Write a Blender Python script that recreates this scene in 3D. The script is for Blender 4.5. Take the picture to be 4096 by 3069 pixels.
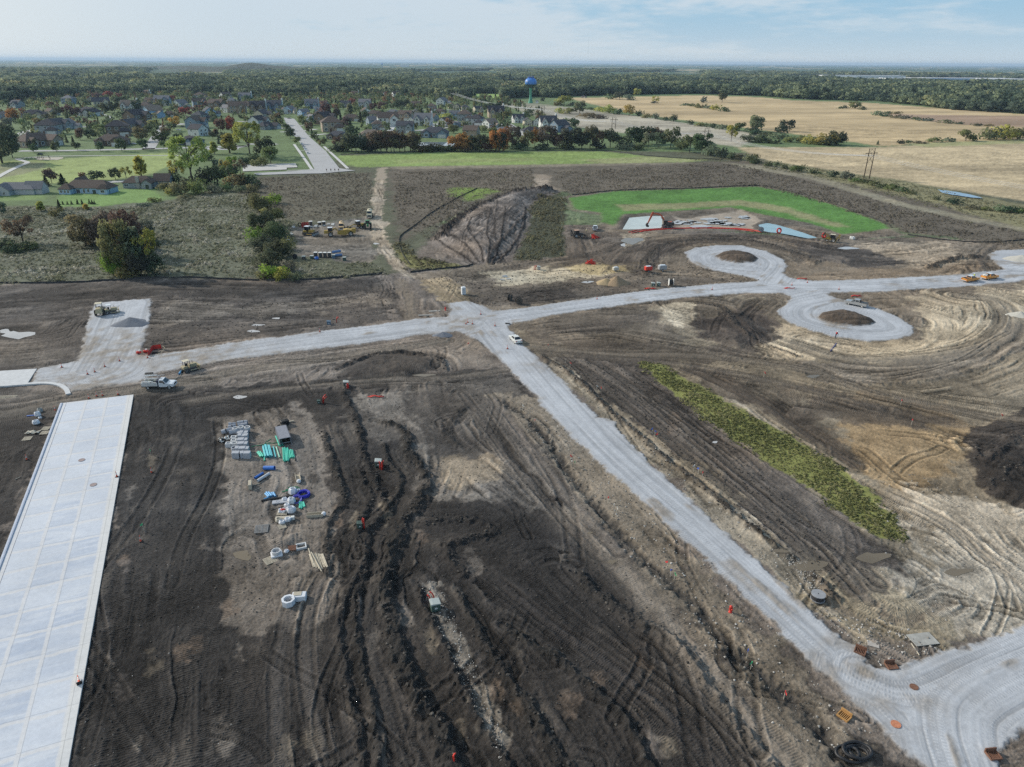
# construction site seen from the air; parts: camera and light, ground, paving and vegetation builders, woods/houses/trees, weeds/power line/tower/haze, vehicles and site objects, stores
import bpy,bmesh,math,random,colorsys
import numpy as np
from mathutils import Vector,Matrix,Euler
sc=bpy.context.scene
for o in list(bpy.data.objects):bpy.data.objects.remove(o)
C=sc.collection
rad=math.radians
F,CX,CY,CAMH=2840.0,2048.0,1534.5,62.0
PITCH,ROLL=rad(24.35),rad(0.36)
cam_d=bpy.data.cameras.new('camera');cam=bpy.data.objects.new('camera',cam_d);C.objects.link(cam)
cam_d.sensor_width=36.0;cam_d.lens=36.0*F/4096.0
cam_d.clip_start=0.5;cam_d.clip_end=200000
_R0=Vector((1,0,0));_U0=Vector((0,math.sin(PITCH),math.cos(PITCH)));_F0=Vector((0,math.cos(PITCH),-math.sin(PITCH)))
_cr,_sr=math.cos(ROLL),math.sin(ROLL)
_X=_cr*_R0+_sr*_U0;_Y=-_sr*_R0+_cr*_U0
cam.matrix_world=Matrix(((_X[0],_Y[0],-_F0[0],0),(_X[1],_Y[1],-_F0[1],0),(_X[2],_Y[2],-_F0[2],CAMH),(0,0,0,1)))
sc.camera=cam
sc.render.resolution_x,sc.render.resolution_y=1024,767
SUN_EL,SUN_ROT=rad(28),rad(-66)
sun_to=Vector((math.sin(SUN_ROT)*math.cos(SUN_EL),math.cos(SUN_ROT)*math.cos(SUN_EL),math.sin(SUN_EL)))
sl=bpy.data.lights.new('sun','SUN');sl.energy=3.8;sl.angle=rad(1.2);sl.color=(1.0,0.93,0.82)
so=bpy.data.objects.new('sun',sl);C.objects.link(so);so.rotation_euler=(-sun_to).to_track_quat('-Z','Y').to_euler()
wd=bpy.data.worlds.new('World');sc.world=wd;wd.use_nodes=True
def build_world():
 nt=wd.node_tree;N=nt.nodes;L=nt.links;N.clear()
 out=N.new('ShaderNodeOutputWorld');bg=N.new('ShaderNodeBackground');bg.inputs[1].default_value=0.122
 sky=N.new('ShaderNodeTexSky');sky.sky_type='NISHITA';sky.sun_disc=False
 sky.sun_elevation=SUN_EL;sky.sun_rotation=SUN_ROT;sky.altitude=100;sky.air_density=1.0;sky.dust_density=1.2;sky.ozone_density=1.3
 tc=N.new('ShaderNodeTexCoord');sep=N.new('ShaderNodeSeparateXYZ');L.new(tc.outputs['Generated'],sep.inputs[0])
 def M(op,a,b=None,c=None):
  m=N.new('ShaderNodeMath');m.operation=op
  for i,v in enumerate((a,b,c)):
   if v is None:continue
   if isinstance(v,(int,float)):m.inputs[i].default_value=v
   else:L.new(v,m.inputs[i])
  return m.outputs[0]
 az=M('ARCTAN2',sep.outputs[0],sep.outputs[1]);el=M('MAXIMUM',sep.outputs[2],0.0)
 cb=N.new('ShaderNodeCombineXYZ');L.new(M('MULTIPLY',az,5.0),cb.inputs[0]);L.new(M('MULTIPLY',M('POWER',el,0.7),16.0),cb.inputs[1])
 n1=N.new('ShaderNodeTexNoise');L.new(cb.outputs[0],n1.inputs[0]);n1.inputs['Scale'].default_value=0.9;n1.inputs['Detail'].default_value=8;n1.inputs['Roughness'].default_value=0.55;n1.inputs['Distortion'].default_value=0.3
 n2=N.new('ShaderNodeTexNoise');L.new(cb.outputs[0],n2.inputs[0]);n2.inputs['Scale'].default_value=7.0;n2.inputs['Detail'].default_value=5;n2.inputs['Roughness'].default_value=0.6
 def R(v,a,b,c,d):
  mr=N.new('ShaderNodeMapRange');L.new(v,mr.inputs[0]);mr.interpolation_type='SMOOTHSTEP'
  for i,x in enumerate((a,b,c,d)):mr.inputs[i+1].default_value=x
  return mr.outputs[0]
 def X(f,a,b):
  mx=N.new('ShaderNodeMix');mx.data_type='RGBA';L.new(f,mx.inputs[0]);L.new(a,mx.inputs[6]);mx.inputs[7].default_value=(*b,1);return mx.outputs[2]
 cool=X(M('ADD',0.85,M('MULTIPLY',el,-0.9)),sky.outputs[0],(1.75,3.9,5.9))
 side=M('MULTIPLY',az,-0.42)
 c=M('ADD',M('ADD',M('MULTIPLY',n1.outputs[0],0.95),M('MULTIPLY',n2.outputs[0],0.30)),side)
 cl=M('MULTIPLY',R(c,0.40,0.66,0.0,0.95),R(el,0.0,0.09,0.75,1.0))
 c2=X(cl,cool,(4.7,5.45,6.1))
 hzn=X(M('MULTIPLY',M('POWER',2.718,M('MULTIPLY',el,-26.0)),0.9),c2,(5.5,5.9,6.0))
 glow=X(M('MULTIPLY',R(az,-0.30,-0.75,0.0,0.75),R(el,0.0,0.5,1.0,0.4)),hzn,(6.3,6.6,6.6))
 L.new(glow,bg.inputs[0]);L.new(bg.outputs[0],out.inputs[0])
build_world()
sc.view_settings.view_transform='Standard';sc.view_settings.look='None';sc.view_settings.exposure=0.08;sc.view_settings.gamma=1.0;sc.view_settings.use_curve_mapping=False
try:
 sc.cycles.use_denoising=False;sc.cycles.max_bounces=5;sc.cycles.diffuse_bounces=2;sc.cycles.glossy_bounces=2;sc.cycles.transparent_max_bounces=6
 sc.cycles.transmission_bounces=3;sc.cycles.volume_bounces=0;sc.cycles.caustics_reflective=False;sc.cycles.caustics_refractive=False
except Exception:pass
def P(px,py,z=0.0):
 x=(px-CX)/F;y=-(py-CY)/F
 x,y=x*_cr-y*_sr,x*_sr+y*_cr
 dy=math.cos(PITCH)+y*math.sin(PITCH);dz=-math.sin(PITCH)+y*math.cos(PITCH)
 t=(z-CAMH)/dz
 return(x*t,dy*t)
K=4096.0/2211.0
def PO(pts):return[P(a*K,max(b*K,257.0+(a*K-2048)*.0063))for a,b in pts]
def PF(pts):return[P(a,b)for a,b in pts]
def heading(a,b):
 p,q=P(*a),P(*b);return math.atan2(q[1]-p[1],q[0]-p[0])
def lin(c):
 return tuple(((v/255)/12.92 if v<=10 else(((v/255)+.055)/1.055)**2.4)for v in c)
MATS={}
def nodes_of(m):
 m.use_nodes=True;nt=m.node_tree;nt.nodes.clear()
 o=nt.nodes.new('ShaderNodeOutputMaterial');b=nt.nodes.new('ShaderNodeBsdfPrincipled');nt.links.new(b.outputs[0],o.inputs[0])
 return nt,b
def noise(nt,scale,detail=4,rough=.6,coord=None,dist=0):
 n=nt.nodes.new('ShaderNodeTexNoise');n.inputs['Scale'].default_value=scale;n.inputs['Detail'].default_value=detail;n.inputs['Roughness'].default_value=rough;n.inputs['Distortion'].default_value=dist
 if coord is not None:nt.links.new(coord,n.inputs[0])
 return n.outputs[0]
def mixc(nt,fac,a,b,mode='MIX'):
 m=nt.nodes.new('ShaderNodeMix');m.data_type='RGBA';m.blend_type=mode
 for s,v in((0,fac),(6,a),(7,b)):
  if isinstance(v,(int,float)):m.inputs[s].default_value=v
  elif isinstance(v,tuple):m.inputs[s].default_value=(*v,1)if len(v)==3 else v
  else:nt.links.new(v,m.inputs[s])
 return m.outputs[2]
def mth(nt,op,a,b=None,c=None,clamp=False):
 m=nt.nodes.new('ShaderNodeMath');m.operation=op;m.use_clamp=clamp
 for i,v in enumerate((a,b,c)):
  if v is None:continue
  if isinstance(v,(int,float)):m.inputs[i].default_value=v
  else:nt.links.new(v,m.inputs[i])
 return m.outputs[0]
def mrange(nt,v,a,b,c,d):
 m=nt.nodes.new('ShaderNodeMapRange');nt.links.new(v,m.inputs[0])
 for i,x in enumerate((a,b,c,d)):m.inputs[i+1].default_value=x
 return m.outputs[0]
def mat(name,rgb,rough=.6,metal=0.0,dirt=.25,scale=3.0,objcol=False,spec=.4,dust=0.0,coat=0.0):
 """rgb = linear base colour; patchy tone from object-space noise; optional object colour and dust"""
 if name in MATS:return MATS[name]
 m=bpy.data.materials.new(name);nt,b=nodes_of(m)
 tc=nt.nodes.new('ShaderNodeTexCoord')
 n=noise(nt,scale,5,.65,tc.outputs['Object'])
 f=mrange(nt,n,.3,.7,1-dirt,1+dirt*.5)
 if objcol:
  oi=nt.nodes.new('ShaderNodeObjectInfo');base=oi.outputs['Color']
 else:base=tuple(rgb)
 cmb=nt.nodes.new('ShaderNodeCombineXYZ')
 for i in range(3):nt.links.new(f,cmb.inputs[i])
 col=mixc(nt,1.0,base,cmb.outputs[0],'MULTIPLY')
 if dust:
  n2=noise(nt,scale*.7,6,.7,tc.outputs['Object'])
  col=mixc(nt,mrange(nt,n2,.42,.72,0,dust),col,(.17,.14,.11))
 nt.links.new(col,b.inputs['Base Color']);b.inputs['Roughness'].default_value=rough;b.inputs['Metallic'].default_value=metal;b.inputs['Specular IOR Level'].default_value=spec
 if coat:b.inputs['Coat Weight'].default_value=coat;b.inputs['Coat Roughness'].default_value=.08
 MATS[name]=m;return m
class MB:
 def __init__(s):s.v=[];s.f=[]
 def add(s,vs,fs):
  o=len(s.v);s.v+=[tuple(v)for v in vs];s.f+=[tuple(i+o for i in f)for f in fs];return s
 def box(s,c,d,r=None,taper=(1,1),ch=0.0):
  x,y,z=d[0]/2,d[1]/2,d[2]/2;tx,ty=taper
  if ch:
   k=ch;vs=[];n=8
   for(zz,kk,sx,sy)in((-z,k,1,1),(-z+k,0,1,1),(z-k,0,tx,ty),(z,k,tx,ty)):
    a,b=x*sx,y*sy
    for(px,py)in((a-kk-k,b-kk),(a-kk,b-kk-k),(a-kk,-b+kk+k),(a-kk-k,-b+kk),(-a+kk+k,-b+kk),(-a+kk,-b+kk+k),(-a+kk,b-kk-k),(-a+kk+k,b-kk)):vs.append((px,py,zz))
   fs=[tuple(range(n)),tuple(range(4*n-1,3*n-1,-1))]
   for j in range(3):
    for i in range(n):fs.append((j*n+i,(j+1)*n+i,(j+1)*n+(i+1)%n,j*n+(i+1)%n))
  else:
   vs=[(-x,-y,-z),(x,-y,-z),(x,y,-z),(-x,y,-z),(-x*tx,-y*ty,z),(x*tx,-y*ty,z),(x*tx,y*ty,z),(-x*tx,y*ty,z)]
   fs=[(0,3,2,1),(4,5,6,7),(0,1,5,4),(1,2,6,5),(2,3,7,6),(3,0,4,7)]
  m=Matrix.Translation(c)
  if r is not None:m=m@Euler(r).to_matrix().to_4x4()
  return s.add([m@Vector(v)for v in vs],fs)
 def cyl(s,a,b,r,n=12,r2=None,caps=True):
  a,b=Vector(a),Vector(b);d=(b-a).normalized();t=Vector((0,0,1))if abs(d.z)<.9 else Vector((1,0,0))
  u=d.cross(t).normalized();w=d.cross(u);r2=r if r2 is None else r2
  vs=[a+(u*math.cos(i*2*math.pi/n)+w*math.sin(i*2*math.pi/n))*r for i in range(n)]+[b+(u*math.cos(i*2*math.pi/n)+w*math.sin(i*2*math.pi/n))*r2 for i in range(n)]
  fs=[(i,(i+1)%n,n+(i+1)%n,n+i)for i in range(n)]
  if caps:fs+=[tuple(range(n-1,-1,-1)),tuple(range(n,2*n))]
  return s.add(vs,fs)
 def pipe(s,a,b,r,t,n=16):
  a,b=Vector(a),Vector(b);d=(b-a).normalized();q=Vector((0,0,1))if abs(d.z)<.9 else Vector((1,0,0))
  u=d.cross(q).normalized();w=d.cross(u);vs=[]
  for p,rr in((a,r),(b,r),(b,r-t),(a,r-t)):
   vs+=[p+(u*math.cos(i*2*math.pi/n)+w*math.sin(i*2*math.pi/n))*rr for i in range(n)]
  fs=[]
  for k in range(4):
   for i in range(n):fs.append((k*n+i,k*n+(i+1)%n,((k+1)%4)*n+(i+1)%n,((k+1)%4)*n+i))
  return s.add(vs,fs)
 def prism(s,prof,y0,y1,axis='y'):
  n=len(prof);f=(lambda x,y,z:(x,y,z))if axis=='y' else((lambda x,y,z:(y,x,z))if axis=='x' else(lambda x,y,z:(x,z,y)))
  vs=[f(x,y0,z)for x,z in prof]+[f(x,y1,z)for x,z in prof]
  fs=[tuple(range(n)),tuple(range(2*n-1,n-1,-1))]+[(i,n+i,n+(i+1)%n,(i+1)%n)for i in range(n)]
  return s.add(vs,fs)
 def lathe(s,prof,n=24,c=(0,0,0)):
  vs=[];k=len(prof)
  for i in range(n):
   a=2*math.pi*i/n
   for r,z in prof:vs.append((c[0]+r*math.cos(a),c[1]+r*math.sin(a),c[2]+z))
  fs=[(i*k+j,((i+1)%n)*k+j,((i+1)%n)*k+j+1,i*k+j+1)for i in range(n)for j in range(k-1)]
  return s.add(vs,fs)
 def tube(s,pts,r,n=6,closed=False):
  pts=[Vector(p)for p in pts];m=len(pts);vs=[]
  for i,p in enumerate(pts):
   d=(pts[(i+1)%m]-pts[i-1])if(closed or 0<i<m-1)else(pts[1]-pts[0]if i==0 else pts[-1]-pts[-2])
   d.normalize();t=Vector((0,0,1))if abs(d.z)<.95 else Vector((1,0,0));u=d.cross(t).normalized();w=d.cross(u)
   rr=r[i]if isinstance(r,(list,tuple))else r
   vs+=[p+(u*math.cos(j*2*math.pi/n)+w*math.sin(j*2*math.pi/n))*rr for j in range(n)]
  fs=[(i*n+j,i*n+(j+1)%n,((i+1)%m)*n+(j+1)%n,((i+1)%m)*n+j)for i in range(m if closed else m-1)for j in range(n)]
  if not closed:fs+=[tuple(range(n-1,-1,-1)),tuple(range((m-1)*n,m*n))]
  return s.add(vs,fs)
 def xf(s,m):
  s.v=[tuple(m@Vector(v))for v in s.v];return s
 def mesh(s,name,m=None,smooth=False):
  me=bpy.data.meshes.new(name);me.from_pydata(s.v,[],s.f)
  bm=bmesh.new();bm.from_mesh(me);bmesh.ops.recalc_face_normals(bm,faces=bm.faces);bm.to_mesh(me);bm.free()
  if m:me.materials.append(m)
  if smooth:me.shade_smooth()
  return me
 def build(s,name,m=None,parent=None,smooth=False,loc=None):
  o=bpy.data.objects.new(name,s.mesh(name,m,smooth));C.objects.link(o)
  if parent is not None:o.parent=parent
  if loc is not None:o.location=loc
  return o
def tag(o,label=None,cat=None,group=None,kind=None):
 for k,v in(('label',label),('category',cat),('group',group),('kind',kind)):
  if v:o[k]=v
 return o
def thing(name,label,cat,loc=(0,0,0),rz=0.0,group=None):
 o=bpy.data.objects.new(name,None);C.objects.link(o);o.empty_display_size=.3
 o.location=loc;o.rotation_euler=(0,0,rz);return tag(o,label,cat,group)
KIDS={}
def kids(o):return[c for c in o.children]
def dup(root,loc,rz,label,group=None,scale=None,ch=None):
 r=root.copy();C.objects.link(r);r.location=loc;r.rotation_euler=(0,0,rz)
 if scale is not None:r.scale=(scale,)*3 if isinstance(scale,(int,float))else scale
 if label:r['label']=label
 if group:r['group']=group
 for c0 in(ch if ch is not None else list(root.children)):
  c=c0.copy();C.objects.link(c);c.parent=r
  for g in list(c0.children):
   d=g.copy();C.objects.link(d);d.parent=c
 return r
ORD=['first','second','third','fourth','fifth','sixth','seventh','eighth','ninth','tenth','eleventh','twelfth','thirteenth','fourteenth','fifteenth','sixteenth','seventeenth','eighteenth','nineteenth','twentieth']
TENS={2:'twenty',3:'thirty',4:'forty',5:'fifty',6:'sixty'}
def nth(i):
 if i<20:return ORD[i]
 t,u=divmod(i+1,10)
 return({2:'twentieth',3:'thirtieth',4:'fortieth',5:'fiftieth',6:'sixtieth'}[t]if u==0 else TENS[t]+'-'+ORD[u-1])
KK=0.92
def alb(c):return np.array(lin(c))/KK
def _h(ix,iy,s):
 n=(ix.astype(np.int64)*374761393+iy.astype(np.int64)*668265263+s*974634777)&0xffffffff
 n=((n^(n>>13))*1274126177)&0xffffffff
 return((n^(n>>16))&0xffff).astype(np.float32)/65535.0
def vn(x,y,s=0):
 ix=np.floor(x);iy=np.floor(y);fx=(x-ix).astype(np.float32);fy=(y-iy).astype(np.float32)
 fx=fx*fx*(3-2*fx);fy=fy*fy*(3-2*fy);ix=ix.astype(np.int64);iy=iy.astype(np.int64)
 a=_h(ix,iy,s);b=_h(ix+1,iy,s);c=_h(ix,iy+1,s);d=_h(ix+1,iy+1,s)
 return(a+(b-a)*fx)*(1-fy)+(c+(d-c)*fx)*fy
def fbm(x,y,o=4,s=0,g=.5):
 t=0;a=1.0;w=0
 for i in range(o):
  t=t+a*vn(x*2**i+17.3*i,y*2**i-9.1*i,s+i);w+=a;a*=g
 return t/w
def sstep(a,b,x):
 t=np.clip((x-a)/(b-a),0,1);return t*t*(3-2*t)
def sdpoly(pts,X,Y):
 """signed distance in metres, positive inside"""
 p=np.array(pts);n=len(p);D=np.full(X.shape,1e9,np.float32);ins=np.zeros(X.shape,bool)
 for i in range(n):
  ax,ay=p[i];bx,by=p[(i+1)%n];ex,ey=bx-ax,by-ay;l2=ex*ex+ey*ey+1e-9
  t=np.clip(((X-ax)*ex+(Y-ay)*ey)/l2,0,1);dx=X-ax-t*ex;dy=Y-ay-t*ey
  D=np.minimum(D,dx*dx+dy*dy)
  if ay!=by:ins^=((ay>Y)!=(by>Y))&(X<(bx-ax)*(Y-ay)/(by-ay)+ax)
 D=np.sqrt(D);return np.where(ins,D,-D)
def smooth_line(pts,k=4):
 p=np.array(pts,float);
 if len(p)<3:return p
 q=np.vstack([2*p[0]-p[1],p,2*p[-1]-p[-2]]);out=[]
 for i in range(1,len(q)-2):
  for t in np.linspace(0,1,k,endpoint=False):
   a,b,c,d=q[i-1],q[i],q[i+1],q[i+2]
   out.append(.5*(2*b+(c-a)*t+(2*a-5*b+4*c-d)*t*t+(3*b-a-3*c+d)*t**3))
 out.append(p[-1]);return np.array(out)
def pline(pts,X,Y):
 """signed offset v and run u along a polyline"""
 p=np.array(pts);D=np.full(X.shape,1e12,np.float32);U=np.zeros(X.shape,np.float32);V=np.zeros(X.shape,np.float32);acc=0.0
 for i in range(len(p)-1):
  ax,ay=p[i];ex,ey=p[i+1]-p[i];l2=ex*ex+ey*ey+1e-9;l=math.sqrt(l2)
  tr=((X-ax)*ex+(Y-ay)*ey)/l2;t=np.clip(tr,0,1);dx=X-ax-t*ex;dy=Y-ay-t*ey;d=dx*dx+dy*dy
  m=d<D;D[m]=d[m];U[m]=(acc+tr*l)[m];V[m]=(np.sqrt(d)*np.sign(ex*(Y-ay)-ey*(X-ax)))[m];acc+=l
 return V,U
_rows=np.concatenate([np.arange(3330,640,-3.0),np.arange(640,300,-3.0),np.arange(300,251.2,-1.5)])
_cols=np.arange(-470,4570,3.5)
def make_grid():
 yn=-(_rows-CY)/F;xn=(_cols-CX)/F
 dy=math.cos(PITCH)+yn*math.sin(PITCH);dz=-math.sin(PITCH)+yn*math.cos(PITCH);t=CAMH/-dz
 X=xn[None,:]*t[:,None];Y=np.repeat((dy*t)[:,None],len(xn),1)
 return X.ravel(),Y.ravel()
GX,GY=make_grid();NR,NC=len(_rows),len(_cols);NV=NR*NC
GR=np.hypot(GX,GY)
col=np.zeros((NV,3),np.float32);hz=np.zeros(NV,np.float32);TR=np.zeros(NV,np.float32);TU=np.zeros(NV,np.float32);RG=np.zeros(NV,np.int16);SOIL=np.zeros(NV,np.float32);VEG=np.zeros(NV,np.float32)
J1=fbm(GX/2.3,GY/2.3,4,3)-.5;J2=fbm(GX/9,GY/9,4,7)-.5;J3=np.where(GR<300,fbm(GX/.7,GY/.7,2,5)-.5,0)
def sel(pts,mg):
 p=np.array(pts);return np.nonzero((GX>p[:,0].min()-mg)&(GX<p[:,0].max()+mg)&(GY>p[:,1].min()-mg)&(GY<p[:,1].max()+mg))[0]
def region(pts,rgb=None,feather=.6,jit=1.5,big=0.0,amt=1.0,rid=None,soil=None,veg=None):
 if np.hypot(*np.mean(pts,0))<330:feather=max(.4,feather*.4)
 i=sel(pts,feather+jit+big+2);s=sdpoly(pts,GX[i],GY[i])+J1[i]*2.4*jit+J2[i]*2.4*big+J3[i]*1.2*min(1,jit)
 w=sstep(-feather,feather,s)*amt
 if rgb is not None:col[i]=col[i]*(1-w[:,None])+alb(rgb)*w[:,None]
 if rid is not None:RG[i[s>0]]=rid
 if soil is not None:SOIL[i]=SOIL[i]*(1-w)+soil*w
 if veg is not None:VEG[i]=VEG[i]*(1-w)+veg*w
 return i,s,w
G_GRAVEL,G_LAWN,G_FIELD=1,2,3
DK,DB,MD,TN,PL=(57,54,52),(80,74,69),(107,99,92),(143,130,113),(171,161,147)
def paint_ground():
 far=GR>300
 col[:]=alb(MD);SOIL[:]=1
 col[far]=alb((92,104,78));SOIL[GR>480]=0
 region(PO([(-300,445),(-300,300),(2500,300),(2500,560),(1960,500),(1800,445),(1630,400),(1240,420),(1200,410),(1000,430),(860,590),(700,603),(420,601),(250,605),(-300,625)]),(88,90,74),2,2,soil=0,veg=1)
 region(PO([(-300,142),(2600,142),(2600,330),(1600,330),(1300,326),(740,333),(700,372),(560,380),(400,425),(345,440),(210,446),(-300,446)]),(98,114,78),3,2,soil=0,veg=0)
 region(PO([(-200,352),(60,347),(380,329),(390,345),(330,375),(200,395),(-200,400)]),(140,152,98),2,1,rid=G_LAWN)
 region(PO([(-200,372),(40,352),(60,350),(100,352),(100,362),(40,378),(-100,405)]),(128,130,100),3,2)
 region(PO([(120,430),(150,412),(330,408),(352,425),(340,437),(210,446),(130,446)]),(112,138,82),2,2,rid=G_LAWN)
 region(PO([(-100,425),(100,423),(100,432),(-100,440)]),(112,132,84),2,2,rid=G_LAWN)
 region(PO([(725,337),(880,331),(1300,327),(1400,338),(1530,345),(1480,351),(1100,357),(780,361),(745,357)]),(124,142,84),3,3,rid=G_LAWN)
 region(PO([(1250,345),(1400,338),(1530,345),(1480,350),(1300,354)]),(138,142,100),4,3)
 region(PO([(850,345),(1150,341),(1150,348),(860,354)]),(140,145,100),5,3,amt=.6)
 i,s,w=region(PO([(1588,318),(1900,318),(2250,300),(2400,330),(2400,470),(2250,440),(1960,395),(1700,355),(1640,343)]),(172,156,127),4,3,rid=G_FIELD)
 region(PO([(1225,212),(1390,209),(1500,206),(1640,210),(1710,217),(1870,222),(2250,250),(2600,260),(2600,300),(2250,300),(1900,316),(1830,305),(1600,275),(1400,250),(1290,228)]),(176,156,122),6,4,rid=G_FIELD)
 region(PO([(1080,224),(1230,232),(1400,254),(1640,290),(1600,318),(1450,300),(1300,282),(1215,270)]),(160,153,138),6,4,rid=G_FIELD)
 region(PO([(1080,224),(1150,222),(1330,245),(1290,262),(1150,245)]),(140,136,122),8,6,amt=.7)
 region(PO([(1900,246),(2250,252),(2600,256),(2600,285),(2250,276),(2050,268)]),(150,128,108),6,4,rid=G_FIELD)
 region(PO([(1950,310),(2250,300),(2250,308),(2000,318)]),(150,148,108),6,4)
 region(PO([(330,152),(395,148),(470,152),(450,160),(340,160)]),(178,158,140),10,4,rid=G_FIELD)
 region(PO([(1010,203),(1090,204),(1085,214),(1020,214)]),(136,160,96),10,4,rid=G_LAWN)
 f=np.nonzero(RG==G_FIELD)[0];x,y=GX[f],GY[f]
 a=rad(-12);q=x*math.sin(a)+y*math.cos(a);pr=x*math.cos(a)-y*math.sin(a)
 st=fbm(q/7,pr/160,4,21)-.5;st2=fbm(q/45,pr/420,3,22)-.5
 col[f]*=(1+st*.62+st2*.75)[:,None]
 region(PO([(830,362),(1500,351),(1640,345),(1960,395),(2250,460),(2400,560),(1960,502),(1800,447),(1630,402),(1240,420),(1200,410),(1090,420),(860,520),(845,440)]),(98,91,81),3,3,3,veg=2)
 region(PO([(560,384),(760,374),(810,372),(800,470),(650,480),(600,470),(520,420)]),(94,90,78),3,3,3,veg=2)
 region(PO([(1640,345),(1960,392),(2250,450),(2450,500),(2450,560),(2211,500),(2000,435),(1800,392),(1700,365)]),(124,120,92),3,3,3,veg=3)
 region(PO([(1560,350),(1700,362),(1960,440),(2211,492),(2211,500),(1960,452),(1740,385),(1600,362)]),(136,130,112),2,2,amt=.8,veg=0,soil=.6)
 region(PO([(-300,452),(140,452),(500,420),(560,440),(540,600),(420,600),(250,604),(-300,622)]),(98,101,86),3,3,3,veg=1)
 region(PO([(850,535),(890,555),(1000,575),(960,585),(880,580)]),(112,110,72),2,2,2,veg=4)
 region(PO([(965,405),(1050,408),(1075,415),(1010,435),(975,425)]),(108,126,66),3,3,3,veg=4)
 region(PO([(633,492),(800,468),(818,560),(780,568),(640,552),(628,520)]),(112,106,98),3,3,2,soil=1,veg=0)
 i,s,w=region(PO([(812,362),(838,362),(832,400),(828,460),(838,520),(860,565),(905,600),(880,606),(845,580),(808,530),(798,470),(806,410)]),(150,139,124),2,2,2,soil=1,veg=0)
 region(PO([(838,360),(1480,351),(1480,354),(1100,362),(850,366)]),(134,126,110),3,3,amt=.8,soil=.5,veg=0)
 region(PO([(1155,375),(1190,380),(1185,400),(1215,412),(1190,416),(1150,405)]),(138,126,112),2,2,soil=1,veg=0)
 region(PO([(925,525),(1005,455),(1085,420),(1185,408),(1215,414),(1160,436),(1148,490),(1115,550),(1060,574),(985,560)]),(108,100,94),2,1,soil=1,veg=0)
 region(PO([(1150,440),(1200,420),(1222,430),(1218,500),(1225,552),(1130,565),(1108,560),(1140,500)]),(70,72,58),2,2,1,soil=0,veg=2)
 region(PO([(1215,425),(1235,455),(1300,465),(1290,500),(1345,500),(1640,500),(1830,520),(1960,510),(1920,490),(1800,440),(1640,400),(1500,405),(1330,410)]),(108,100,90),2,2,soil=1,veg=0)
 region(PO([(1228,428),(1330,413),(1500,408),(1632,403),(1700,414),(1800,443),(1905,482),(1920,494),(1822,506),(1740,480),(1640,462),(1580,448),(1420,458),(1345,464),(1325,487),(1298,481),(1300,460),(1240,452)]),(84,120,62),1.5,1.2,rid=G_LAWN,soil=0,veg=5)
 region(PO([(1330,442),(1450,440),(1600,432),(1700,448),(1840,492),(1800,490),(1700,462),(1600,444),(1450,452),(1350,456)]),(140,134,104),2.5,1.5,1.5,amt=.8)
 region(PO([(1430,462),(1480,470),(1600,452),(1650,478),(1640,492),(1550,494),(1440,494),(1410,492)]),(150,140,128),2,1.5,soil=.3)
 for pl in(PO([(1328,497),(1348,463),(1440,460),(1480,482),(1425,497)]),PO([(1620,484),(1655,475),(1700,484),(1790,514),(1740,519),(1638,500)])):region(pl,(92,85,78),.8,.8,amt=.85)
 region(PO([(-300,625),(120,612),(330,601),(600,608),(830,592),(850,640),(840,690),(700,712),(500,735),(350,755),(200,790),(60,795),(-300,850)]),(82,77,73),1.5,2,4,soil=1,veg=0)
 region(PO([(-300,640),(0,632),(330,605),(600,612),(830,596),(830,622),(660,645),(500,640),(330,640),(100,655),(-300,690)]),DK,2,3,5,amt=.85)
 region(PO([(330,650),(520,655),(800,640),(830,650),(700,672),(500,690),(340,700)]),(122,114,105),3,3,5,amt=.75)
 region(PO([(-100,735),(60,735),(150,770),(100,790),(-100,795)]),(96,90,84),3,3,3)
 region(PO([(880,592),(1020,574),(1225,552),(1260,500),(1340,496),(1760,520),(2000,510),(2500,560),(2500,700),(2000,760),(1600,760),(1100,760),(1040,660),(960,655)]),(112,102,90),1.5,2,3,soil=1,veg=0)
 region(PO([(900,605),(960,600),(1040,640),(1000,655),(965,655),(930,640)]),(146,131,108),2,2,2)
 region(PO([(1050,590),(1150,580),(1300,570),(1340,590),(1200,610),(1080,618)]),(176,164,142),2,3,4,amt=.9)
 region(PO([(1200,575),(1380,565),(1380,590),(1250,595)]),(158,142,104),3,3,4,amt=.7)
 region(PO([(1230,505),(1330,500),(1460,530),(1440,560),(1330,570),(1240,560)]),(90,82,75),2,3,3,amt=.8)
 region(PO([(1340,505),(1400,505),(1385,525),(1350,535)]),(162,150,132),1,1,1,amt=.9)
 region(PO([(1240,640),(1500,610),(1500,622),(1250,648)]),(84,78,71),2,2,2,amt=.7)
 region(PO([(1700,520),(1850,530),(1980,570),(1860,580),(1750,565)]),(72,68,66),2,3,3,amt=.85)
 region(PO([(1850,530),(2050,520),(2100,560),(2050,590),(1900,590),(1960,570)]),(154,140,122),3,3,4,amt=.8)
 region(PO([(1720,600),(1800,585),(2000,575),(2130,570),(2100,588),(1900,600),(1760,606)]),(120,106,90),2,2,3,amt=.8)
 for pl,tn,am in(([(1330,565),(1400,522),(1480,508),(1640,508),(1640,519),(1500,528),(1430,548),(1405,585),(1360,592)],(74,67,61),.85),([(1000,606),(1100,622),(1250,612),(1450,598),(1600,602),(1550,610),(1300,636),(1080,660),(1020,650)],(90,82,74),.8),([(1090,630),(1240,622),(1230,648),(1110,662)],(70,64,59),.8),([(1225,500),(1260,495),(1275,560),(1235,575),(1180,585),(1225,555)],(82,75,68),.8),([(1500,515),(1700,522),(1760,560),(1720,575),(1700,545),(1600,525)],(78,72,66),.8)):region(PO(pl),tn,1,2,2,amt=am)
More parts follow.
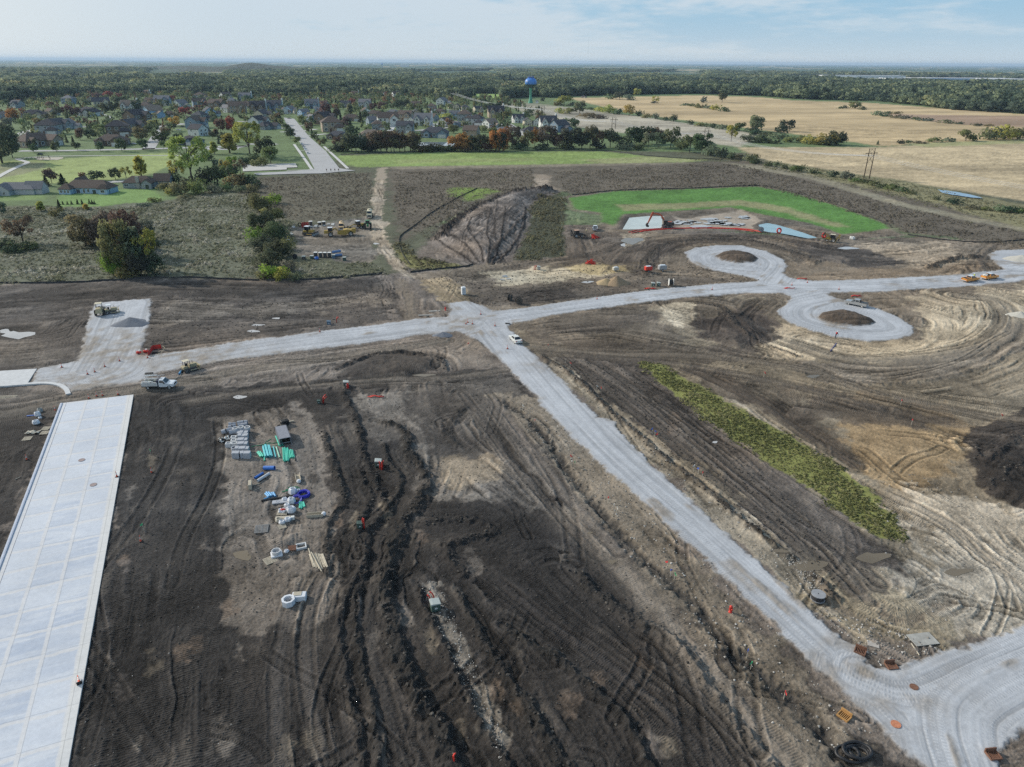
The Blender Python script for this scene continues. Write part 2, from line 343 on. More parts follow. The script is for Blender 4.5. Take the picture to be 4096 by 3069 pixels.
 region(PO([(1110,705),(1300,668),(1640,636),(1700,645),(1690,690),(2000,740),(2500,640),(2500,1300),(2000,1400),(1850,1390),(1300,900),(1130,745)]),(124,114,99),1.5,2,3)
 region(PO([(1960,640),(2211,615),(2500,620),(2500,700),(2200,700),(2150,760),(2080,790),(1700,770),(1600,750),(1690,700),(1980,735),(1985,690)]),(164,150,129),3,3,6,amt=.85)
 region(PO([(1480,650),(1690,640),(1680,690),(1600,740),(1500,720)]),(90,82,73),2,3,4,amt=.85)
 region(PO([(1425,655),(1500,655),(1500,690),(1465,708),(1440,690)]),(176,164,144),1.5,1.5,1.5,amt=.95)
 region(PO([(1500,690),(1620,660),(1680,700),(1640,760),(1540,760)]),(84,76,70),2,3,3,amt=.8)
 region(PO([(1120,720),(1400,670),(1420,690),(1480,730),(1330,760),(1160,760)]),(98,90,81),2,3,3,amt=.8)
 region(PO([(1700,785),(2000,770),(2160,740),(2190,700),(2211,700),(2205,760),(2080,815),(1900,830),(1750,815)]),(116,108,98),2,2,3,amt=.9)
 region(PO([(1160,770),(1400,780),(1760,1060),(1900,1160),(2000,1250),(1900,1290),(1700,1150),(1500,990),(1330,880),(1220,800)]),(90,83,77),2,2,3)
 region(PO([(1500,800),(1700,830),(1900,1000),(1850,1010),(1700,930),(1560,850)]),(92,84,74),2,2,3,amt=.9)
 region(PO([(1480,800),(1560,840),(1700,930),(1800,1010),(1960,1130),(2020,1210),(1990,1200),(1900,1110),(1760,1010),(1600,880)]),(158,148,133),1.5,1,1)
 region(PO([(1850,850),(2050,870),(2100,960),(2050,1050),(1900,1040),(1800,960),(1780,900)]),(142,121,92),4,4,6,amt=.75)
 region(PO([(1650,830),(2000,870),(2120,900),(2000,920),(1750,900)]),(104,94,82),4,4,6,amt=.7)
 region(PO([(1980,1080),(2080,1060),(2250,1130),(2400,1200),(2400,1330),(2080,1370),(1960,1320),(1900,1250),(2000,1180)]),(170,160,145),4,4,8,amt=.85)
 region(PO([(1730,1180),(1900,1230),(1960,1290),(1860,1330),(1780,1270)]),(142,130,113),2,2,3,amt=.8)
 region(PO([(2085,960),(2100,930),(2160,900),(2211,880),(2450,870),(2450,1130),(2211,1100),(2130,1075),(2090,1010)]),(60,55,51),1.2,1.5,1)
 region(PO([(1700,1300),(1900,1390),(2060,1400),(2000,1300),(1850,1240),(1740,1240)]),(136,125,106),2,3,4,amt=.8)
 region(PO([(1378,784),(1420,783),(1520,838),(1720,950),(1890,1070),(1962,1168),(1880,1150),(1760,1062),(1560,930),(1410,812)]),(122,124,74),1.2,1.5,soil=.2,veg=4)
 for pl,tn,am in(([(1108,706),(1250,672),(1400,658),(1430,690),(1300,722),(1150,722)],(84,77,70),.85),([(1150,724),(1300,732),(1500,748),(1640,768),(1500,788),(1250,772)],(80,73,66),.8),([(1500,700),(1560,672),(1640,680),(1690,730),(1640,752),(1540,740)],(64,58,54),.85),([(1170,778),(1300,790),(1420,860),(1600,1000),(1780,1140),(1900,1270),(1840,1280),(1600,1080),(1400,930),(1250,830)],(72,67,63),.8),([(1480,800),(1560,812),(1700,870),(1860,985),(1840,1008),(1700,925),(1560,850)],(78,70,62),.85),([(1650,880),(1760,860),(1900,880),(2050,905),(1960,925),(1800,915),(1700,930)],(84,76,68),.8)):region(PO(pl),tn,1,2,2.5,amt=am)
 region(PO([(1700,740),(1800,748),(1950,742),(2000,720),(1990,690),(2080,640),(2211,625),(2300,640),(2230,690),(2140,680),(2120,720),(2050,765),(1900,785),(1750,775)]),(172,158,136),1,2,3,amt=.8)
 region(PO([(300,845),(1090,790),(1160,860),(1500,1210),(1800,1490),(1980,1670),(1980,1900),(-100,1900),(160,1680),(285,870)]),(54,51,49),1.5,2,3)
 region(PO([(285,870),(460,880),(500,1100),(500,1250),(520,1400),(540,1660),(540,1900),(60,1900),(150,1660)]),(54,52,51),1,1.5,1)
 region(PO([(470,905),(560,895),(640,880),(690,960),(700,1120),(700,1200),(740,1230),(670,1360),(520,1370),(500,1290),(470,1180),(500,1080),(460,980)]),(112,105,98),2,2.5,2.5,amt=.9)
 region(PO([(600,760),(800,745),(1030,735),(1090,790),(950,800),(700,800),(450,830),(330,830)]),(112,104,96),1.5,3,4,amt=.8)
 region(PO([(700,790),(860,750),(960,770),(980,800),(860,830),(720,815)]),(62,58,55),1.5,2,2.5,amt=.9)
 region(PO([(740,900),(860,810),(1090,820),(1240,960),(1300,1050),(1200,1080),(900,1060),(860,960)]),(92,87,82),2,3,6,amt=.8)
 region(PO([(780,860),(900,850),(930,900),(960,980),(1080,1000),(1040,1080),(930,1060),(880,930)]),(126,119,111),2,3,5,amt=.7)
 region(PO([(900,850),(960,845),(1000,900),(1040,960),(960,990),(900,920)]),(72,68,65),2,2,3,amt=.8)
 region(PO([(960,990),(1060,985),(1080,1020),(1000,1045),(950,1030)]),(158,142,120),2,2,3,amt=.5)
 region(PO([(1079,857),(1158,860),(1290,960),(1500,1200),(1800,1490),(1900,1600),(1880,1660),(1720,1660),(1480,1360),(1340,1180),(1180,1000)]),(124,115,103),2,3,4,amt=.85)
 region(PO([(1180,770),(1225,790),(1400,950),(1620,1140),(1790,1290),(1790,1320),(1600,1180),(1330,930)]),(140,131,117),1,2,1.5,amt=.9)
 region(PO([(905,1259),(946,1256),(983,1329),(1022,1420),(1048,1511),(1087,1590),(1130,1680),(1095,1680),(1035,1563),(983,1446),(944,1342)]),(132,126,118),1,1.6,1.5,amt=.75)
 region(PO([(-250,890),(120,870),(140,876),(-40,1300),(-250,1700)]),(58,55,53),1.5,2,2)
 region(PO([(-250,850),(60,838),(140,850),(120,870),(-250,892)]),(84,79,74),1.5,2,2)
 for k in range(70):
  r_=random.Random(k);cx,cy=r_.uniform(180,1500),r_.uniform(900,1650);s_=r_.uniform(4,16)
  a_=r_.uniform(0,6.28)
  region(PO([(cx+s_*math.cos(a_+j*1.05)*r_.uniform(.4,1.2),cy+s_*2.0*math.sin(a_+j*1.05)*r_.uniform(.5,1.4))for j in range(6)]),r_.choice([(126,119,112),(112,98,86),(132,122,108),(104,98,94)]),.9,1.0,1,amt=r_.uniform(.25,.6))
GRAVEL=[(150,849),(135,832),(100,828),(66,832),(80,798),(100,793),(165,780),(178,745),(190,690),(205,655),(325,645),(322,700),(310,745),(300,770),(345,766),(420,755),(500,740),(600,728),(700,715),(800,703),(900,690),(968,683),(975,668),(962,657),(1005,650),(1035,657),(1065,672),(1150,663),(1250,648),(1350,633),(1450,622),(1560,612),(1640,607),(1625,600),(1560,588),(1510,577),(1485,560),(1480,545),(1500,535),(1550,530),(1600,530),(1650,542),(1690,560),(1700,575),(1690,590),(1705,600),(1740,606),(1800,606),(1900,602),(2000,598),(2100,590),(2170,582),(2150,570),(2133,550),(2150,541),(2230,538),(2400,540),(2400,600),(2211,607),(2100,618),(2000,624),(1900,630),(1800,632),(1788,636),(1800,641),(1840,654),(1880,661),(1940,685),(1972,708),(1972,720),(1940,734),(1880,738),(1800,728),(1720,705),(1690,688),(1680,673),(1698,655),(1708,643),(1690,633),(1600,634),(1500,642),(1400,652),(1300,665),(1200,680),(1108,699),(1095,705),(1107,718),(1130,745),(1180,790),(1240,850),(1288,893),(1290,902),(1325,908),(1340,935),(1400,1000),(1500,1090),(1600,1180),(1700,1270),(1780,1345),(1825,1385),(1850,1402),(1870,1437),(1905,1442),(1990,1430),(2060,1405),(2120,1385),(2211,1352),(2420,1280),(2420,1560),(2211,1575),(2170,1600),(2155,1640),(2180,1800),(2060,1800),(1985,1657),(1900,1570),(1850,1520),(1800,1480),(1700,1380),(1600,1280),(1500,1185),(1400,1095),(1300,1005),(1225,935),(1205,915),(1150,850),(1080,775),(1030,735),(1005,722),(985,717),(900,725),(800,740),(700,752),(600,765),(500,778),(400,795),(330,808),(300,828),(200,838)]
ISL1=[(1543,554),(1560,546),(1590,544),(1622,549),(1637,559),(1625,567),(1590,569),(1558,563)]
ISL2=[(1765,686),(1775,676),(1810,672),(1850,678),(1880,689),(1890,697),(1880,703),(1850,705),(1800,700),(1772,693)]
FL=[([(300,870),(240,1250),(170,1700)],0,0,None,0,.8),([(385,870),(350,1250),(300,1700)],0,0,None,0,.8),([(455,900),(440,1250),(420,1700)],0,0,None,0,.8),([(515,1180),(525,1450),(520,1700)],0,0,None,0,.8),([(-60,645),(150,632),(350,616),(600,620),(830,604)],0,0,None,0,0),([(-60,690),(180,672),(330,655),(480,660),(660,665),(850,640)],0,0,None,0,0),([(330,690),(500,690),(700,685),(860,665)],0,0,None,0,0),([(-60,735),(120,725),(180,690)],0,0,None,0,0),([(340,740),(600,712),(860,680)],0,0,None,0,0),([(160,855),(330,835),(500,803),(700,775),(860,752),(960,735)],2.4,0,(112,105,96),.5,1),([(-60,905),(100,878),(300,842),(450,825)],3.0,0,(108,102,94),.5,1),([(380,870),(560,845),(800,822),(950,815),(1090,800)],1.6,0,(112,105,97),.5,1),([(450,850),(620,850),(700,800)],0,0,None,0,0),([(720,800),(830,762),(940,772),(965,798)],.8,.5,(58,55,53),.5,0),([(626,862),(665,906),(686,956),(694,1018),(701,1083),(709,1117)],1.1,-.05,(122,115,108),.75,.3),([(740,838),(756,880),(772,919),(780,971),(795,1008),(813,1044),(829,1086),(839,1101),(800,1148),(787,1195),(779,1241)],.7,.45,(50,47,45),.7,0),([(813,909),(860,922),(876,950),(886,982),(910,1018),(923,1044),(912,1075),(886,1112),(863,1148),(847,1187),(842,1239)],1.0,.6,(52,49,46),.75,0),([(696,927),(717,992),(733,1044),(743,1083),(722,1109),(709,1135),(706,1187),(706,1239)],.6,.4,(52,50,48),.6,0),([(774,1005),(785,1039),(800,1081),(780,1117),(769,1143),(774,1180),(785,1200)],.6,.4,(52,49,47),.6,0),([(826,950),(839,997),(860,1026),(866,1044),(852,1075),(837,1099)],.5,.35,(54,51,48),.6,0),([(785,1215),(756,1272),(735,1329),(733,1381),(743,1446),(761,1525),(774,1590),(785,1700)],.45,.35,(50,48,47),.6,0),([(775,1250),(769,1311),(769,1371),(780,1433),(793,1498),(808,1577),(818,1700)],.5,.4,(50,48,46),.6,0),([(845,1225),(834,1303),(847,1368),(873,1446),(899,1506),(931,1553),(957,1590),(1000,1700)],1.0,.75,(52,50,48),.8,0),([(899,1256),(925,1329),(957,1394),(988,1472),(1027,1556),(1066,1610),(1130,1700)],.6,.5,(54,51,49),.7,0),([(985,1270),(1035,1371),(1074,1433),(1105,1485),(1165,1590),(1215,1690)],.6,.4,(54,51,48),.5,0),([(700,1240),(665,1330),(660,1420),(668,1500),(690,1600),(700,1700)],1.0,0,(86,81,77),.5,1),([(650,1250),(620,1340),(600,1440),(600,1560),(610,1700)],1.0,0,(80,76,73),.5,1),([(800,1260),(800,1400),(830,1500),(860,1620),(880,1700)],.9,0,(64,61,59),.4,1),([(1145,1246),(1236,1337),(1353,1420),(1470,1511),(1640,1690)],.9,0,None,0,1),([(1060,1240),(1180,1340),(1320,1440),(1470,1570),(1560,1690)],.9,0,(66,62,60),.4,1),([(1200,1230),(1330,1350),(1450,1450),(1600,1590)],.9,0,(62,59,57),.4,1),([(1079,1350),(1197,1420),(1301,1506),(1366,1590),(1430,1690)],.6,.45,(52,50,48),.6,0),([(1132,1485),(1165,1550),(1215,1642),(1240,1700)],.6,.4,(52,50,48),.6,0),([(1236,1225),(1340,1324),(1440,1372),(1496,1430),(1562,1532),(1660,1640),(1710,1700)],.8,.5,(52,50,48),.6,0),([(1200,1090),(1340,1225),(1418,1316),(1496,1407),(1575,1511),(1680,1640)],2.2,0,(128,119,109),.6,.6),([(1079,857),(1158,919),(1225,1013),(1278,1078),(1314,1122),(1379,1188),(1429,1241),(1560,1370),(1680,1490),(1800,1620),(1860,1700)],.9,-.45,(60,57,54),.7,0),([(1060,850),(1130,950),(1200,1040),(1262,1110),(1340,1190)],1.4,0,(118,110,103),.5,.6),([(1000,850),(1080,960),(1180,1080),(1280,1190)],1.0,0,(80,75,71),.4,1),([(940,830),(960,900),(1010,960),(1080,1010),(1160,1080)],0,0,None,0,1),([(870,830),(880,890),(930,940),(945,1010),(930,1060)],.9,0,(62,59,57),.5,.5),([(1010,870),(985,900),(960,930),(985,960)],.8,.2,(60,57,54),.5,.6),([(900,1130),(1000,1120),(1060,1150),(960,1180),(1000,1240)],.8,.35,(54,51,49),.6,0),([(1160,765),(1220,800),(1300,870),(1400,960),(1560,1090),(1700,1200),(1800,1290)],.7,.5,(74,68,62),.7,0),([(1200,770),(1320,850),(1500,1000),(1700,1160),(1850,1290)],1.1,0,(84,78,72),.5,1),([(1280,775),(1400,860),(1600,1020),(1800,1170),(1900,1260)],1.1,0,(92,86,80),.5,1),([(1240,772),(1360,850),(1550,1010),(1760,1180),(1880,1300)],1.0,0,(104,97,90),.5,1),([(1480,790),(1620,860),(1740,940),(1850,1005)],1.6,0,(82,74,66),.6,.6),([(1130,745),(1300,765),(1500,768),(1700,790),(1900,850),(2080,890),(2260,920)],2.2,0,(112,103,92),.5,1),([(1150,760),(1330,775),(1480,790),(1700,830),(1900,880)],2.0,0,(88,81,74),.5,1),([(1110,720),(1250,700),(1400,700),(1520,735),(1640,765)],0,0,None,0,.5),([(1120,740),(1280,725),(1420,745),(1600,775)],0,0,None,0,.7),([(1500,655),(1560,665),(1580,700),(1640,740),(1720,770)],.9,.35,(78,71,65),.6,0),([(1640,650),(1600,690),(1640,730)],0,0,None,0,0),([(1690,735),(1830,775),(1980,775),(2120,750),(2180,700),(2150,650),(2080,640)],3.6,0,(120,112,101),.5,.8),([(1700,800),(1900,830),(2100,800),(2200,750),(2320,690)],0,.25,(92,85,77),.4,0),([(1990,690),(1985,730),(1900,752),(1750,735)],0,0,None,0,0),([(1700,820),(1900,870),(2100,930),(2250,960)],0,0,None,0,.6),([(1700,900),(1900,930),(2100,1000)],0,0,None,0,0),([(1800,980),(1950,1010),(2080,1010)],0,0,None,0,0),([(1900,1060),(2030,1120),(2130,1200),(2260,1300)],1.2,0,(150,140,126),.5,1),([(2000,1190),(2080,1250),(2211,1330)],0,0,None,0,.5),([(1750,1240),(1830,1330),(1960,1400)],.9,-.1,(112,102,90),.5,1),([(1860,1290),(1960,1340),(2060,1300)],.8,-.15,(104,95,84),.6,1),([(2090,960),(2130,1000),(2180,960),(2260,930)],.9,.3,(60,55,52),.5,0),([(2120,1060),(2180,1010),(2230,1040)],.9,.3,(58,54,51),.5,0),([(1010,590),(1200,560),(1300,545),(1360,520),(1480,508),(1640,510),(1760,525)],1.4,.2,(82,75,68),.5,0),([(1390,600),(1400,560),(1420,535),(1480,520),(1600,518),(1700,540),(1760,570)],1.6,.35,(70,65,60),.6,0),([(1060,600),(1250,590),(1450,590),(1600,600)],0,0,None,0,.3),([(1080,640),(1250,625),(1450,610),(1600,605)],0,0,None,0,.5),([(1080,655),(1250,640),(1500,617)],0,0,None,0,.6),([(1720,590),(1850,585),(2000,575),(2140,565)],0,0,None,0,.3),([(1780,530),(1900,545),(2050,530),(2150,520),(2300,515)],0,0,None,0,.2),([(2000,580),(2060,560),(2110,555)],1.2,.9,(74,68,62),.6,0),([(2130,600),(2120,560),(2150,530),(2260,520)],1.2,.2,(96,88,80),.5,0),([(1250,510),(1270,560),(1330,575)],.7,.2,(78,71,64),.5,0),([(1400,500),(1350,545),(1300,590)],.9,.15,(92,84,76),.5,0),([(910,600),(960,630),(1000,660)],1.0,0,(128,115,98),.5,.4),([(870,600),(880,650),(888,690)],1.8,0,(118,108,96),.6,.3),([(830,600),(850,650),(870,690)],0,0,None,0,0),([(940,520),(1010,462),(1090,428),(1190,412)],2.2,1.7,(46,42,39),.9,0),([(960,540),(1030,480),(1100,440)],0,0,None,0,0),([(990,555),(1060,500),(1120,450)],.7,.2,(78,70,64),.4,0),([(1050,570),(1100,510),(1140,460)],0,.25,(76,68,62),.5,0),([(946,502),(941,518),(983,546),(1027,570)],.4,.15,(52,47,44),.9,0),([(983,489),(967,510),(1004,541),(1035,567)],.4,.15,(52,47,44),.9,0),([(1022,479),(1009,510),(1035,546),(1043,567)],.4,.15,(52,47,44),.9,0),([(1061,463),(1051,510),(1058,546),(1051,570)],.4,.15,(52,47,44),.9,0),([(1092,458),(1084,510),(1077,544),(1061,570)],.4,.15,(52,47,44),.9,0),([(1135,450),(1130,490),(1110,530),(1075,568)],.45,.2,(52,47,44),.9,0),([(1000,470),(985,500),(1020,540)],.3,.1,(60,54,50),.8,0),([(1075,440),(1068,490),(1068,530)],.3,.1,(60,54,50),.8,0),([(862,520),(872,500),(900,480),(960,440),(1020,415)],.8,0,(60,56,50),.7,0),([(800,480),(815,530),(850,580),(885,605)],0,0,None,0,0),([(640,530),(720,540),(820,545)],0,0,None,0,0),([(820,370),(816,420),(812,480)],0,0,None,0,0),]
def flow_ground():
 near=np.nonzero((GR<430)&(SOIL>.3))[0];X,Y=GX[near],GY[near]
 jx=X+J2[near]*3.0;jy=Y+J1[near]*.8
 best=np.full(len(near),1e9,np.float32);bv=np.zeros(len(near),np.float32);bu=np.zeros(len(near),np.float32);bt=np.zeros(len(near),np.float32);bi=np.zeros(len(near),np.int32)
 for k,(pts,hw,bh,tone,amt,tr)in enumerate(FL):
  p=smooth_line(PO(pts),3);m=np.nonzero((jx>p[:,0].min()-26)&(jx<p[:,0].max()+26)&(jy>p[:,1].min()-26)&(jy<p[:,1].max()+26))[0]
  v,u=pline(p,jx[m],jy[m]);d=np.abs(v);b=d<best[m];mm=m[b];best[mm]=d[b];bv[mm]=v[b];bu[mm]=u[b];bt[mm]=tr;bi[mm]=k
 S=SOIL[near]
 s1=fbm(bv/.55+bi*3.7,bu/14,3,31)-.5;s2=fbm(bv/1.7+bi*7.1,bu/30,3,37)-.5
 cl=fbm(X/.7,Y/.7,4,41,.62)-.5;lg=fbm(X/14,Y/14,5,43,.6)-.5;md=fbm(X/3.6,Y/3.6,4,47,.6)-.5
 known=best<25
 s1=np.where(known,s1,fbm(X/5,Y/.8,3,33)-.5);s2=np.where(known,s2,0)
 fn=fbm(X/.28,Y/.28,2,45,.7)-.5
 pm=(.3+1.0*sstep(.38,.62,fbm(X/8,Y/8,3,49)))*np.where(bi<4,.55,1);s1=s1*pm;s2=s2*pm;cl=cl*(.5+.5*pm)
 k=1+S*(s1*1.35+s2*1.15+cl*.7+fn*.6+lg*1.2+md*.9)
 col[near]*=np.clip(k,.3,2.4)[:,None]
 dry=sstep(.10,.34,md*.8+s2*.9+lg*.5)*S*.5
 col[near]+=dry[:,None]*(np.array(alb((132,122,110)))-col[near])*.38
 wet=sstep(.12,.30,fbm(X/6,Y/4,4,53)-.5+s1*.25)*S*.5
 col[near]*=(1-wet*.5)[:,None]
 warm=(fbm(X/22,Y/18,3,59)-.5);col[near]*=1+warm[:,None]*np.array([.16,.02,-.16])
 hz[near]+=S*(s1*.30+s2*.22+cl*.20+fn*.10+md*.20)
 band=np.abs(((bv/1.15)%1)-.5)<.3;patch=sstep(.46,.56,fbm(bv/2.5+bi,bu/22,3,61))
 field=sstep(.30,.42,vn(X/3,Y/9,63));TR[near]=np.where(known,np.where(bi<4,np.maximum(band,.7)*field*1.3,band*patch*bt),0)*S;TU[near]=bu
 print('flow',len(near))
def extra_tracks():
 r_=random.Random(11);out=[]
 for k in range(130):
  pts,hw,bh,tone,amt,tr=r_.choice(FL);p=smooth_line(pts,4);n=len(p);a=r_.randrange(max(1,n-3));b=min(n,a+r_.randrange(4,max(5,n)));p=p[a:b]
  if len(p)<3:continue
  w=PO(p);w=np.array(w);d=w[-1]-w[0];d=np.array([-d[1],d[0]])/(np.hypot(*d)+1e-6);o0,o1=r_.uniform(-9,9),r_.uniform(-9,9);t=np.linspace(0,1,len(w))[:,None];w=w+d*(o0*(1-t)+o1*t+1.5*np.sin(t*r_.uniform(2,6)))
  out.append((('W',w),r_.uniform(.7,1.25),0,None,0,1))
 return out
def lines_ground():
 for k_,(pts,hw,bh,tone,amt,tr)in enumerate(FL+extra_tracks()):
  if not hw and not bh:continue
  hw=hw or .7;p=smooth_line(pts[1]if isinstance(pts,tuple)else PO(pts),4);i=sel(p,hw*3+1)
  i=i[(RG[i]!=G_LAWN)&(SOIL[i]>.4)]
  if not len(i):continue
  v,u=pline(p,GX[i],GY[i]);L=u.max();wb=1.0 if not(tr>=.6 and not bh)else .12;v=v+(vn(u/5,u*0+hw,5)-.5)*hw*1.2*wb+wb*(fbm(GX[i]/.9,GY[i]/.9,3,77)-.5)*hw*2.2
  end=sstep(0,3,u)*sstep(0,3,L-u)
  if tr>=.6 and not bh:
   a=np.abs(v);r1=np.exp(-((a-hw*.75)/(hw*.24))**2)*end;e1=np.exp(-((a-hw*1.22)/(hw*.14))**2)*end;pt=.35+.8*vn(u/9,u*0+k_,15)
   col[i]*=np.clip(1-r1*.50*pt+e1*.42*pt,.35,1.7)[:,None];hz[i]+=(-.10*r1+.07*e1)*pt;TR[i]=np.maximum(TR[i],r1*pt*SOIL[i]);TU[i]=np.where(r1>.3,u,TU[i])
  w=np.exp(-(v/hw)**2*1.2)*end*(.35+1.2*fbm(u/2.6,v/1.0,3,9))
  if tone:
   a=np.clip(w*amt*1.45,0,1)[:,None];col[i]=col[i]*(1-a)+alb(tone)*(.8 if bh>.1 else 1)*a*(.7+.6*fbm(GX[i]/.5,GY[i]/.5,3,71))[:,None]
  if bh:hz[i]+=bh*w*(.6+.8*fbm(GX[i]/.8,GY[i]/.8,3,73))+(0 if bh<0 else 0)
  if bh>.15:
   w2=np.exp(-((v-hw*1.6)/(hw*.6))**2)*end;hz[i]-=bh*.22*w2
def mound(pts,h,pw=.6,sharp=3.0,rough=.25,seed=0):
 i=sel(pts,1);s=sdpoly(pts,GX[i],GY[i]);w=np.clip(s/sharp,0,1)**pw
 hz[i]+=h*w*(1-rough/2+rough*fbm(GX[i]/1.6,GY[i]/1.6,4,80+seed))
def gravel_ground():
 poly=PO(GRAVEL);i=sel(poly,2);s=sdpoly(poly,GX[i],GY[i])+J1[i]*1.5+(fbm(GX[i]/.6,GY[i]/.6,3,90)-.5)*.9
 for isl in(ISL1,ISL2):s=np.minimum(s,-(sdpoly(PO(isl),GX[i],GY[i])+J1[i]*.4))
 w=sstep(-.35,.35,s);x,y=GX[i],GY[i]
 g=alb((168,171,176))*(1+(fbm(x/5,y/5,5,91)-.5)[:,None]*.38+(fbm(x/.4,y/.4,3,93)-.5)[:,None]*.16)
 lines=[[(1060,690),(1180,830),(1300,960),(1500,1140),(1700,1320),(1860,1470),(2100,1700)],[(100,815),(330,788),(600,746),(800,722),(1000,695),(1200,670),(1400,643),(1640,620),(1900,616),(2211,596)],[(1800,640),(1720,660),(1720,690),(1800,715),(1890,722),(1945,712),(1900,680),(1830,662)],[(1660,610),(1690,570),(1640,545),(1560,540),(1510,552),(1530,575),(1620,585)],[(190,800),(230,730),(260,660)],[(200,820),(260,800),(290,745)],[(975,660),(1005,690),(960,705)],[(1860,1450),(1960,1480),(2100,1420),(2300,1340)],[(2300,1380),(2080,1480),(2040,1560),(2080,1700)]]
 best=np.full(len(i),1e9,np.float32);bv=np.zeros(len(i),np.float32);bu=np.zeros(len(i),np.float32)
 for k,l in enumerate(lines):
  p=smooth_line(PO(l),4);m=np.nonzero((x>p[:,0].min()-14)&(x<p[:,0].max()+14)&(y>p[:,1].min()-14)&(y<p[:,1].max()+14))[0]
  v,u=pline(p,x[m],y[m]);d=np.abs(v)+(0 if k<2 else-3);b=d<best[m];mm=m[b];best[mm]=d[b];bv[mm]=v[b]+k*31;bu[mm]=u[b]
 ln=fbm(bv/.35,bu/18,3,95)-.5;rut=sstep(.60,.72,vn(bv/.55,bu/40,97))*.5
 g*=(1+ln*.40-rut*.34)[:,None]
 mud=sstep(.14,.36,fbm(x/7,y/7,5,99)-.5+(fbm(bv/1.3,bu/22,3,101)-.5)*.6);mud*=.8
 for c,rr in(((230,770),13),((260,735),10),((190,830),14),((990,700),9),((1180,790),5),((430,775),14),((1890,1450),7)):
  cx,cy=P(c[0]*K,c[1]*K);mud=np.maximum(mud,np.exp(-((x-cx)**2+(y-cy)**2)/rr**2)*(.15+1.3*np.clip(fbm(x/2.2,y/2.2,4,103)-.38,0,1)*1.6))
 edge=np.exp(-np.clip(s,0,9)/.5)*.35
 q=np.clip(mud+edge,0,.85)[:,None];g=g*(1-q)+alb((133,124,113))*q
 col[i]=col[i]*(1-w[:,None])+g*w[:,None]
 ins=s>0;RG[i[ins]]=G_GRAVEL;SOIL[i]*=1-w;TR[i]*=1-w
 tp=sstep(.56,.66,fbm(bv/1.1,bu/40,2,107))*(np.abs((bv/.8)%1-.5)<.3);TR[i]=np.maximum(TR[i],tp*w*.5);TU[i]=np.where(w>.5,bu,TU[i])
 hz[i]=hz[i]*(1-w)+w*(.12+ln*.03-rut*.05+(fbm(x/1.2,y/1.2,3,105)-.5)*.03+sstep(.35,.6,fbm(x/1.5,y/1.5,4,109))*np.clip(mud,0,1)*.12)
PUD=[(970,2222,42,18,1),(75,1338,60,14,0),(20,1325,26,9,0),(960,1588,26,7,0),(1032,1300,24,4,0),(1105,1272,22,3,0),(1015,1325,22,5,0),(2350,1128,24,4,0),(2492,981,12,6,0),(2530,962,40,13,1),(3225,2262,95,20,1),(3120,2205,36,8,1),(3490,2228,66,20,1),(3830,2285,55,14,1),(1505,975,12,3,0),(3395,993,34,5,0),(1700,1500,40,5,1),(2860,1768,12,4,0),(2360,2130,10,5,1),(2450,2245,18,8,1),(3250,1505,30,6,1)]
def puddle_pts(cx,cy,rx,ry):
 r_=random.Random(cx);ph=r_.uniform(0,6);return[P(cx+rx*math.cos(t*.524)*(1+.28*math.sin(2*t*.524+ph)+r_.uniform(-.15,.15)),cy+ry*math.sin(t*.524)*(1+.28*math.sin(3*t*.524+ph)+r_.uniform(-.15,.15)))for t in range(12)]
PUDZ={}
def puddle_beds():
 for cx,cy,rx,ry,k in PUD:
  p=puddle_pts(cx,cy,rx,ry);i=sel(p,2);s=sdpoly(p,GX[i],GY[i])
  if not(s>0).any():PUDZ[(cx,cy)]=0;continue
  z=float(np.percentile(hz[i[s>-.3]],25));w=sstep(-1.0,.1,s);hz[i]=hz[i]*(1-w)+(z-.03-.05*np.clip(s,0,1))*w+0;PUDZ[(cx,cy)]=z;col[i]*=(1-.35*np.exp(-np.abs(s+.3)/.5))[:,None]
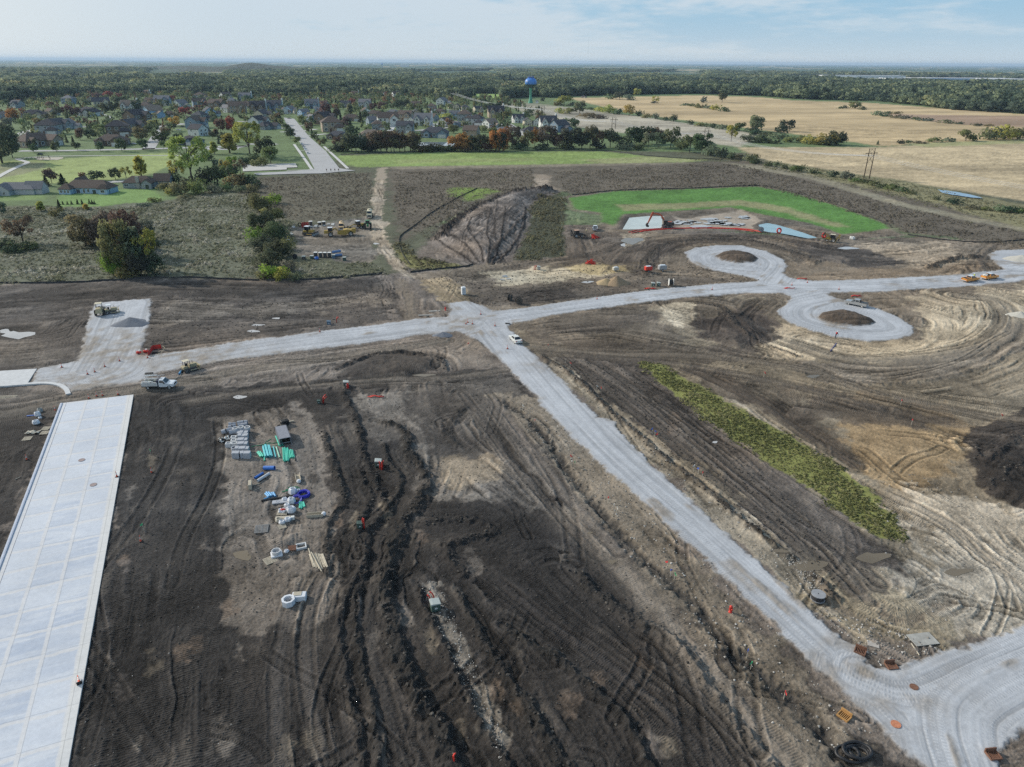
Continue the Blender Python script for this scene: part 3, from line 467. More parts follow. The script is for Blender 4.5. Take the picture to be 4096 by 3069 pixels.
def relief():
 mound(PO(ISL1),1.5,.6,3.5,.5);mound(PO(ISL2),1.5,.6,3.5,.5,1)
 for isl in(ISL1,ISL2):
  i,s,w=region(PO(isl),(84,74,65),.5,.4);y=GY[i];col[i]*=(1+(vn(GX[i]/5,y/.7,12)-.5)[:,None]*.9*w[:,None]);hz[i]+=(vn(GX[i]/5,y/.7,12)-.5)*.4*sstep(0,2,s)
 i=sel(PO([(925,525),(1215,408)]),40);pl=PO([(925,525),(1005,455),(1085,420),(1185,408),(1215,414),(1160,436),(1148,490),(1115,550),(1060,574),(985,560)])
 s=sdpoly(pl,GX[i],GY[i]);hz[i]+=3.0*sstep(0,12,s);lw=sstep(0,3,s);vv=(GX[i]*.82+GY[i]*.57);st=fbm(vv/1.1,(GY[i]*.82-GX[i]*.57)/16,3,83)-.5;col[i]*=(1+lw*st*1.5)[:,None];hz[i]+=lw*st*.5
 mound(PO([(2085,960),(2100,930),(2160,900),(2211,880),(2450,870),(2450,1130),(2211,1100),(2130,1075),(2090,1010)]),.9,.7,5,.5,2)
 mound(PO([(725,803),(820,765),(930,772),(960,790),(880,815),(760,818)]),.7,.7,3,.6,3)
 mound(PO([(1715,552),(1800,545),(1900,565),(1830,578),(1750,572)]),.9,.8,5,.6,4)
 mound(PO([(1520,690),(1600,670),(1660,720),(1600,755),(1540,740)]),.8,.8,4,.6,5)
 mound(PO([(560,1170),(640,1150),(655,1175),(620,1200),(575,1195)]),.8,.8,2.5,.5,6)
 mound(PO([(1000,735),(1030,730),(1050,748),(1010,745)]),.6,.7,2,.4,7)
 for pl,d in((PO([(1330,496),(1350,464),(1440,460),(1480,480),(1425,495)]),1.3),(PO([(1425,466),(1600,450),(1650,480),(1630,494),(1470,496),(1425,490)]),.6),(PO([(1625,482),(1655,476),(1700,484),(1785,513),(1740,516),(1640,498)]),1.2)):
  i=sel(pl,2);s=sdpoly(pl,GX[i],GY[i]);hz[i]=hz[i]*(1-sstep(0,2,s))-d*sstep(0,5,s)
 for k,(a,b,r_,d)in enumerate([((1275,905),(1300,912),2.2,.5),((1290,902),(1310,908),1.2,.4),((588,1418),(600,1440),.1,0)]):
  pass
 m=GR>150;hz[m]+=((fbm(GX[m]/60,GY[m]/60,3,111)-.5)*.9*(RG[m]!=G_GRAVEL)*(1-SOIL[m])*sstep(200,260,GR[m])).astype(np.float32)*(GR[m]<600)
paint_ground();flow_ground();lines_ground();relief();gravel_ground();puddle_beds()
hz[:]=np.where((GR>405)&(GY>395),np.minimum(hz,0)*0,hz)
m=GR>2600;x,y=GX[m],GY[m];p=fbm(x/420,y/900,4,121);q=fbm(x/90,y/260,3,123)-.5
col[m]=np.where((p>.66)[:,None],alb((150,140,112)),alb((70,88,66)))*(1+q*.9)[:,None]
vg=SOIL<.5;mm=np.nonzero(vg&(GR<900)&(RG!=G_GRAVEL))[0]
col[mm]*=(1+(fbm(GX[mm]/1.6,GY[mm]/1.6,4,131,.65)-.5)*(.5+.35*(VEG[mm]>0))+(fbm(GX[mm]/11,GY[mm]/11,4,133)-.5)*.6)[:,None]
def HZ(x,y):
 dyh=y;t_row=np.interp(dyh,_ROWY,np.arange(NR));r_=int(round(float(t_row)))
 r_=min(max(r_,0),NR-1);xn0=GX[r_*NC];step=GX[r_*NC+1]-xn0;c_=int(round((x-xn0)/step));c_=min(max(c_,0),NC-1)
 return float(hz[r_*NC+c_])
_ROWY=GY.reshape(NR,NC)[:,0].copy()
def ground_mat(name,fine=.5,bump=.5,rough=.93,soilgrain=1.0,spec=.15,cleat=21.0):
 m=bpy.data.materials.new(name);nt,b=nodes_of(m);L=nt.links
 geo=nt.nodes.new('ShaderNodeNewGeometry');pos=geo.outputs['Position']
 at=nt.nodes.new('ShaderNodeAttribute');at.attribute_name='tone'
 tr=nt.nodes.new('ShaderNodeAttribute');tr.attribute_name='tread'
 tu=nt.nodes.new('ShaderNodeAttribute');tu.attribute_name='run'
 n1=noise(nt,3.2,6,.72,pos);n2=noise(nt,.8,4,.65,pos)
 f=mth(nt,'ADD',mrange(nt,n1,.25,.75,1-fine,1+fine),mrange(nt,n2,.3,.7,-fine*.35,fine*.35))
 n3=noise(nt,7.5,3,.6,pos);f=mth(nt,'MULTIPLY_ADD',mrange(nt,n3,.62,.72,0,1),fine*1.6,f);f=mth(nt,'MULTIPLY',f,mrange(nt,n3,.28,.42,1-fine*.9,1))
 wob=mth(nt,'MULTIPLY_ADD',n2,2.4,mth(nt,'MULTIPLY',tu.outputs['Fac'],cleat))
 wv=mth(nt,'SINE',wob);wv=mth(nt,'MULTIPLY',wv,tr.outputs['Fac'])
 f=mth(nt,'MULTIPLY_ADD',wv,.16,f)
 cmb=nt.nodes.new('ShaderNodeCombineXYZ')
 for i in range(3):L.new(f,cmb.inputs[i])
 L.new(mixc(nt,1.0,at.outputs['Color'],cmb.outputs[0],'MULTIPLY'),b.inputs['Base Color'])
 hgt=mth(nt,'MULTIPLY_ADD',wv,.06,mth(nt,'MULTIPLY_ADD',n1,.16*soilgrain,mth(nt,'MULTIPLY',n2,.22*soilgrain)))
 bp=nt.nodes.new('ShaderNodeBump');bp.inputs['Strength'].default_value=bump;bp.inputs['Distance'].default_value=1.0
 L.new(hgt,bp.inputs['Height']);L.new(bp.outputs[0],b.inputs['Normal'])
 b.inputs['Roughness'].default_value=rough;b.inputs['Specular IOR Level'].default_value=spec
 return m
def build_ground():
 ids=np.arange(NV).reshape(NR,NC);q=np.stack([ids[:-1,:-1],ids[:-1,1:],ids[1:,1:],ids[1:,:-1]],-1).reshape(-1,4)
 rg=RG[q[:,0]];np.clip(col,.008,.8,out=col)
 for rid,name,m in((0,'ground',ground_mat('soil',.32,.42)),(G_GRAVEL,'gravel_road',ground_mat('crushed_limestone',.13,.3,.9,.35,.2,16.0)),(G_LAWN,'lawn',ground_mat('mown_grass',.42,.5,.95,1.0)),(G_FIELD,'harvested_field',ground_mat('stubble',.18,.3,.95))):
  f=q[rg==rid];u,inv=np.unique(f,return_inverse=True);inv=inv.reshape(-1,4)
  me=bpy.data.meshes.new(name);me.vertices.add(len(u));me.loops.add(inv.size);me.polygons.add(len(inv))
  me.vertices.foreach_set('co',np.stack([GX[u],GY[u],hz[u]],-1).astype(np.float32).ravel())
  me.loops.foreach_set('vertex_index',inv.astype(np.int32).ravel());me.polygons.foreach_set('loop_start',(np.arange(len(inv))*4).astype(np.int32))
  a=me.attributes.new('tone','FLOAT_COLOR','POINT');a.data.foreach_set('color',np.c_[col[u],np.ones(len(u))].astype(np.float32).ravel())
  a=me.attributes.new('tread','FLOAT','POINT');a.data.foreach_set('value',TR[u].astype(np.float32))
  a=me.attributes.new('run','FLOAT','POINT');a.data.foreach_set('value',TU[u].astype(np.float32))
  me.update();me.validate();me.shade_smooth();me.materials.append(m)
  o=bpy.data.objects.new(name,me);C.objects.link(o);o['kind']='structure'
build_ground()
def sheet(name,pts,z,m,uv=None,thick=0.0):
 mb=MB();n=len(pts)
 if thick:mb.add([(x,y,z)for x,y in pts]+[(x,y,z-thick)for x,y in pts],[tuple(range(n))]+[(i,n+i,n+(i+1)%n,(i+1)%n)for i in range(n)])
 else:mb.add([(x,y,z)for x,y in pts],[tuple(range(n))])
 me=mb.mesh(name,m);bm=bmesh.new();bm.from_mesh(me);bmesh.ops.triangulate(bm,faces=[f for f in bm.faces if len(f.verts)>4]);bm.to_mesh(me);bm.free()
 o=bpy.data.objects.new(name,me);C.objects.link(o);o['kind']='structure';return o
def ribbon_mb(pts,w,z,h=0.0,k=4):
 p=smooth_line(pts,k)if len(pts)>2 else np.array(pts);mb=MB();L=[];R=[]
 for i in range(len(p)):
  d=p[min(i+1,len(p)-1)]-p[max(i-1,0)];d=d/(np.hypot(*d)+1e-9);nrm=np.array([-d[1],d[0]])*w/2
  L.append(p[i]+nrm);R.append(p[i]-nrm)
 n=len(p);vs=[(*a,z)for a in L]+[(*a,z)for a in R];fs=[(i,i+1,n+i+1,n+i)for i in range(n-1)]
 if h:
  vs+=[(*a,z-h)for a in L]+[(*a,z-h)for a in R]
  fs+=[(i,2*n+i,2*n+i+1,i+1)for i in range(n-1)]+[(n+i,n+i+1,3*n+i+1,3*n+i)for i in range(n-1)]+[(0,n,3*n,2*n),(n-1,3*n-1,4*n-1,2*n-1)]
 return mb.add(vs,fs)
def ribbon(name,pts,w,z,m,h=0.0):
 o=ribbon_mb(pts,w,z,h).build(name,m);o['kind']='structure';return o
def concrete_mat():
 m=bpy.data.materials.new('new_concrete');nt,b=nodes_of(m);L=nt.links
 tc=nt.nodes.new('ShaderNodeTexCoord');sp=nt.nodes.new('ShaderNodeSeparateXYZ');L.new(tc.outputs['Object'],sp.inputs[0]);u,v=sp.outputs[0],sp.outputs[1]
 wob=noise(nt,.35,3,.6,tc.outputs['Object'])
 vv=mth(nt,'MULTIPLY_ADD',wob,.9,v);uu=mth(nt,'MULTIPLY_ADD',wob,.5,mth(nt,'SUBTRACT',u,1.05))
 pu=mth(nt,'DIVIDE',uu,3.75);pv=mth(nt,'DIVIDE',vv,4.6)
 def near(x,w):
  f=mth(nt,'FRACT',x);d=mth(nt,'ABSOLUTE',mth(nt,'SUBTRACT',mth(nt,'FRACT',mth(nt,'ADD',f,.5)),.5));return mrange(nt,d,w*.5,w,1,0)
 band=mth(nt,'MAXIMUM',near(pu,.075),near(pv,.07),clamp=True)
 cell=nt.nodes.new('ShaderNodeCombineXYZ');L.new(mth(nt,'FLOOR',pu),cell.inputs[0]);L.new(mth(nt,'FLOOR',pv),cell.inputs[1])
 wn=nt.nodes.new('ShaderNodeTexWhiteNoise');L.new(cell.outputs[0],wn.inputs[0])
 mp=nt.nodes.new('ShaderNodeMapping');L.new(tc.outputs['Object'],mp.inputs[0]);mp.inputs['Scale'].default_value=(.25,1.2,1)
 n1=noise(nt,.55,6,.62,mp.outputs[0],.8);n2=noise(nt,2.5,5,.6,tc.outputs['Object']);n3=noise(nt,.09,3,.5,tc.outputs['Object'])
 damp=mth(nt,'MULTIPLY',mrange(nt,n1,.34,.60,0,1),mrange(nt,wn.outputs[0],0,1,.2,1.0),clamp=True)
 damp=mth(nt,'MULTIPLY',damp,mrange(nt,v,-105,-20,1.0,.35))
 c=mixc(nt,damp,(.57,.60,.65),(.33,.395,.51));c=mixc(nt,mth(nt,'MULTIPLY',band,.9),c,(.60,.60,.61))
 c=mixc(nt,mrange(nt,u,11.9,12.1,0,.85),c,(.62,.615,.60))
 fine=mrange(nt,n2,.3,.7,.92,1.06);fine=mth(nt,'MULTIPLY',fine,mrange(nt,n3,.3,.7,.94,1.05))
 joint=mth(nt,'MAXIMUM',near(mth(nt,'DIVIDE',mth(nt,'SUBTRACT',u,1.05),3.75),.012),near(mth(nt,'DIVIDE',v,4.6),.010));fine=mth(nt,'MULTIPLY',fine,mrange(nt,joint,0,1,1,.72))
 cmb=nt.nodes.new('ShaderNodeCombineXYZ');[L.new(fine,cmb.inputs[i])for i in range(3)]
 L.new(mixc(nt,1,c,cmb.outputs[0],'MULTIPLY'),b.inputs['Base Color']);b.inputs['Roughness'].default_value=.8;b.inputs['Specular IOR Level'].default_value=.3
 return m
CONC=concrete_mat();CONC2=mat('pale_concrete',(.56,.57,.58),.85,dirt=.15,scale=1.2);CURB=mat('curb_concrete',(.50,.55,.64),.8,dirt=.15,scale=2)
a0=Vector((*P(243,1617),0));b0=Vector((*P(535,1582),0));c0=Vector((*P(275,3069),0))
along=(c0-b0).normalized();ang=math.atan2(-along.y,-along.x)-math.pi/2
across=Vector((math.cos(ang),math.sin(ang),0));W_=(b0-a0).dot(across);skew=(b0-a0).dot(-along)
rd=MB().add([(0,0,.2),(W_,skew,.2),(W_,-120,.2),(0,-120,.2),(0,0,-.3),(W_,skew,-.3),(W_,-120,-.3),(0,-120,-.3)],[(0,1,2,3),(0,4,5,1),(1,5,6,2),(2,6,7,3),(3,7,4,0)]).build('concrete_road',CONC)
rd.location=a0;rd.rotation_euler=(0,0,ang);rd['kind']='structure'
MB().box((.2,-60.2,.27),(.4,120,.14),ch=.03).build('curb',CURB,rd)
MB().box((1.05,-60.2,.2025),(.05,120,.006)).build('joint',mat('joint_seam',(.10,.11,.15),.9),rd)  # thin dark strip draws the seam line beside the curb
MB().box((.28,-60.2,.345),(.03,120,.012)).build('form_edge',mat('form_edge',(.22,.25,.40),.7),rd)
def slab_pt(u,v):return a0+across*u-along*v
sheet('concrete_slab',PO([(-70,807),(80,798),(58,832),(-70,841)]),.2,CONC2,thick=.4)
ribbon('curb',PO([(-70,838),(0,835),(58,831),(100,829),(128,833),(143,842),(148,853)]),.9,.30,CONC2,.5)
ASPH=mat('street_concrete',(.40,.40,.405),.9,dirt=.12,scale=.08);WALK=mat('sidewalk_concrete',(.55,.545,.53),.9,dirt=.1,scale=.3)
def c1(p):return[(a*.463,150+b*.463)for a,b in p]
def c2(p):return[(1000+a*.4738,150+b*.4738)for a,b in p]
def c3(p):return[(2000+a*.4738,150+b*.4738)for a,b in p]
def c4(p):return[(3000+a*.4955,150+b*.4955)for a,b in p]
sheet('street',PF(c2([(285,678),(375,690),(500,840),(640,962),(755,1108),(890,1128),(600,1152),(380,1156),(60,1166),(30,1150),(380,1132),(545,1114),(430,900),(320,770)])),.30,ASPH)
sheet('parking_court',PF(c2([(-60,1078),(385,1066),(402,1100),(310,1104),(312,1119),(-60,1135)])),.32,mat('court_concrete',(.50,.49,.47),.9,dirt=.12,scale=.1))
for p,w in(([(372,905),(430,985),(525,1122)],2.0),([(625,925),(720,1012),(826,1112)],2.0),([(425,962),(460,962)],1.6),([(632,962),(660,960)],1.6),([(310,1128),(530,1122)],1.8)):
 ribbon('sidewalk',PF(c2(p)),w,.36,WALK)
for p,w in(([(165,982),(600,978),(1100,968),(1500,958),(1760,948),(2150,938)],8.5),([(1280,968),(1340,880),(1390,800),(1400,745)],9),([(1750,955),(1900,965),(2060,960)],12),([(350,1292),(550,1280),(930,1252),(1060,1244),(1420,1222)],7),([(110,855),(330,790),(560,778),(900,768)],8),([(700,770),(1000,765)],7),([(1380,750),(1500,755),(1600,745)],14),([(2050,728),(2180,726)],8),([(1950,965),(2100,935)],12)):
 ribbon('street',PF(c1(p)),w,.10,ASPH)
for p,w in(([(-60,1232),(60,1165),(170,1112),(235,1085),(215,1072),(150,1054)],3.2),([(130,1052),(300,1036),(500,1027),(900,1023),(1500,1022),(1780,1030)],2.4),([(850,655),(940,680),(955,690),(925,712)],3.0)):
 ribbon('path',PF(c1(p)),w,.16,WALK)
sheet('playground_sand',PF(c1([(300,1040),(540,1036),(552,1044),(500,1060),(330,1062)])),.12,mat('play_sand',(.46,.42,.35),.95,dirt=.2,scale=.2))
for p,w in(([(880,700),(1400,720),(1700,745)],8),([(1060,640),(1300,620),(1700,610)],8),([(1380,790),(1700,760),(2000,745),(2180,730)],8),([(2170,730),(2260,790),(2330,830)],10),([(-20,900),(140,905),(230,900)],7)):
 ribbon('street',PF(c2(p)),w,.10,ASPH)
for i,(a,b)in enumerate([((420,745),(500,738)),((450,790),(560,775)),((495,830),(640,815)),((240,740),(270,735)),((250,770),(300,765)),((255,800),(330,796)),((1180,790),(1210,750)),((1500,720),(1560,760)),((1900,690),(1960,740))]):
 ribbon('driveway',PF(c2([a,b])),5.5,.13,WALK)
def water_mat(name,c,rough=.04,spec=.6):
 m=bpy.data.materials.new(name);nt,b=nodes_of(m);tc=nt.nodes.new('ShaderNodeNewGeometry')
 n=noise(nt,.15,4,.6,tc.outputs['Position']);nt.links.new(mixc(nt,mrange(nt,n,.3,.7,0,1),tuple(x*.85 for x in c),tuple(x*1.1 for x in c)),b.inputs['Base Color'])
 b.inputs['Roughness'].default_value=rough;b.inputs['Specular IOR Level'].default_value=spec
 n2=noise(nt,2.2,3,.5,tc.outputs['Position']);bp=nt.nodes.new('ShaderNodeBump');bp.inputs['Strength'].default_value=.03;bp.inputs['Distance'].default_value=.2;nt.links.new(n2,bp.inputs['Height']);nt.links.new(bp.outputs[0],b.inputs['Normal'])
 return m
POND=water_mat('pond_water',(.50,.55,.53),.3,.3);BLUE=water_mat('blue_pond_water',(.30,.44,.48),.2,.4);MUDW=water_mat('muddy_water',(.17,.135,.09),.16,.45);SHINE=water_mat('puddle_water',(.46,.45,.44),.25,.5);LAKE=water_mat('lake_water',(.20,.24,.26),.03,1.0)
def blob(pts,z,name,m,jit=.25,n=5):
 p=smooth_line(list(pts)+[pts[0]],n)[:-1];r_=random.Random(len(pts)*7+int(abs(p[0][0])*10))
 return sheet(name,[(x+r_.uniform(-jit,jit),y+r_.uniform(-jit,jit))for x,y in p],z,m)
sheet('pond_water',PO([(1340,494),(1355,468),(1400,464),(1432,464),(1472,481),(1440,489),(1412,492)]),-.55,POND)
blob(PO([(1632,488),(1640,481),(1662,480),(1700,489),(1740,502),(1772,513),(1745,512),(1690,502),(1645,497)]),-.5,'pond_water',BLUE)
for i in range(26):
 r_=random.Random(i*3);cx,cy=r_.uniform(1455,1625),r_.uniform(466,488)
 if cy<470+(1600-cx)*.06-4:cy+=8
 s=r_.uniform(5,22);blob(PO([(cx+s*math.cos(t*1.05)*r_.uniform(.5,1.3),cy+s*.16*math.sin(t*1.05)*r_.uniform(.5,1.3))for t in range(6)]),-.26,'puddle',SHINE,.5)
for cx,cy,rx,ry,k in PUD:sheet('puddle',puddle_pts(cx,cy,rx,ry),PUDZ[(cx,cy)]+.0,MUDW if k else SHINE)
blob(PF(c4([(1510,1235),(1600,1245),(1720,1265),(1870,1300),(1820,1302),(1690,1285),(1560,1262)])),.45,'puddle',water_mat('ditch_water',(.30,.36,.44)),.4)
blob(PF(c2([(1420,900),(1480,890),(1700,892),(1960,900),(1950,915),(1760,922),(1700,930),(1600,918),(1560,940),(1500,962),(1440,958),(1415,930)])),.6,'lake',LAKE,.5)
def leaf_mat(name,base=None,var=.35,objcol=True):
 m=bpy.data.materials.new(name);nt,b=nodes_of(m);L=nt.links;oi=nt.nodes.new('ShaderNodeObjectInfo');tc=nt.nodes.new('ShaderNodeTexCoord')
 at=nt.nodes.new('ShaderNodeAttribute');at.attribute_name='leaf'
 base=oi.outputs['Color']if objcol else base(nt,oi)
 f=mrange(nt,at.outputs['Fac'],0,1,1-var,1+var)
 cmb=nt.nodes.new('ShaderNodeCombineXYZ');[L.new(f,cmb.inputs[i])for i in range(3)]
 c=mixc(nt,1,base,cmb.outputs[0],'MULTIPLY');c=mixc(nt,mrange(nt,at.outputs['Fac'],.78,1,0,.35),c,(.24,.22,.06))
 L.new(c,b.inputs['Base Color']);b.inputs['Roughness'].default_value=.8;b.inputs['Specular IOR Level'].default_value=.15
 tl=nt.nodes.new('ShaderNodeBsdfTranslucent');L.new(c,tl.inputs[0]);ms=nt.nodes.new('ShaderNodeMixShader');ms.inputs[0].default_value=.42
 o=[n for n in nt.nodes if n.type=='OUTPUT_MATERIAL'][0];L.new(b.outputs[0],ms.inputs[1]);L.new(tl.outputs[0],ms.inputs[2]);L.new(ms.outputs[0],o.inputs[0]);return m
LEAF=leaf_mat('leaves');BARK=mat('bark',(.085,.07,.06),.95,dirt=.4,scale=2)
def leaves(name,pts,size,centre,rng,m,flat=.0,nrm_up=.35):
 """leaf clumps: one bent quad at each point, its normals turned outward from the crown's middle"""
 n=len(pts);pts=np.array(pts);V=np.zeros((n,4,3));N=np.zeros((n,4,3));T=np.zeros((n,4))
 for i in range(n):
  q=Euler((rng.uniform(0,6.28),rng.uniform(0,6.28),rng.uniform(0,6.28))).to_matrix();s=(size[i]if hasattr(size,'__len__')else size)*rng.uniform(.6,1.3)
  for j,(a,b)in enumerate(((-1,-.6),(.8,-1),(1,.7),(-.6,1))):
   v=q@Vector((a*s*rng.uniform(.7,1.1),b*s*rng.uniform(.6,1.1),rng.uniform(-.25,.25)*s));V[i,j]=pts[i]+np.array(v)
  o=pts[i]-np.array(centre);o=o/(np.linalg.norm(o)+1e-6);o2=o+np.array([0,0,nrm_up]);g_=np.cross(V[i,1]-V[i,0],V[i,2]-V[i,0])
  if g_@o2<0:V[i]=V[i,::-1].copy()
  gz=np.array(q@Vector((0,0,1)));gz=gz if gz@o2>0 else-gz
  nn=o*.8+gz*.45+np.array([0,0,nrm_up]);N[i,:]=nn/np.linalg.norm(nn);T[i,:]=rng.random()
 me=bpy.data.meshes.new(name);me.from_pydata(V.reshape(-1,3).tolist(),[],np.arange(n*4).reshape(n,4).tolist())
 a=me.attributes.new('leaf','FLOAT','POINT');a.data.foreach_set('value',T.ravel().astype(np.float32));me.shade_smooth()
 me.normals_split_custom_set_from_vertices(N.reshape(-1,3).tolist());me.materials.append(m);return me
def crown_pts(kind,n,rng,big=False):
 P_=[];
 if kind=='conifer':
  for i in range(n):
   t=rng.random()**1.4;z=.06+.94*t;r_=(1-t)*.30*(.75+.25*math.sin(z*40))*math.sqrt(rng.uniform(.3,1));a=rng.uniform(0,6.28);P_.append((r_*math.cos(a),r_*math.sin(a),z))
  return P_,(0,0,.35)
 lobes={'round':12,'tall':9,'shrub':11,'sparse':13,'hedge':10}[kind];lobes=lobes*2 if big else lobes;q_=.72 if big else 1;L_=[]
 for k in range(lobes):
  a=k*2.4+rng.uniform(-.4,.4)
  if kind=='round':z=rng.uniform(.22,.82);w=.30*math.sqrt(max(.05,1-((z-.52)/.46)**2));L_.append((w*math.cos(a),w*math.sin(a),z,rng.uniform(.16,.25)))
  elif kind=='tall':z=.25+.65*k/lobes;w=.10*(1.2-z);L_.append((w*math.cos(a),w*math.sin(a),z,rng.uniform(.12,.18)*(1.25-.5*z)))
  elif kind=='sparse':z=rng.uniform(.40,.92);w=.36*math.sqrt(max(.08,1-((z-.6)/.42)**2));L_.append((w*math.cos(a),w*math.sin(a),z,rng.uniform(.10,.17)))
  elif kind=='shrub':z=rng.uniform(.22,.7);w=rng.uniform(.15,.46);L_.append((w*math.cos(a),w*math.sin(a),z*(1.1-w),rng.uniform(.2,.32)))
  else:z=rng.uniform(.2,.75);L_.append((rng.uniform(-.5,.5),rng.uniform(-.22,.22),z,rng.uniform(.18,.28)))
 for i in range(n):
  lx,ly,lz,lr=L_[rng.randrange(lobes)];d=Vector((rng.gauss(0,1),rng.gauss(0,1),rng.gauss(0,1))).normalized()*lr*q_*rng.random()**.3
  z=lz+d.z*.85
  if z>.03:P_.append((lx+d.x,ly+d.y,z))
 return P_,(0,0,.5 if kind!='shrub' else .3)
def trunk_mb(kind,rng):
 mb=MB();th={'round':.5,'tall':.8,'conifer':.9,'shrub':.3,'sparse':.55,'hedge':.3}[kind]
 if kind in('shrub','hedge'):
  for k in range(5):a=k*1.26;mb.tube([(0,0,-.02),(.12*math.cos(a),.12*math.sin(a),.2),(.3*math.cos(a),.3*math.sin(a),.5)],[.022,.014,.005],5)
  return mb
 mb.tube([(0,0,-.03),(.005,.004,th*.4),(-.008,.01,th),(0,0,min(.97,th+.32))],[.024,.018,.012,.003],7)
 for k in range(0 if kind=='conifer' else 11 if kind=='sparse' else 6):
  a=k*2.4;z=.22+.045*k*(.6 if kind=='sparse' else 1);l=rng.uniform(.2,.34)
  e=Vector((l*math.cos(a),l*math.sin(a),z+rng.uniform(.2,.42)));mb.tube([(0,0,z),Vector((e.x*.45,e.y*.45,z+(e.z-z)*.6)),e],[.011,.007,.002],5)
  if kind=='sparse':
   for j in(1,-1):mb.tube([Vector((e.x*.45,e.y*.45,z+(e.z-z)*.6)),e*1.0+Vector((.1*j,-.08*j,.05))],[.005,.0015],4)
 return mb
PROTO={}
def proto(kind,v,lod):
 k=(kind,v,lod)
 if k not in PROTO:
  rng=random.Random(hash((len(kind),v,lod))&0xffff);n={2:2600,1:620,0:190}[lod]
  if kind in('sparse',):n=int(n*.85)
  if kind in('shrub','hedge'):n=int(n*.8)
  pts,c=crown_pts(kind,n,rng,lod==2);s={2:.024,1:.045,0:.075}[lod]*(.8 if kind=='conifer' else 0.8 if kind=='sparse' else 1)
  PROTO[k]=(leaves('crown',pts,s,c,rng,LEAF),trunk_mb(kind,rng).mesh('trunk',BARK))
 return PROTO[k]
GREEN={'dark green':(.080,.108,.060),'green':(.125,.158,.072),'olive green':(.165,.172,.080),'grey green':(.150,.178,.118),'yellow green':(.30,.30,.085),'yellow':(.42,.36,.08),'reddish brown':(.125,.090,.070),'red':(.23,.085,.07),'orange brown':(.30,.155,.06),'blackish green':(.055,.076,.050),'bright green':(.18,.26,.055),'brown':(.145,.120,.078),'maroon':(.13,.082,.072),'pale green':(.21,.235,.125)}
def mpp(x,y):
 return F/(y*math.cos(PITCH)+CAMH*math.sin(PITCH))
TREE_N=[0]
def tree(px,py,hp,wp,kind,colour,label,group=None,name=None,cat=None,z=None):
 x,y=P(px,py);s=mpp(x,y);h=hp/s*(1.15 if kind in('shrub','sparse')else 1.05);w=wp/s
 if z is None:z=HZ(x,y)if y<900 else 0
 TREE_N[0]+=1;rng=random.Random(TREE_N[0]*13);v=rng.randrange(3)
 lod=2 if hp>85 else 1 if hp>30 else 0
 cm,tm=proto(kind,v,lod);nat={'round':.80,'tall':.40,'conifer':.54,'shrub':.98,'sparse':.80,'hedge':1.2}[kind]
 c=GREEN[colour];c=tuple(max(.01,q*1.25*rng.uniform(.85,1.15))for q in c)
 sc_=(w/nat,w/nat,h);nm=name or{'conifer':'conifer','shrub':'shrub','hedge':'shrub'}.get(kind,'tree');ct=cat or{'conifer':'tree','shrub':'shrub','hedge':'shrub'}.get(kind,'tree')
 if hp>26:
  t=thing(nm,label,ct,(x,y,z-.1),rng.uniform(0,6.28),group);t.scale=sc_
  o=bpy.data.objects.new('crown',cm);C.objects.link(o);o.parent=t;o.color=(*c,1)
  o=bpy.data.objects.new('trunk',tm);C.objects.link(o);o.parent=t
 else:
  o=bpy.data.objects.new(nm,cm);C.objects.link(o);o.location=(x,y,z-.1-.1*h);o.rotation_euler=(0,0,rng.uniform(0,6.28));o.scale=(sc_[0],sc_[1],h*1.1);o.color=(*c,1);tag(o,label,ct,group);t=o
 return t
def scatter(name,xyz,size,meshes,label=None,rng=None,align=False):
 n=len(xyz);rng=np.random.default_rng(len(xyz))
 me=bpy.data.meshes.new(name);me.vertices.add(n);me.vertices.foreach_set('co',np.asarray(xyz,np.float32).ravel())
 a=me.attributes.new('size','FLOAT_VECTOR','POINT');a.data.foreach_set('vector',np.asarray(size,np.float32).ravel())
 rot=np.zeros((n,3),np.float32);rot[:,2]=rng.uniform(0,6.28,n)
 a=me.attributes.new('turn','FLOAT_VECTOR','POINT');a.data.foreach_set('vector',rot.ravel())
 a=me.attributes.new('pick','INT','POINT');a.data.foreach_set('value',rng.integers(0,len(meshes),n).astype(np.int32))
 o=bpy.data.objects.new(name,me);C.objects.link(o);o['kind']='stuff'
 col_=bpy.data.collections.new(name+'_kinds')
 for i,m in enumerate(meshes):
  s=bpy.data.objects.new(f'{name}_kind_{i}',m);col_.objects.link(s)
 g=bpy.data.node_groups.new(name,'GeometryNodeTree');g.interface.new_socket('Geometry',in_out='INPUT',socket_type='NodeSocketGeometry');g.interface.new_socket('Geometry',in_out='OUTPUT',socket_type='NodeSocketGeometry')
 N=g.nodes;L=g.links;gi=N.new('NodeGroupInput');go=N.new('NodeGroupOutput');ip=N.new('GeometryNodeInstanceOnPoints');ci=N.new('GeometryNodeCollectionInfo')
 ci.inputs['Collection'].default_value=col_;ci.inputs['Separate Children'].default_value=True;ci.inputs['Reset Children'].default_value=True
 mp_=N.new('GeometryNodeMeshToPoints');L.new(gi.outputs[0],mp_.inputs[0]);L.new(mp_.outputs[0],ip.inputs['Points']);L.new(ci.outputs[0],ip.inputs['Instance']);ip.inputs['Pick Instance'].default_value=True
 for nm,ty,sk in(('size','FLOAT_VECTOR','Scale'),('turn','FLOAT_VECTOR','Rotation'),('pick','INT','Instance Index')):
  na=N.new('GeometryNodeInputNamedAttribute');na.data_type=ty;na.inputs[0].default_value=nm
  if sk=='Rotation':
   er=N.new('FunctionNodeEulerToRotation');L.new(na.outputs[0],er.inputs[0]);L.new(er.outputs[0],ip.inputs[sk])
  else:L.new(na.outputs[0],ip.inputs[sk])
 L.new(ip.outputs[0],go.inputs[0]);md=o.modifiers.new('scatter','NODES');md.node_group=g;return o
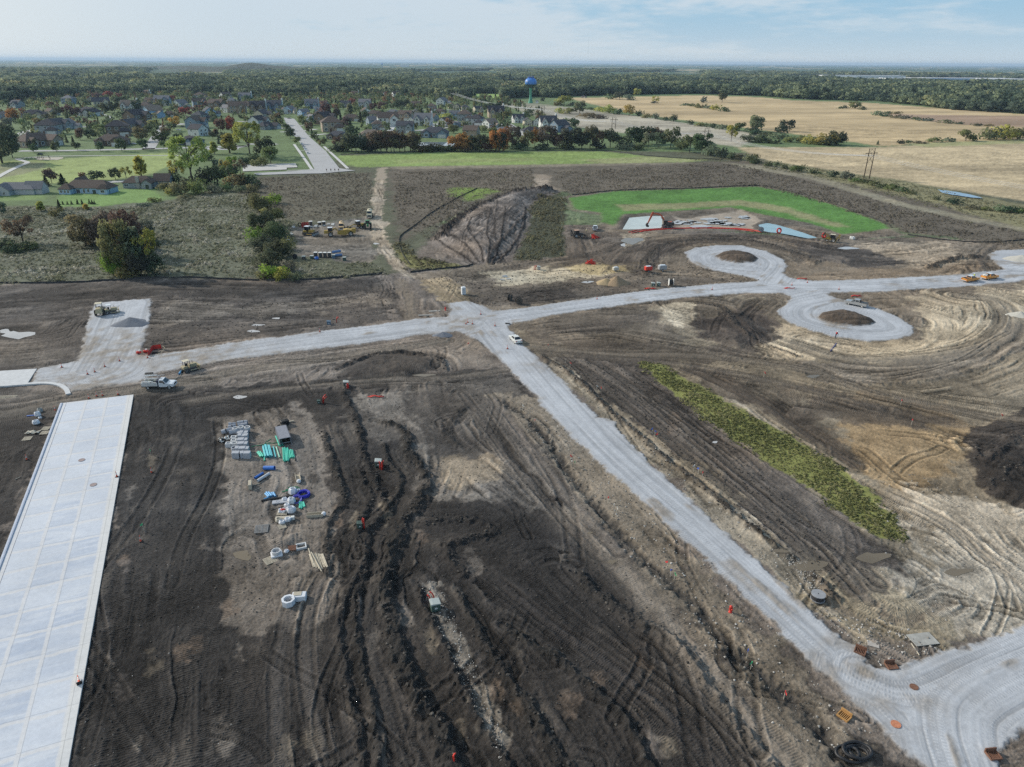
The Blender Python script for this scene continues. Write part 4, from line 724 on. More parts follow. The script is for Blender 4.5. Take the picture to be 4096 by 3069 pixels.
def ramp_rand(stops,patch=None):
 def f(nt,oi):
  r_=nt.nodes.new('ShaderNodeValToRGB');e=r_.color_ramp.elements;e[0].position=0;e[0].color=(*stops[0][1],1);e[1].position=stops[-1][0];e[1].color=(*stops[-1][1],1)
  for p,c in stops[1:-1]:k=e.new(p);k.color=(*c,1)
  src=oi.outputs['Random']
  if patch:
   n=noise(nt,patch,4,.6,oi.outputs['Location']);src=mth(nt,'ADD',mth(nt,'MULTIPLY',src,.38),mrange(nt,n,.3,.7,0,.62))
  nt.links.new(src,r_.inputs[0]);return r_.outputs[0]
 return f
def inside(poly,n,rng,dens=None):
 p=np.array(poly);lo,hi=p.min(0),p.max(0);q=rng.uniform(lo,hi,(n,2));return q[sdpoly(poly,q[:,0],q[:,1])>0]
def woods():
 rng=np.random.default_rng(5);wl=leaf_mat('wood_leaves',ramp_rand([(0,(.075,.105,.082)),(.3,(.115,.155,.105)),(.5,(.155,.20,.125)),(.62,(.22,.265,.155)),(.74,(.30,.335,.185)),(.84,(.36,.35,.17)),(.92,(.22,.19,.14)),(1,(.12,.16,.11))],.006),.4,False)
 kinds=[]
 for i in range(4):
  r_=random.Random(50+i);pts,c=crown_pts(['round','round','tall','round'][i],210,r_);pts=[(x*1.2,y*1.2,z*1.0)for x,y,z in pts];kinds.append(leaves('wood_tree',pts,.085,c,r_,wl))
 low=[]
 for i in range(3):
  r_=random.Random(70+i);pts,c=crown_pts('round',60,r_);low.append(leaves('wood_tree',[(x*1.3,y*1.3,z)for x,y,z in pts],.13,c,r_,wl))
 F1=PO([(-260,218),(-260,152),(300,150),(900,152),(1240,152),(1240,196),(1160,208),(1080,215),(980,214),(880,206),(700,205),(520,210),(380,203),(200,206),(0,222)])
 F2=PO([(1230,152),(2500,168),(2500,255),(2211,246),(2060,238),(2000,230),(1880,219),(1720,214),(1640,207),(1500,203),(1390,204),(1240,208),(1180,212),(1150,206)])
 holes=[PO([(a,b),(a+w,b-1),(a+w+30,b+h),(a-30,b+h)])for a,b,w,h in((330,146,140,22),(60,166,120,9),(900,154,170,11),(1310,156,200,10),(620,165,120,9),(1500,178,120,9),(200,188,70,8),(2000,204,80,9),(1080,176,90,8))]+[PO([(330,152),(395,148),(470,152),(450,161),(340,162)]),PO([(1010,202),(1092,203),(1087,215),(1018,215)]),PO([(1118,212),(1175,212),(1175,224),(1118,224)]),PO([(1690,165),(1750,163),(2300,172),(2300,184),(2060,183),(1700,174)])]
 pts=[];sz=[]
 def fill(poly,r0,r1,sp,kw,kh):
  p=np.array(poly);lo,hi=p.min(0),p.max(0);lo[1]=max(lo[1],r0*.5);hi[1]=min(hi[1],r1);w=r1*.85;lo[0]=max(lo[0],-w);hi[0]=min(hi[0],w)
  n=int((hi[0]-lo[0])*(hi[1]-lo[1])/sp**2);q=rng.uniform(lo,hi,(n,2));r_=np.hypot(q[:,0],q[:,1]);k=(r_>r0)&(r_<r1)&(np.abs(q[:,0])<q[:,1]*.86+40);q=q[k]
  k=sdpoly(poly,q[:,0],q[:,1])>0
  for h in holes:k&=sdpoly(h,q[:,0],q[:,1])<0
  q=q[k];hh=(rng.uniform(11,19,len(q))*(.5+1.0*vn(q[:,0]/110,q[:,1]/160,3)))[:,None]
  pts.append(np.c_[q,np.full(len(q),-.5)]);sz.append(np.c_[hh*kw*rng.uniform(.9,1.4,(len(q),1)),hh*kw*rng.uniform(.9,1.4,(len(q),1)),hh*kh])
 for poly in(F1,F2):fill(poly,700,2400,11.5,1.25,1.12)
 scatter('woodland',np.vstack(pts),np.vstack(sz),kinds);print('woods',sum(map(len,pts)))
 pts.clear();sz.clear()
 for poly in(F1,F2):fill(poly,2400,5200,19,1.7,.95)
 for poly in(F1,F2):fill(poly,5200,13000,52,4.2,1.0)
 scatter('far_woodland',np.vstack(pts),np.vstack(sz),low);print('far woods',sum(map(len,pts)))
woods()
def hill(name,cx,cy,w,d,h,seed,c=(.055,.068,.045)):
 mb=MB();nx,ny=60,24;vs=[]
 for j in range(ny+1):
  for i in range(nx+1):
   u,v=i/nx*2-1,j/ny*2-1;e=max(0,1-u*u)**.8*max(0,1-v*v);r_=random.Random(i*97+j+seed)
   prof=.7+.3*math.sin(u*3.1+seed)+.12*math.sin(u*11+seed);vs.append((cx+u*w,cy+v*d,-2+h*e*prof+r_.uniform(-1,1)*h*.05*(e>0)))
 mb.add(vs,[(j*(nx+1)+i,j*(nx+1)+i+1,(j+1)*(nx+1)+i+1,(j+1)*(nx+1)+i)for j in range(ny)for i in range(nx)])
 o=mb.build(name,mat('hill_scrub',c,.95,dirt=.5,scale=.02),smooth=True);o['kind']='structure'
hx,hy=P(960,288);hill('hill',hx*1.02,hy+200,480,300,46,1);hx,hy=P(780,280);hill('hill',hx*1.02,hy+500,700,400,32,4)
SIDING=mat('siding',(.5,.5,.5),.8,dirt=.1,scale=.6,objcol=True);SHINGLE=mat('shingles',(.1,.1,.1),.95,dirt=.3,scale=1.6,objcol=True)
GLASS=mat('window_glass',(.035,.045,.06),.08,spec=.8,dirt=.2);TRIM=mat('white_trim',(.78,.78,.76),.6,dirt=.08);DOORC=mat('garage_door_paint',(.62,.62,.60),.6,dirt=.1);BRICK=mat('chimney_masonry',(.30,.24,.20),.9,dirt=.3,scale=4)
def gable(mb,x0,x1,y0,y1,z,rise,ov=.45,t=.22,ridge='x'):
 if ridge=='x':
  ym=(y0+y1)/2;k=rise/((y1-y0)/2);a=[(y0-ov,z-ov*k),(ym,z+rise),(y1+ov,z-ov*k),(y1+ov,z-ov*k+t),(ym,z+rise+t),(y0-ov,z-ov*k+t)]
  mb.prism([(q[0],q[1])for q in a],x0-ov,x1+ov,'x')
 else:
  xm=(x0+x1)/2;k=rise/((x1-x0)/2);a=[(x0-ov,z-ov*k),(xm,z+rise),(x1+ov,z-ov*k),(x1+ov,z-ov*k+t),(xm,z+rise+t),(x0-ov,z-ov*k+t)]
  mb.prism(a,y0-ov,y1+ov,'y')
def hip(mb,x0,x1,y0,y1,z,rise,ov=.5):
 x0-=ov;x1+=ov;y0-=ov;y1+=ov;w,d=x1-x0,y1-y0;i=min(w,d)/2
 if w>=d:r_=[(x0+i,(y0+y1)/2,z+rise),(x1-i,(y0+y1)/2,z+rise)]
 else:r_=[((x0+x1)/2,y0+i,z+rise),((x0+x1)/2,y1-i,z+rise)]
 b=[(x0,y0,z),(x1,y0,z),(x1,y1,z),(x0,y1,z)];bb=[(x,y,z-.2)for x,y,z in b]
 f=[(0,1,5,4),(1,2,5),(2,3,4,5),(3,0,4)]if w>=d else[(0,1,4),(1,2,5,4),(2,3,5),(3,0,4,5)]
 mb.add(b+r_+bb,f+[(9,8,7,6),(0,6,7,1),(1,7,8,2),(2,8,9,3),(3,9,6,0)])
def gwall(mb,x0,x1,y0,y1,h,rise,ridge='x'):
 if ridge=='x':mb.prism([(y0,-.3),(y1,-.3),(y1,h),((y0+y1)/2,h+rise),(y0,h)],x0,x1,'x')
 else:mb.prism([(x0,-.3),(x1,-.3),(x1,h),((x0+x1)/2,h+rise),(x0,h)],y0,y1,'y')
def window(par,x,y,z,w,h,face):
 s=-1 if face[0]=='-' else 1;a=face[-1];fr=MB();gl=MB()
 if a=='y':
  for q,d in(((x,y+s*.04,z+h/2+.06),(w+.3,.10,.14)),((x,y+s*.04,z-h/2-.06),(w+.3,.12,.14)),((x-w/2-.07,y+s*.04,z),(.14,.10,h)),((x+w/2+.07,y+s*.04,z),(.14,.10,h)),((x,y+s*.04,z),(.07,.09,h))):fr.box(q,d)
  gl.box((x,y+s*.02,z),(w,.05,h))
 else:
  for q,d in(((x+s*.04,y,z+h/2+.06),(.10,w+.3,.14)),((x+s*.04,y,z-h/2-.06),(.12,w+.3,.14)),((x+s*.04,y-w/2-.07,z),(.10,.14,h)),((x+s*.04,y+w/2+.07,z),(.10,.14,h)),((x+s*.04,y,z),(.09,.07,h))):fr.box(q,d)
  gl.box((x+s*.02,y,z),(.05,w,h))
 o=gl.build('window',GLASS,par);fr.build('frame',TRIM,o)
def house(kind,name='house'):
 t=bpy.data.objects.new(name,None);C.objects.link(t);w=MB();r_=MB();tr=MB()
 if kind==0:
  gwall(w,-6.5,6.5,-4.5,4.5,5.6,3.0,'x');gwall(w,.8,6.2,-7.5,-4.6,5.0,2.4,'y');gable(r_,-6.5,6.5,-4.5,4.5,5.6,3.0);gable(r_,.8,6.2,-7.5,-2.6,5.0,2.4,ridge='y')
  wins=[(-4.6,-4.5,1.6,1.4,1.5,'-y'),(-2.2,-4.5,4.2,1.2,1.4,'-y'),(-4.8,-4.5,4.2,1.2,1.4,'-y'),(3.5,-7.5,4.3,1.8,1.4,'-y'),(-6.5,0,4.2,1.2,1.4,'-x'),(6.5,1,4.2,1.2,1.4,'x'),(-6.5,-1.5,1.6,1.4,1.5,'-x')];door=(-1.6,-4.5,1.0);gar=(3.5,-7.5,4.4)
  MB().box((-5.6,2.2,6.9),(1.1,.9,4.2)).build('chimney',BRICK,t)
 elif kind==1:
  w.box((0,0,2.65),(12,10,5.9));hip(r_,-6,6,-5,5,5.6,3.2);w.box((4.2,-6.2,1.3),(6.4,4.6,3.2));hip(r_,1,7.4,-8.5,-4.6,2.9,1.7,.35)
  wins=[(-4,-5,1.6,1.6,1.5,'-y'),(-4,-5,4.2,1.4,1.4,'-y'),(0,-5,4.2,1.4,1.4,'-y'),(3.4,-5,4.3,1.4,1.3,'-y'),(-6,1.5,4.2,1.3,1.4,'-x'),(-6,-1.5,1.6,1.3,1.4,'-x'),(6,1.5,4.2,1.3,1.4,'x')];door=(-1.2,-5,1.0);gar=(4.2,-8.5,4.8)
 elif kind==2:
  w.box((0,0,1.35),(17,10,3.3));hip(r_,-8.5,8.5,-5,5,3.0,3.2);gwall(w,2.2,8.2,-9,-4.8,2.9,2.2,'y');gable(r_,2.2,8.2,-9,-2.5,2.9,2.2,ridge='y');gwall(w,-6.5,-3,-6.2,-4.8,3.0,1.4,'y');gable(r_,-6.5,-3,-6.2,-2.5,3.0,1.4,ridge='y',ov=.3)
  wins=[(-4.8,-6.2,1.6,1.8,1.5,'-y'),(-7.4,-5,1.6,1.2,1.4,'-y'),(0,-5,1.6,1.4,1.4,'-y'),(-8.5,0,1.6,1.3,1.4,'-x'),(8.5,2,1.6,1.3,1.4,'x'),(-8.5,-3,1.6,1.1,1.4,'-x')];door=(-1.8,-5,1.0);gar=(5.2,-9,4.6)
  MB().box((-2,1,5.6),(1.0,.8,2.2)).build('chimney',BRICK,t)
 elif kind==3:
  gwall(w,-6,6,-4.5,4.5,4.4,4.0,'x');gable(r_,-6,6,-4.5,4.5,4.4,4.0);gwall(w,-5.4,-1.2,-6.6,-4.4,4.2,2.8,'y');gable(r_,-5.4,-1.2,-6.6,-2,4.2,2.8,ridge='y');gwall(w,1.4,5.2,-5.6,-4.4,4.2,2.4,'y');gable(r_,1.4,5.2,-5.6,-2,4.2,2.4,ridge='y')
  wins=[(-3.3,-6.6,1.6,1.8,1.5,'-y'),(-3.3,-6.6,4.2,1.3,1.4,'-y'),(3.3,-5.6,4.1,1.2,1.3,'-y'),(-6,0,4.4,1.4,1.5,'-x'),(-6,-2,1.6,1.3,1.4,'-x'),(6,1,1.6,1.3,1.4,'x')];door=(0.1,-4.5,1.0);gar=(3.3,-5.6,3.2)
  MB().box((6.3,1.5,4.9),(1.0,1.5,10)).build('chimney',TRIM,t)
 else:
  gwall(w,-5,5,-6,6,5.4,3.4,'y');gable(r_,-5,5,-6,6,5.4,3.4,ridge='y');gwall(w,4.9,10.5,-3,4.5,2.9,2.0,'x');gable(r_,4.9,10.5,-3,4.5,2.9,2.0)
  wins=[(-2.6,-6,1.6,1.5,1.5,'-y'),(2.4,-6,1.6,1.5,1.5,'-y'),(-2.2,-6,4.3,1.3,1.4,'-y'),(2.2,-6,4.3,1.3,1.4,'-y'),(0,-6,7.0,.8,.9,'-y'),(-5,2,4.3,1.3,1.4,'-x'),(-5,-2,1.6,1.3,1.4,'-x')];door=(.1,-6,1.0);gar=(7.7,-3,4.6)
 ww=w.build('wall',SIDING,t);rr=r_.build('roof',SHINGLE,t)
 for q in wins:window(t,*q)
 d=MB().box((door[0],door[1]-.03,1.05),(1.0,.10,2.1)).build('door',mat('front_door_paint',(.12,.07,.05),.5),t)
 g=MB();g.box((gar[0],gar[1]-.03,1.1),(gar[2],.10,2.2));[g.box((gar[0],gar[1]-.09,.3+k*.55),(gar[2]-.1,.03,.46))for k in range(4)];g.build('garage_door',DOORC,t)
 return t
WALLC={'white':(.66,.67,.66),'cream':(.56,.50,.38),'tan':(.36,.29,.22),'brown':(.20,.15,.11),'grey':(.30,.32,.34),'pale grey':(.44,.46,.47),'blue grey':(.21,.28,.36),'pale blue':(.34,.48,.64),'dark grey':(.14,.16,.19),'beige':(.42,.37,.30)}
ROOFC={'charcoal':(.075,.078,.092),'brown':(.12,.092,.078),'grey':(.19,.19,.205),'dark':(.05,.05,.06),'tan':(.25,.20,.16)}
HP=[house(k)for k in range(5)];HKIND=['two-storey gabled','two-storey hip-roofed','low wide','steep twin-gabled','gable-fronted'];HW=[13,13,17,13,15]
HL=[]
def hA(l,s=.4406,ox=0,oy=300):HL.extend([(ox+a*s,oy+b*s,w*s,k,wc,rc,yw)for a,b,w,k,wc,rc,yw in l])
hA([(30,405,95,1,'blue grey','charcoal',10),(150,302,90,0,'grey','charcoal',-20),(300,390,170,2,'beige','dark',15),(452,368,90,4,'beige','brown',60),(620,262,95,1,'blue grey','grey',0),(812,248,60,4,'tan','grey',20),(800,372,190,2,'white','dark',-15),(915,302,150,0,'cream','charcoal',30),(1170,328,130,3,'white','tan',10),(300,650,290,2,'tan','brown',70),(430,540,170,1,'grey','dark',10),(505,500,130,0,'grey','charcoal',80),(605,492,130,4,'pale grey','grey',10),(1225,440,160,0,'brown','dark',75),(1060,552,175,1,'brown','dark',20),(1175,520,150,0,'brown','charcoal',80),(1005,642,230,2,'brown','brown',5),(230,212,80,0,'grey','brown',15),(480,205,80,4,'pale grey','grey',70)])
hA([(130,215,80,0,'grey','brown',0),(88,270,105,1,'blue grey','brown',5),(230,217,130,0,'blue grey','grey',10),(380,242,105,4,'white','grey',-25),(145,320,145,4,'pale blue','tan',-35),(285,312,105,2,'brown','brown',10),(550,172,85,1,'grey','brown',0),(600,192,80,4,'tan','charcoal',20),(540,232,95,0,'blue grey','brown',30),(690,252,110,0,'brown','brown',-10),(622,312,115,4,'pale blue','charcoal',35),(775,278,95,4,'white','grey',60),(868,282,140,0,'tan','brown',15),(1040,268,115,3,'brown','dark',5),(762,163,85,4,'white','brown',-40),(930,183,125,3,'blue grey','grey',0),(820,218,80,1,'pale grey','grey',20),(940,242,80,1,'tan','brown',0),(1180,262,115,3,'blue grey','charcoal',0),(1252,290,60,4,'white','brown',30),(465,548,165,2,'blue grey','dark',-20),(525,475,140,4,'white','dark',65),(500,410,130,0,'blue grey','brown',85),(545,352,110,1,'grey','charcoal',80),(1105,420,150,2,'grey','dark',70),(1035,400,120,0,'white','dark',75),(1070,345,115,0,'cream','charcoal',80)],.472,540,320)
hA([(40,242,60,3,'blue grey','charcoal',0),(130,232,90,4,'pale blue','grey',-20),(195,242,70,4,'cream','dark',20),(255,262,95,4,'pale blue','grey',-40),(330,192,110,3,'blue grey','grey',10),(398,232,50,3,'pale blue','grey',0),(400,293,105,1,'tan','brown',5),(325,310,60,4,'blue grey','grey',40),(430,185,80,0,'grey','brown',0),(440,335,140,0,'brown','dark',70),(510,402,190,1,'tan','brown',20),(568,472,170,2,'brown','charcoal',-5),(690,305,140,2,'tan','brown',10),(820,252,95,4,'white','brown',25),(815,182,95,0,'pale grey','grey',0),(893,292,105,1,'cream','brown',0),(885,345,115,4,'blue grey','grey',-60),(1020,355,165,0,'white','brown',15),(1185,302,115,0,'tan','brown',-15),(865,465,185,2,'grey','tan',10),(930,385,105,1,'grey','brown',10),(1180,415,135,0,'grey','charcoal',0),(1068,245,100,2,'grey','grey',0),(1180,172,100,2,'tan','brown',10),(1255,335,50,4,'white','grey',-30),(640,185,80,0,'grey','charcoal',15)],.4406,1100,350)
hA([(245,137,85,4,'white','grey',-20),(318,162,60,4,'tan','brown',20),(360,172,65,4,'cream','brown',-10),(425,182,60,1,'cream','charcoal',10),(42,155,60,0,'brown','brown',0),(45,222,75,4,'tan','dark',15),(232,202,80,2,'tan','brown',-5),(340,238,75,3,'pale blue','grey',0),(420,258,105,1,'grey','brown',0),(522,192,60,0,'cream','charcoal',30),(660,232,115,3,'tan','dark',10),(510,293,105,1,'pale grey','dark',-15),(617,318,110,4,'white','tan',-45),(190,385,185,2,'blue grey','charcoal',0),(472,383,125,4,'tan','brown',75),(270,305,105,4,'white','brown',-30),(350,302,85,2,'blue grey','grey',-20),(170,262,85,4,'grey','brown',60),(100,293,120,3,'white','grey',-5),(832,273,85,3,'white','charcoal',15),(905,292,75,4,'cream','dark',10),(990,293,85,4,'white','charcoal',-10),(945,365,145,2,'grey','dark',10),(1062,313,120,3,'white','charcoal',10),(1150,345,135,4,'blue grey','charcoal',-50),(722,350,80,2,'pale grey','grey',5),(165,180,70,1,'grey','brown',0)],.519,1640,350)
def place_houses():
 for k in range(5):HP[k]['label']='x'
 rows={};used=set()
 for h in HL:
  side='left of street' if h[0]<1165 else 'right of street'
  band=('backmost row' if h[1]<405 else 'back row' if h[1]<432 else 'middle row' if h[1]<468 else 'front row' if h[1]<520 else 'frontmost row')
  rows.setdefault((side,band),[]).append(h)
 for(side,band),l in rows.items():
  l.sort(key=lambda h:h[0])
  for i,(px,py,wp,k,wc,rc,yw)in enumerate(l):
   x,y=P(px,py);s=mpp(x,y);f=min(1.6,max(.85,1.12*wp/s/HW[k]));lab=f'{wc} {HKIND[k]} house, {rc} roof, {nth(i)} from left in {band} {side}'
   if k not in used:used.add(k);t=HP[k];t.location=(x,y+4,0);t.rotation_euler=(0,0,rad(yw));t.scale=(f,f,f)
   else:t=dup(HP[k],(x,y+4,0),rad(yw),lab,scale=f)
   tag(t,lab,'house','houses of the suburb')
   for c in t.children:
    if c.name.startswith('wall'):c.color=(*WALLC[wc],1)
    if c.name.startswith('roof'):c.color=(*ROOFC[rc],1)
place_houses()
def ranch(name,label,px,py,yaw,parts,wall,roof,extra=None):
 x,y=P(px,py);t=thing(name,label,'house',(x,y,0),yaw,'ranch houses beside the park');t.scale=(.84,.84,.95);w=MB();r_=MB()
 for kind,x0,x1,y0,y1,h,rise,rg in parts:
  if kind=='hip':w.box(((x0+x1)/2,(y0+y1)/2,h/2-.15),(x1-x0,y1-y0,h+.3));hip(r_,x0,x1,y0,y1,h,rise)
  else:gwall(w,x0,x1,y0,y1,h,rise,rg);gable(r_,x0,x1,y0,y1,h,rise,ridge=rg)
 o=w.build('wall',mat('siding_'+name+wall.replace(' ','_'),WALLC[wall],.8,dirt=.08),t);o=r_.build('roof',mat('roof_'+roof,ROOFC[roof],.95,dirt=.3,scale=1.2),t)
 return t
t=ranch('ranch_house','pale blue ranch house with brown hip roof and white windows, middle one by the park',348,776,rad(-2),[('hip',-14,14,0,10,3.1,3.6,0),('hip',-14,-7,-4.5,1,3.0,2.6,0),('hip',8.5,14,-2.2,1,3.0,2.3,0),('gable',-13,-4,6,15,3.1,4.2,'y')],'pale blue','brown')
for q in((-12.6,-4.5,1.7,1.1,1.3,'-y'),(-10.4,-4.5,1.7,1.1,1.3,'-y'),(-8.3,-4.5,1.7,1.1,1.3,'-y'),(-5,0,1.4,2.2,2.0,'-y'),(-1.4,0,1.5,1.1,2.0,'-y'),(1.2,0,1.7,1.1,1.5,'-y'),(11.2,-2.2,1.7,2.2,1.3,'-y')):window(t,*q)
MB().box((4.8,-.04,1.05),(1.9,.12,2.1)).build('patio_door',GLASS,t);MB().box((0,-2.5,.05),(12,4.5,.2)).build('patio',WALK,t)
t=ranch('ranch_house','grey ranch house with pale chimney and brown roof, rightmost by the park',560,754,rad(4),[('hip',-10,8,0,9,3.1,3.2,0),('gable',2,8,-2,2,3.0,1.9,'y'),('gable',6,16,7,15,3.2,3.4,'x')],'grey','brown')
for q in((-8,0,1.7,2.4,1.2,'-y'),(-2.6,0,1.7,.9,1.1,'-y'),(.8,0,1.8,1.0,1.6,'-y'),(3.4,-2,1.6,.7,1.3,'-y')):window(t,*q)
MB().box((5.4,-2.04,1.1),(1.9,.12,2.2)).build('patio_door',GLASS,t);MB().box((-.8,0.2,3.2),(2.0,1.0,6.4)).build('chimney',mat('pale_stone',(.40,.38,.35),.9,dirt=.2),t)
t=ranch('ranch_house','grey ranch house with two gables facing the scrub, leftmost by the park',62,784,rad(3),[('hip',-14,10,2,12,3.1,3.0,0),('gable',-11,-2,-2,5,3.1,2.8,'y'),('gable',4,14,3,11,3.2,3.3,'x'),('gable',-12.5,-8,-4.2,0,2.9,1.4,'y')],'pale grey','grey')
for q in((-10.2,-4.2,1.5,2.2,1.5,'-y'),(-12.5,-2.2,1.5,1.0,1.5,'-x'),(-5,-2,1.5,1.2,1.2,'-y')):window(t,*q)
def row(items,what,where,group,conv=None):
 """items: (x, base y, height px, width px, kind, colour), labelled by look and by order from the left"""
 it=[((conv([(a,b)])[0]if conv else(a,b))+(h,w,k,c))for a,b,h,w,k,c in items];it.sort(key=lambda q:q[0]);n=len(it)
 for i,(x,y,h,w,k,c)in enumerate(it):
  nm={'round':'tree','tall':'slender tree','conifer':'conifer','shrub':'shrub','sparse':'thin-leaved tree','hedge':'bush'}[k]
  pos=f', {nth(i)} from left {where}' if n>1 else ' '+where
  tree(x,y,h,w,k,c,f'{c} {nm}{pos}',group)
def k1(h):return h*.463
R1=[(295,995,75,60,'round','dark green'),(488,985,95,65,'round','dark green'),(672,978,75,55,'round','dark green'),(868,985,80,55,'round','dark green'),(1055,985,110,85,'round','dark green'),(1240,975,100,80,'round','dark green'),(1415,965,75,45,'round','green')]
row([(a,b,h*.463,w*.463,k,c)for a,b,h,w,k,c in R1],'along the park road','street trees along the park road','street trees along the park road',c1)
R2=[(405,1290,90,75,'conifer','blackish green'),(450,1262,135,95,'round','reddish brown'),(545,1272,90,90,'conifer','blackish green'),(718,1225,55,60,'round','brown'),(840,1235,80,115,'round','blackish green'),(1000,1230,100,90,'round','dark green'),(1090,1215,90,90,'sparse','yellow green'),(1222,1200,175,100,'tall','yellow'),(1495,1200,70,55,'round','dark green')]
row([(a,b,h*.463,w*.463,k,c)for a,b,h,w,k,c in R2],'behind the ranch houses','trees behind the ranch houses','trees behind the ranch houses',c1)
R3=[(545,1445,30,26,'conifer','blackish green'),(585,1445,30,26,'conifer','blackish green'),(620,1443,32,28,'conifer','blackish green'),(672,1440,42,32,'conifer','blackish green'),(710,1440,40,30,'conifer','blackish green'),(775,1438,40,30,'conifer','blackish green'),(798,1438,36,28,'conifer','blackish green'),(818,1438,30,26,'conifer','blackish green')]
row([(a,b,h*.463,w*.463,k,c)for a,b,h,w,k,c in R3],'in the garden row','small conifers planted in the garden','small conifers planted in the garden',c1)
R4=[(20,1085,330,300,'round','dark green'),(110,1040,150,130,'round','blackish green')]
row([(a,b,h*.463,w*.463,k,c)for a,b,h,w,k,c in R4],'at the left edge of the park','big trees at the left edge of the park','big trees at the left edge of the park',c1)
R5=[(1660,1240,330,310,'sparse','yellow green'),(1540,1230,150,120,'sparse','yellow green'),(1985,1000,170,130,'tall','yellow green'),(2160,1020,250,220,'sparse','yellow green'),(1855,1010,110,60,'tall','yellow green'),(1940,1140,100,100,'shrub','yellow green'),(2005,1110,90,80,'round','bright green'),(2080,1180,110,110,'sparse','brown'),(2290,1050,180,150,'round','blackish green'),(2340,1090,150,130,'round','olive green'),(2200,1090,110,130,'shrub','dark green'),(2130,1100,90,120,'shrub','blackish green'),(1800,1060,70,110,'shrub','blackish green'),(2250,1110,90,130,'shrub','olive green')]
row([(a,b,h*.463,w*.463,k,c)for a,b,h,w,k,c in R5],'in the grove by the parking court','trees of the grove by the parking court','trees of the grove by the parking court',c1)
R6=[(1510,1270,110,120,'shrub','blackish green'),(1420,1320,90,110,'shrub','olive green'),(1560,1350,130,170,'shrub','olive green'),(1480,1360,80,110,'shrub','yellow green'),(1700,1350,150,170,'shrub','olive green'),(1640,1300,120,130,'shrub','blackish green'),(1780,1270,170,180,'shrub','blackish green'),(1880,1270,160,170,'round','dark green'),(1900,1230,150,80,'sparse','grey green'),(1960,1330,90,110,'shrub','green'),(1840,1340,100,140,'shrub','grey green'),(2050,1300,150,200,'shrub','brown'),(2150,1290,130,180,'shrub','blackish green'),(2080,1340,80,110,'shrub','grey green'),(2190,1340,90,120,'shrub','olive green'),(1990,1270,150,120,'sparse','olive green'),(2010,1190,100,110,'shrub','blackish green'),(1330,1425,50,120,'shrub','olive green'),(1240,1455,40,110,'shrub','grey green'),(1600,1390,50,130,'shrub','grey green')]
row([(a,b,h*.463,w*.463,k,c)for a,b,h,w,k,c in R6],'in the thicket beside the ranch houses','bushes of the thicket beside the ranch houses','bushes of the thicket beside the ranch houses',c1)
R7=[(1040,850,90,90,'shrub','green'),(1015,830,70,60,'shrub','dark green'),(1090,815,50,70,'shrub','bright green'),(1050,940,100,100,'round','dark green'),(1090,905,80,80,'round','olive green'),(1025,965,70,70,'shrub','bright green'),(1105,960,90,100,'shrub','green'),(1055,1010,90,100,'shrub','dark green'),(1120,1030,90,100,'shrub','blackish green'),(1080,1060,80,100,'shrub','dark green'),(1150,1000,60,60,'shrub','olive green'),(1095,1110,70,90,'shrub','bright green'),(1130,1120,60,60,'shrub','yellow green'),(1160,1090,60,60,'shrub','grey green'),(1060,1115,40,60,'shrub','olive green'),(1180,1120,40,50,'shrub','grey green')]
row(R7,'in the hedge by the machine park','bushes of the hedge by the machine park','bushes of the hedge by the machine park')
R8=[(345,985,140,110,'round','olive green'),(430,985,150,120,'round','brown'),(370,975,90,80,'shrub','blackish green'),(490,1095,235,120,'round','olive green'),(548,1092,190,100,'tall','grey green'),(590,1085,165,110,'sparse','yellow green'),(520,1020,190,110,'round','brown'),(455,1100,110,90,'shrub','bright green'),(560,1102,120,110,'shrub','blackish green'),(615,1095,110,90,'shrub','dark green'),(520,1108,80,80,'shrub','olive green'),(580,960,90,80,'round','grey green'),(520,960,90,90,'shrub','brown'),(430,1065,80,60,'shrub','olive green'),(610,1000,60,70,'shrub','blackish green')]
row(R8,'in the clump on the wild meadow','trees of the clump on the wild meadow','trees of the clump on the wild meadow')
R9=[(25,1005,60,90,'shrub','blackish green'),(65,1010,50,90,'shrub','dark green'),(130,1000,40,50,'shrub','olive green'),(165,845,40,30,'tall','yellow green'),(10,865,60,40,'round','grey green'),(230,870,50,60,'shrub','olive green'),(275,875,35,60,'shrub','grey green'),(240,840,40,28,'conifer','blackish green'),(345,838,26,22,'tall','yellow')]
row(R9,'on the wild meadow below the gardens','bushes on the wild meadow below the gardens','bushes on the wild meadow below the gardens')
tree(95,978,105,105,'sparse','brown','bare grey tree with spreading twigs at the left of the wild meadow',None)
rr=random.Random(3);R10=[]
for i in range(46):
 x=745+i*40+rr.uniform(-10,10);base=965-(i>20)*4+rr.uniform(-4,3);big=rr.random()
 if x<1180:h,c=(rr.uniform(90,190),rr.choice(['dark green','blackish green','dark green']))if 820<x<960 else(rr.uniform(150,190),'reddish brown')if x>1060 else(rr.uniform(60,90),'blackish green')
 elif x<1420:h,c=rr.uniform(110,180),rr.choice(['reddish brown','brown','reddish brown'])
 elif x<1730:h,c=rr.uniform(45,90),rr.choice(['blackish green','dark green','brown'])
 else:h,c=rr.uniform(60,170),rr.choice(['brown','orange brown','dark green','reddish brown','blackish green'])
 if x>2160:break
 R10.append((x,base,h*.4738,rr.uniform(100,150)*.4738,'round' if h>100 else 'shrub',c))
row(R10,'in the hedgerow behind the green meadow','trees of the hedgerow behind the green meadow','trees of the hedgerow behind the green meadow',c2)
R11=[]
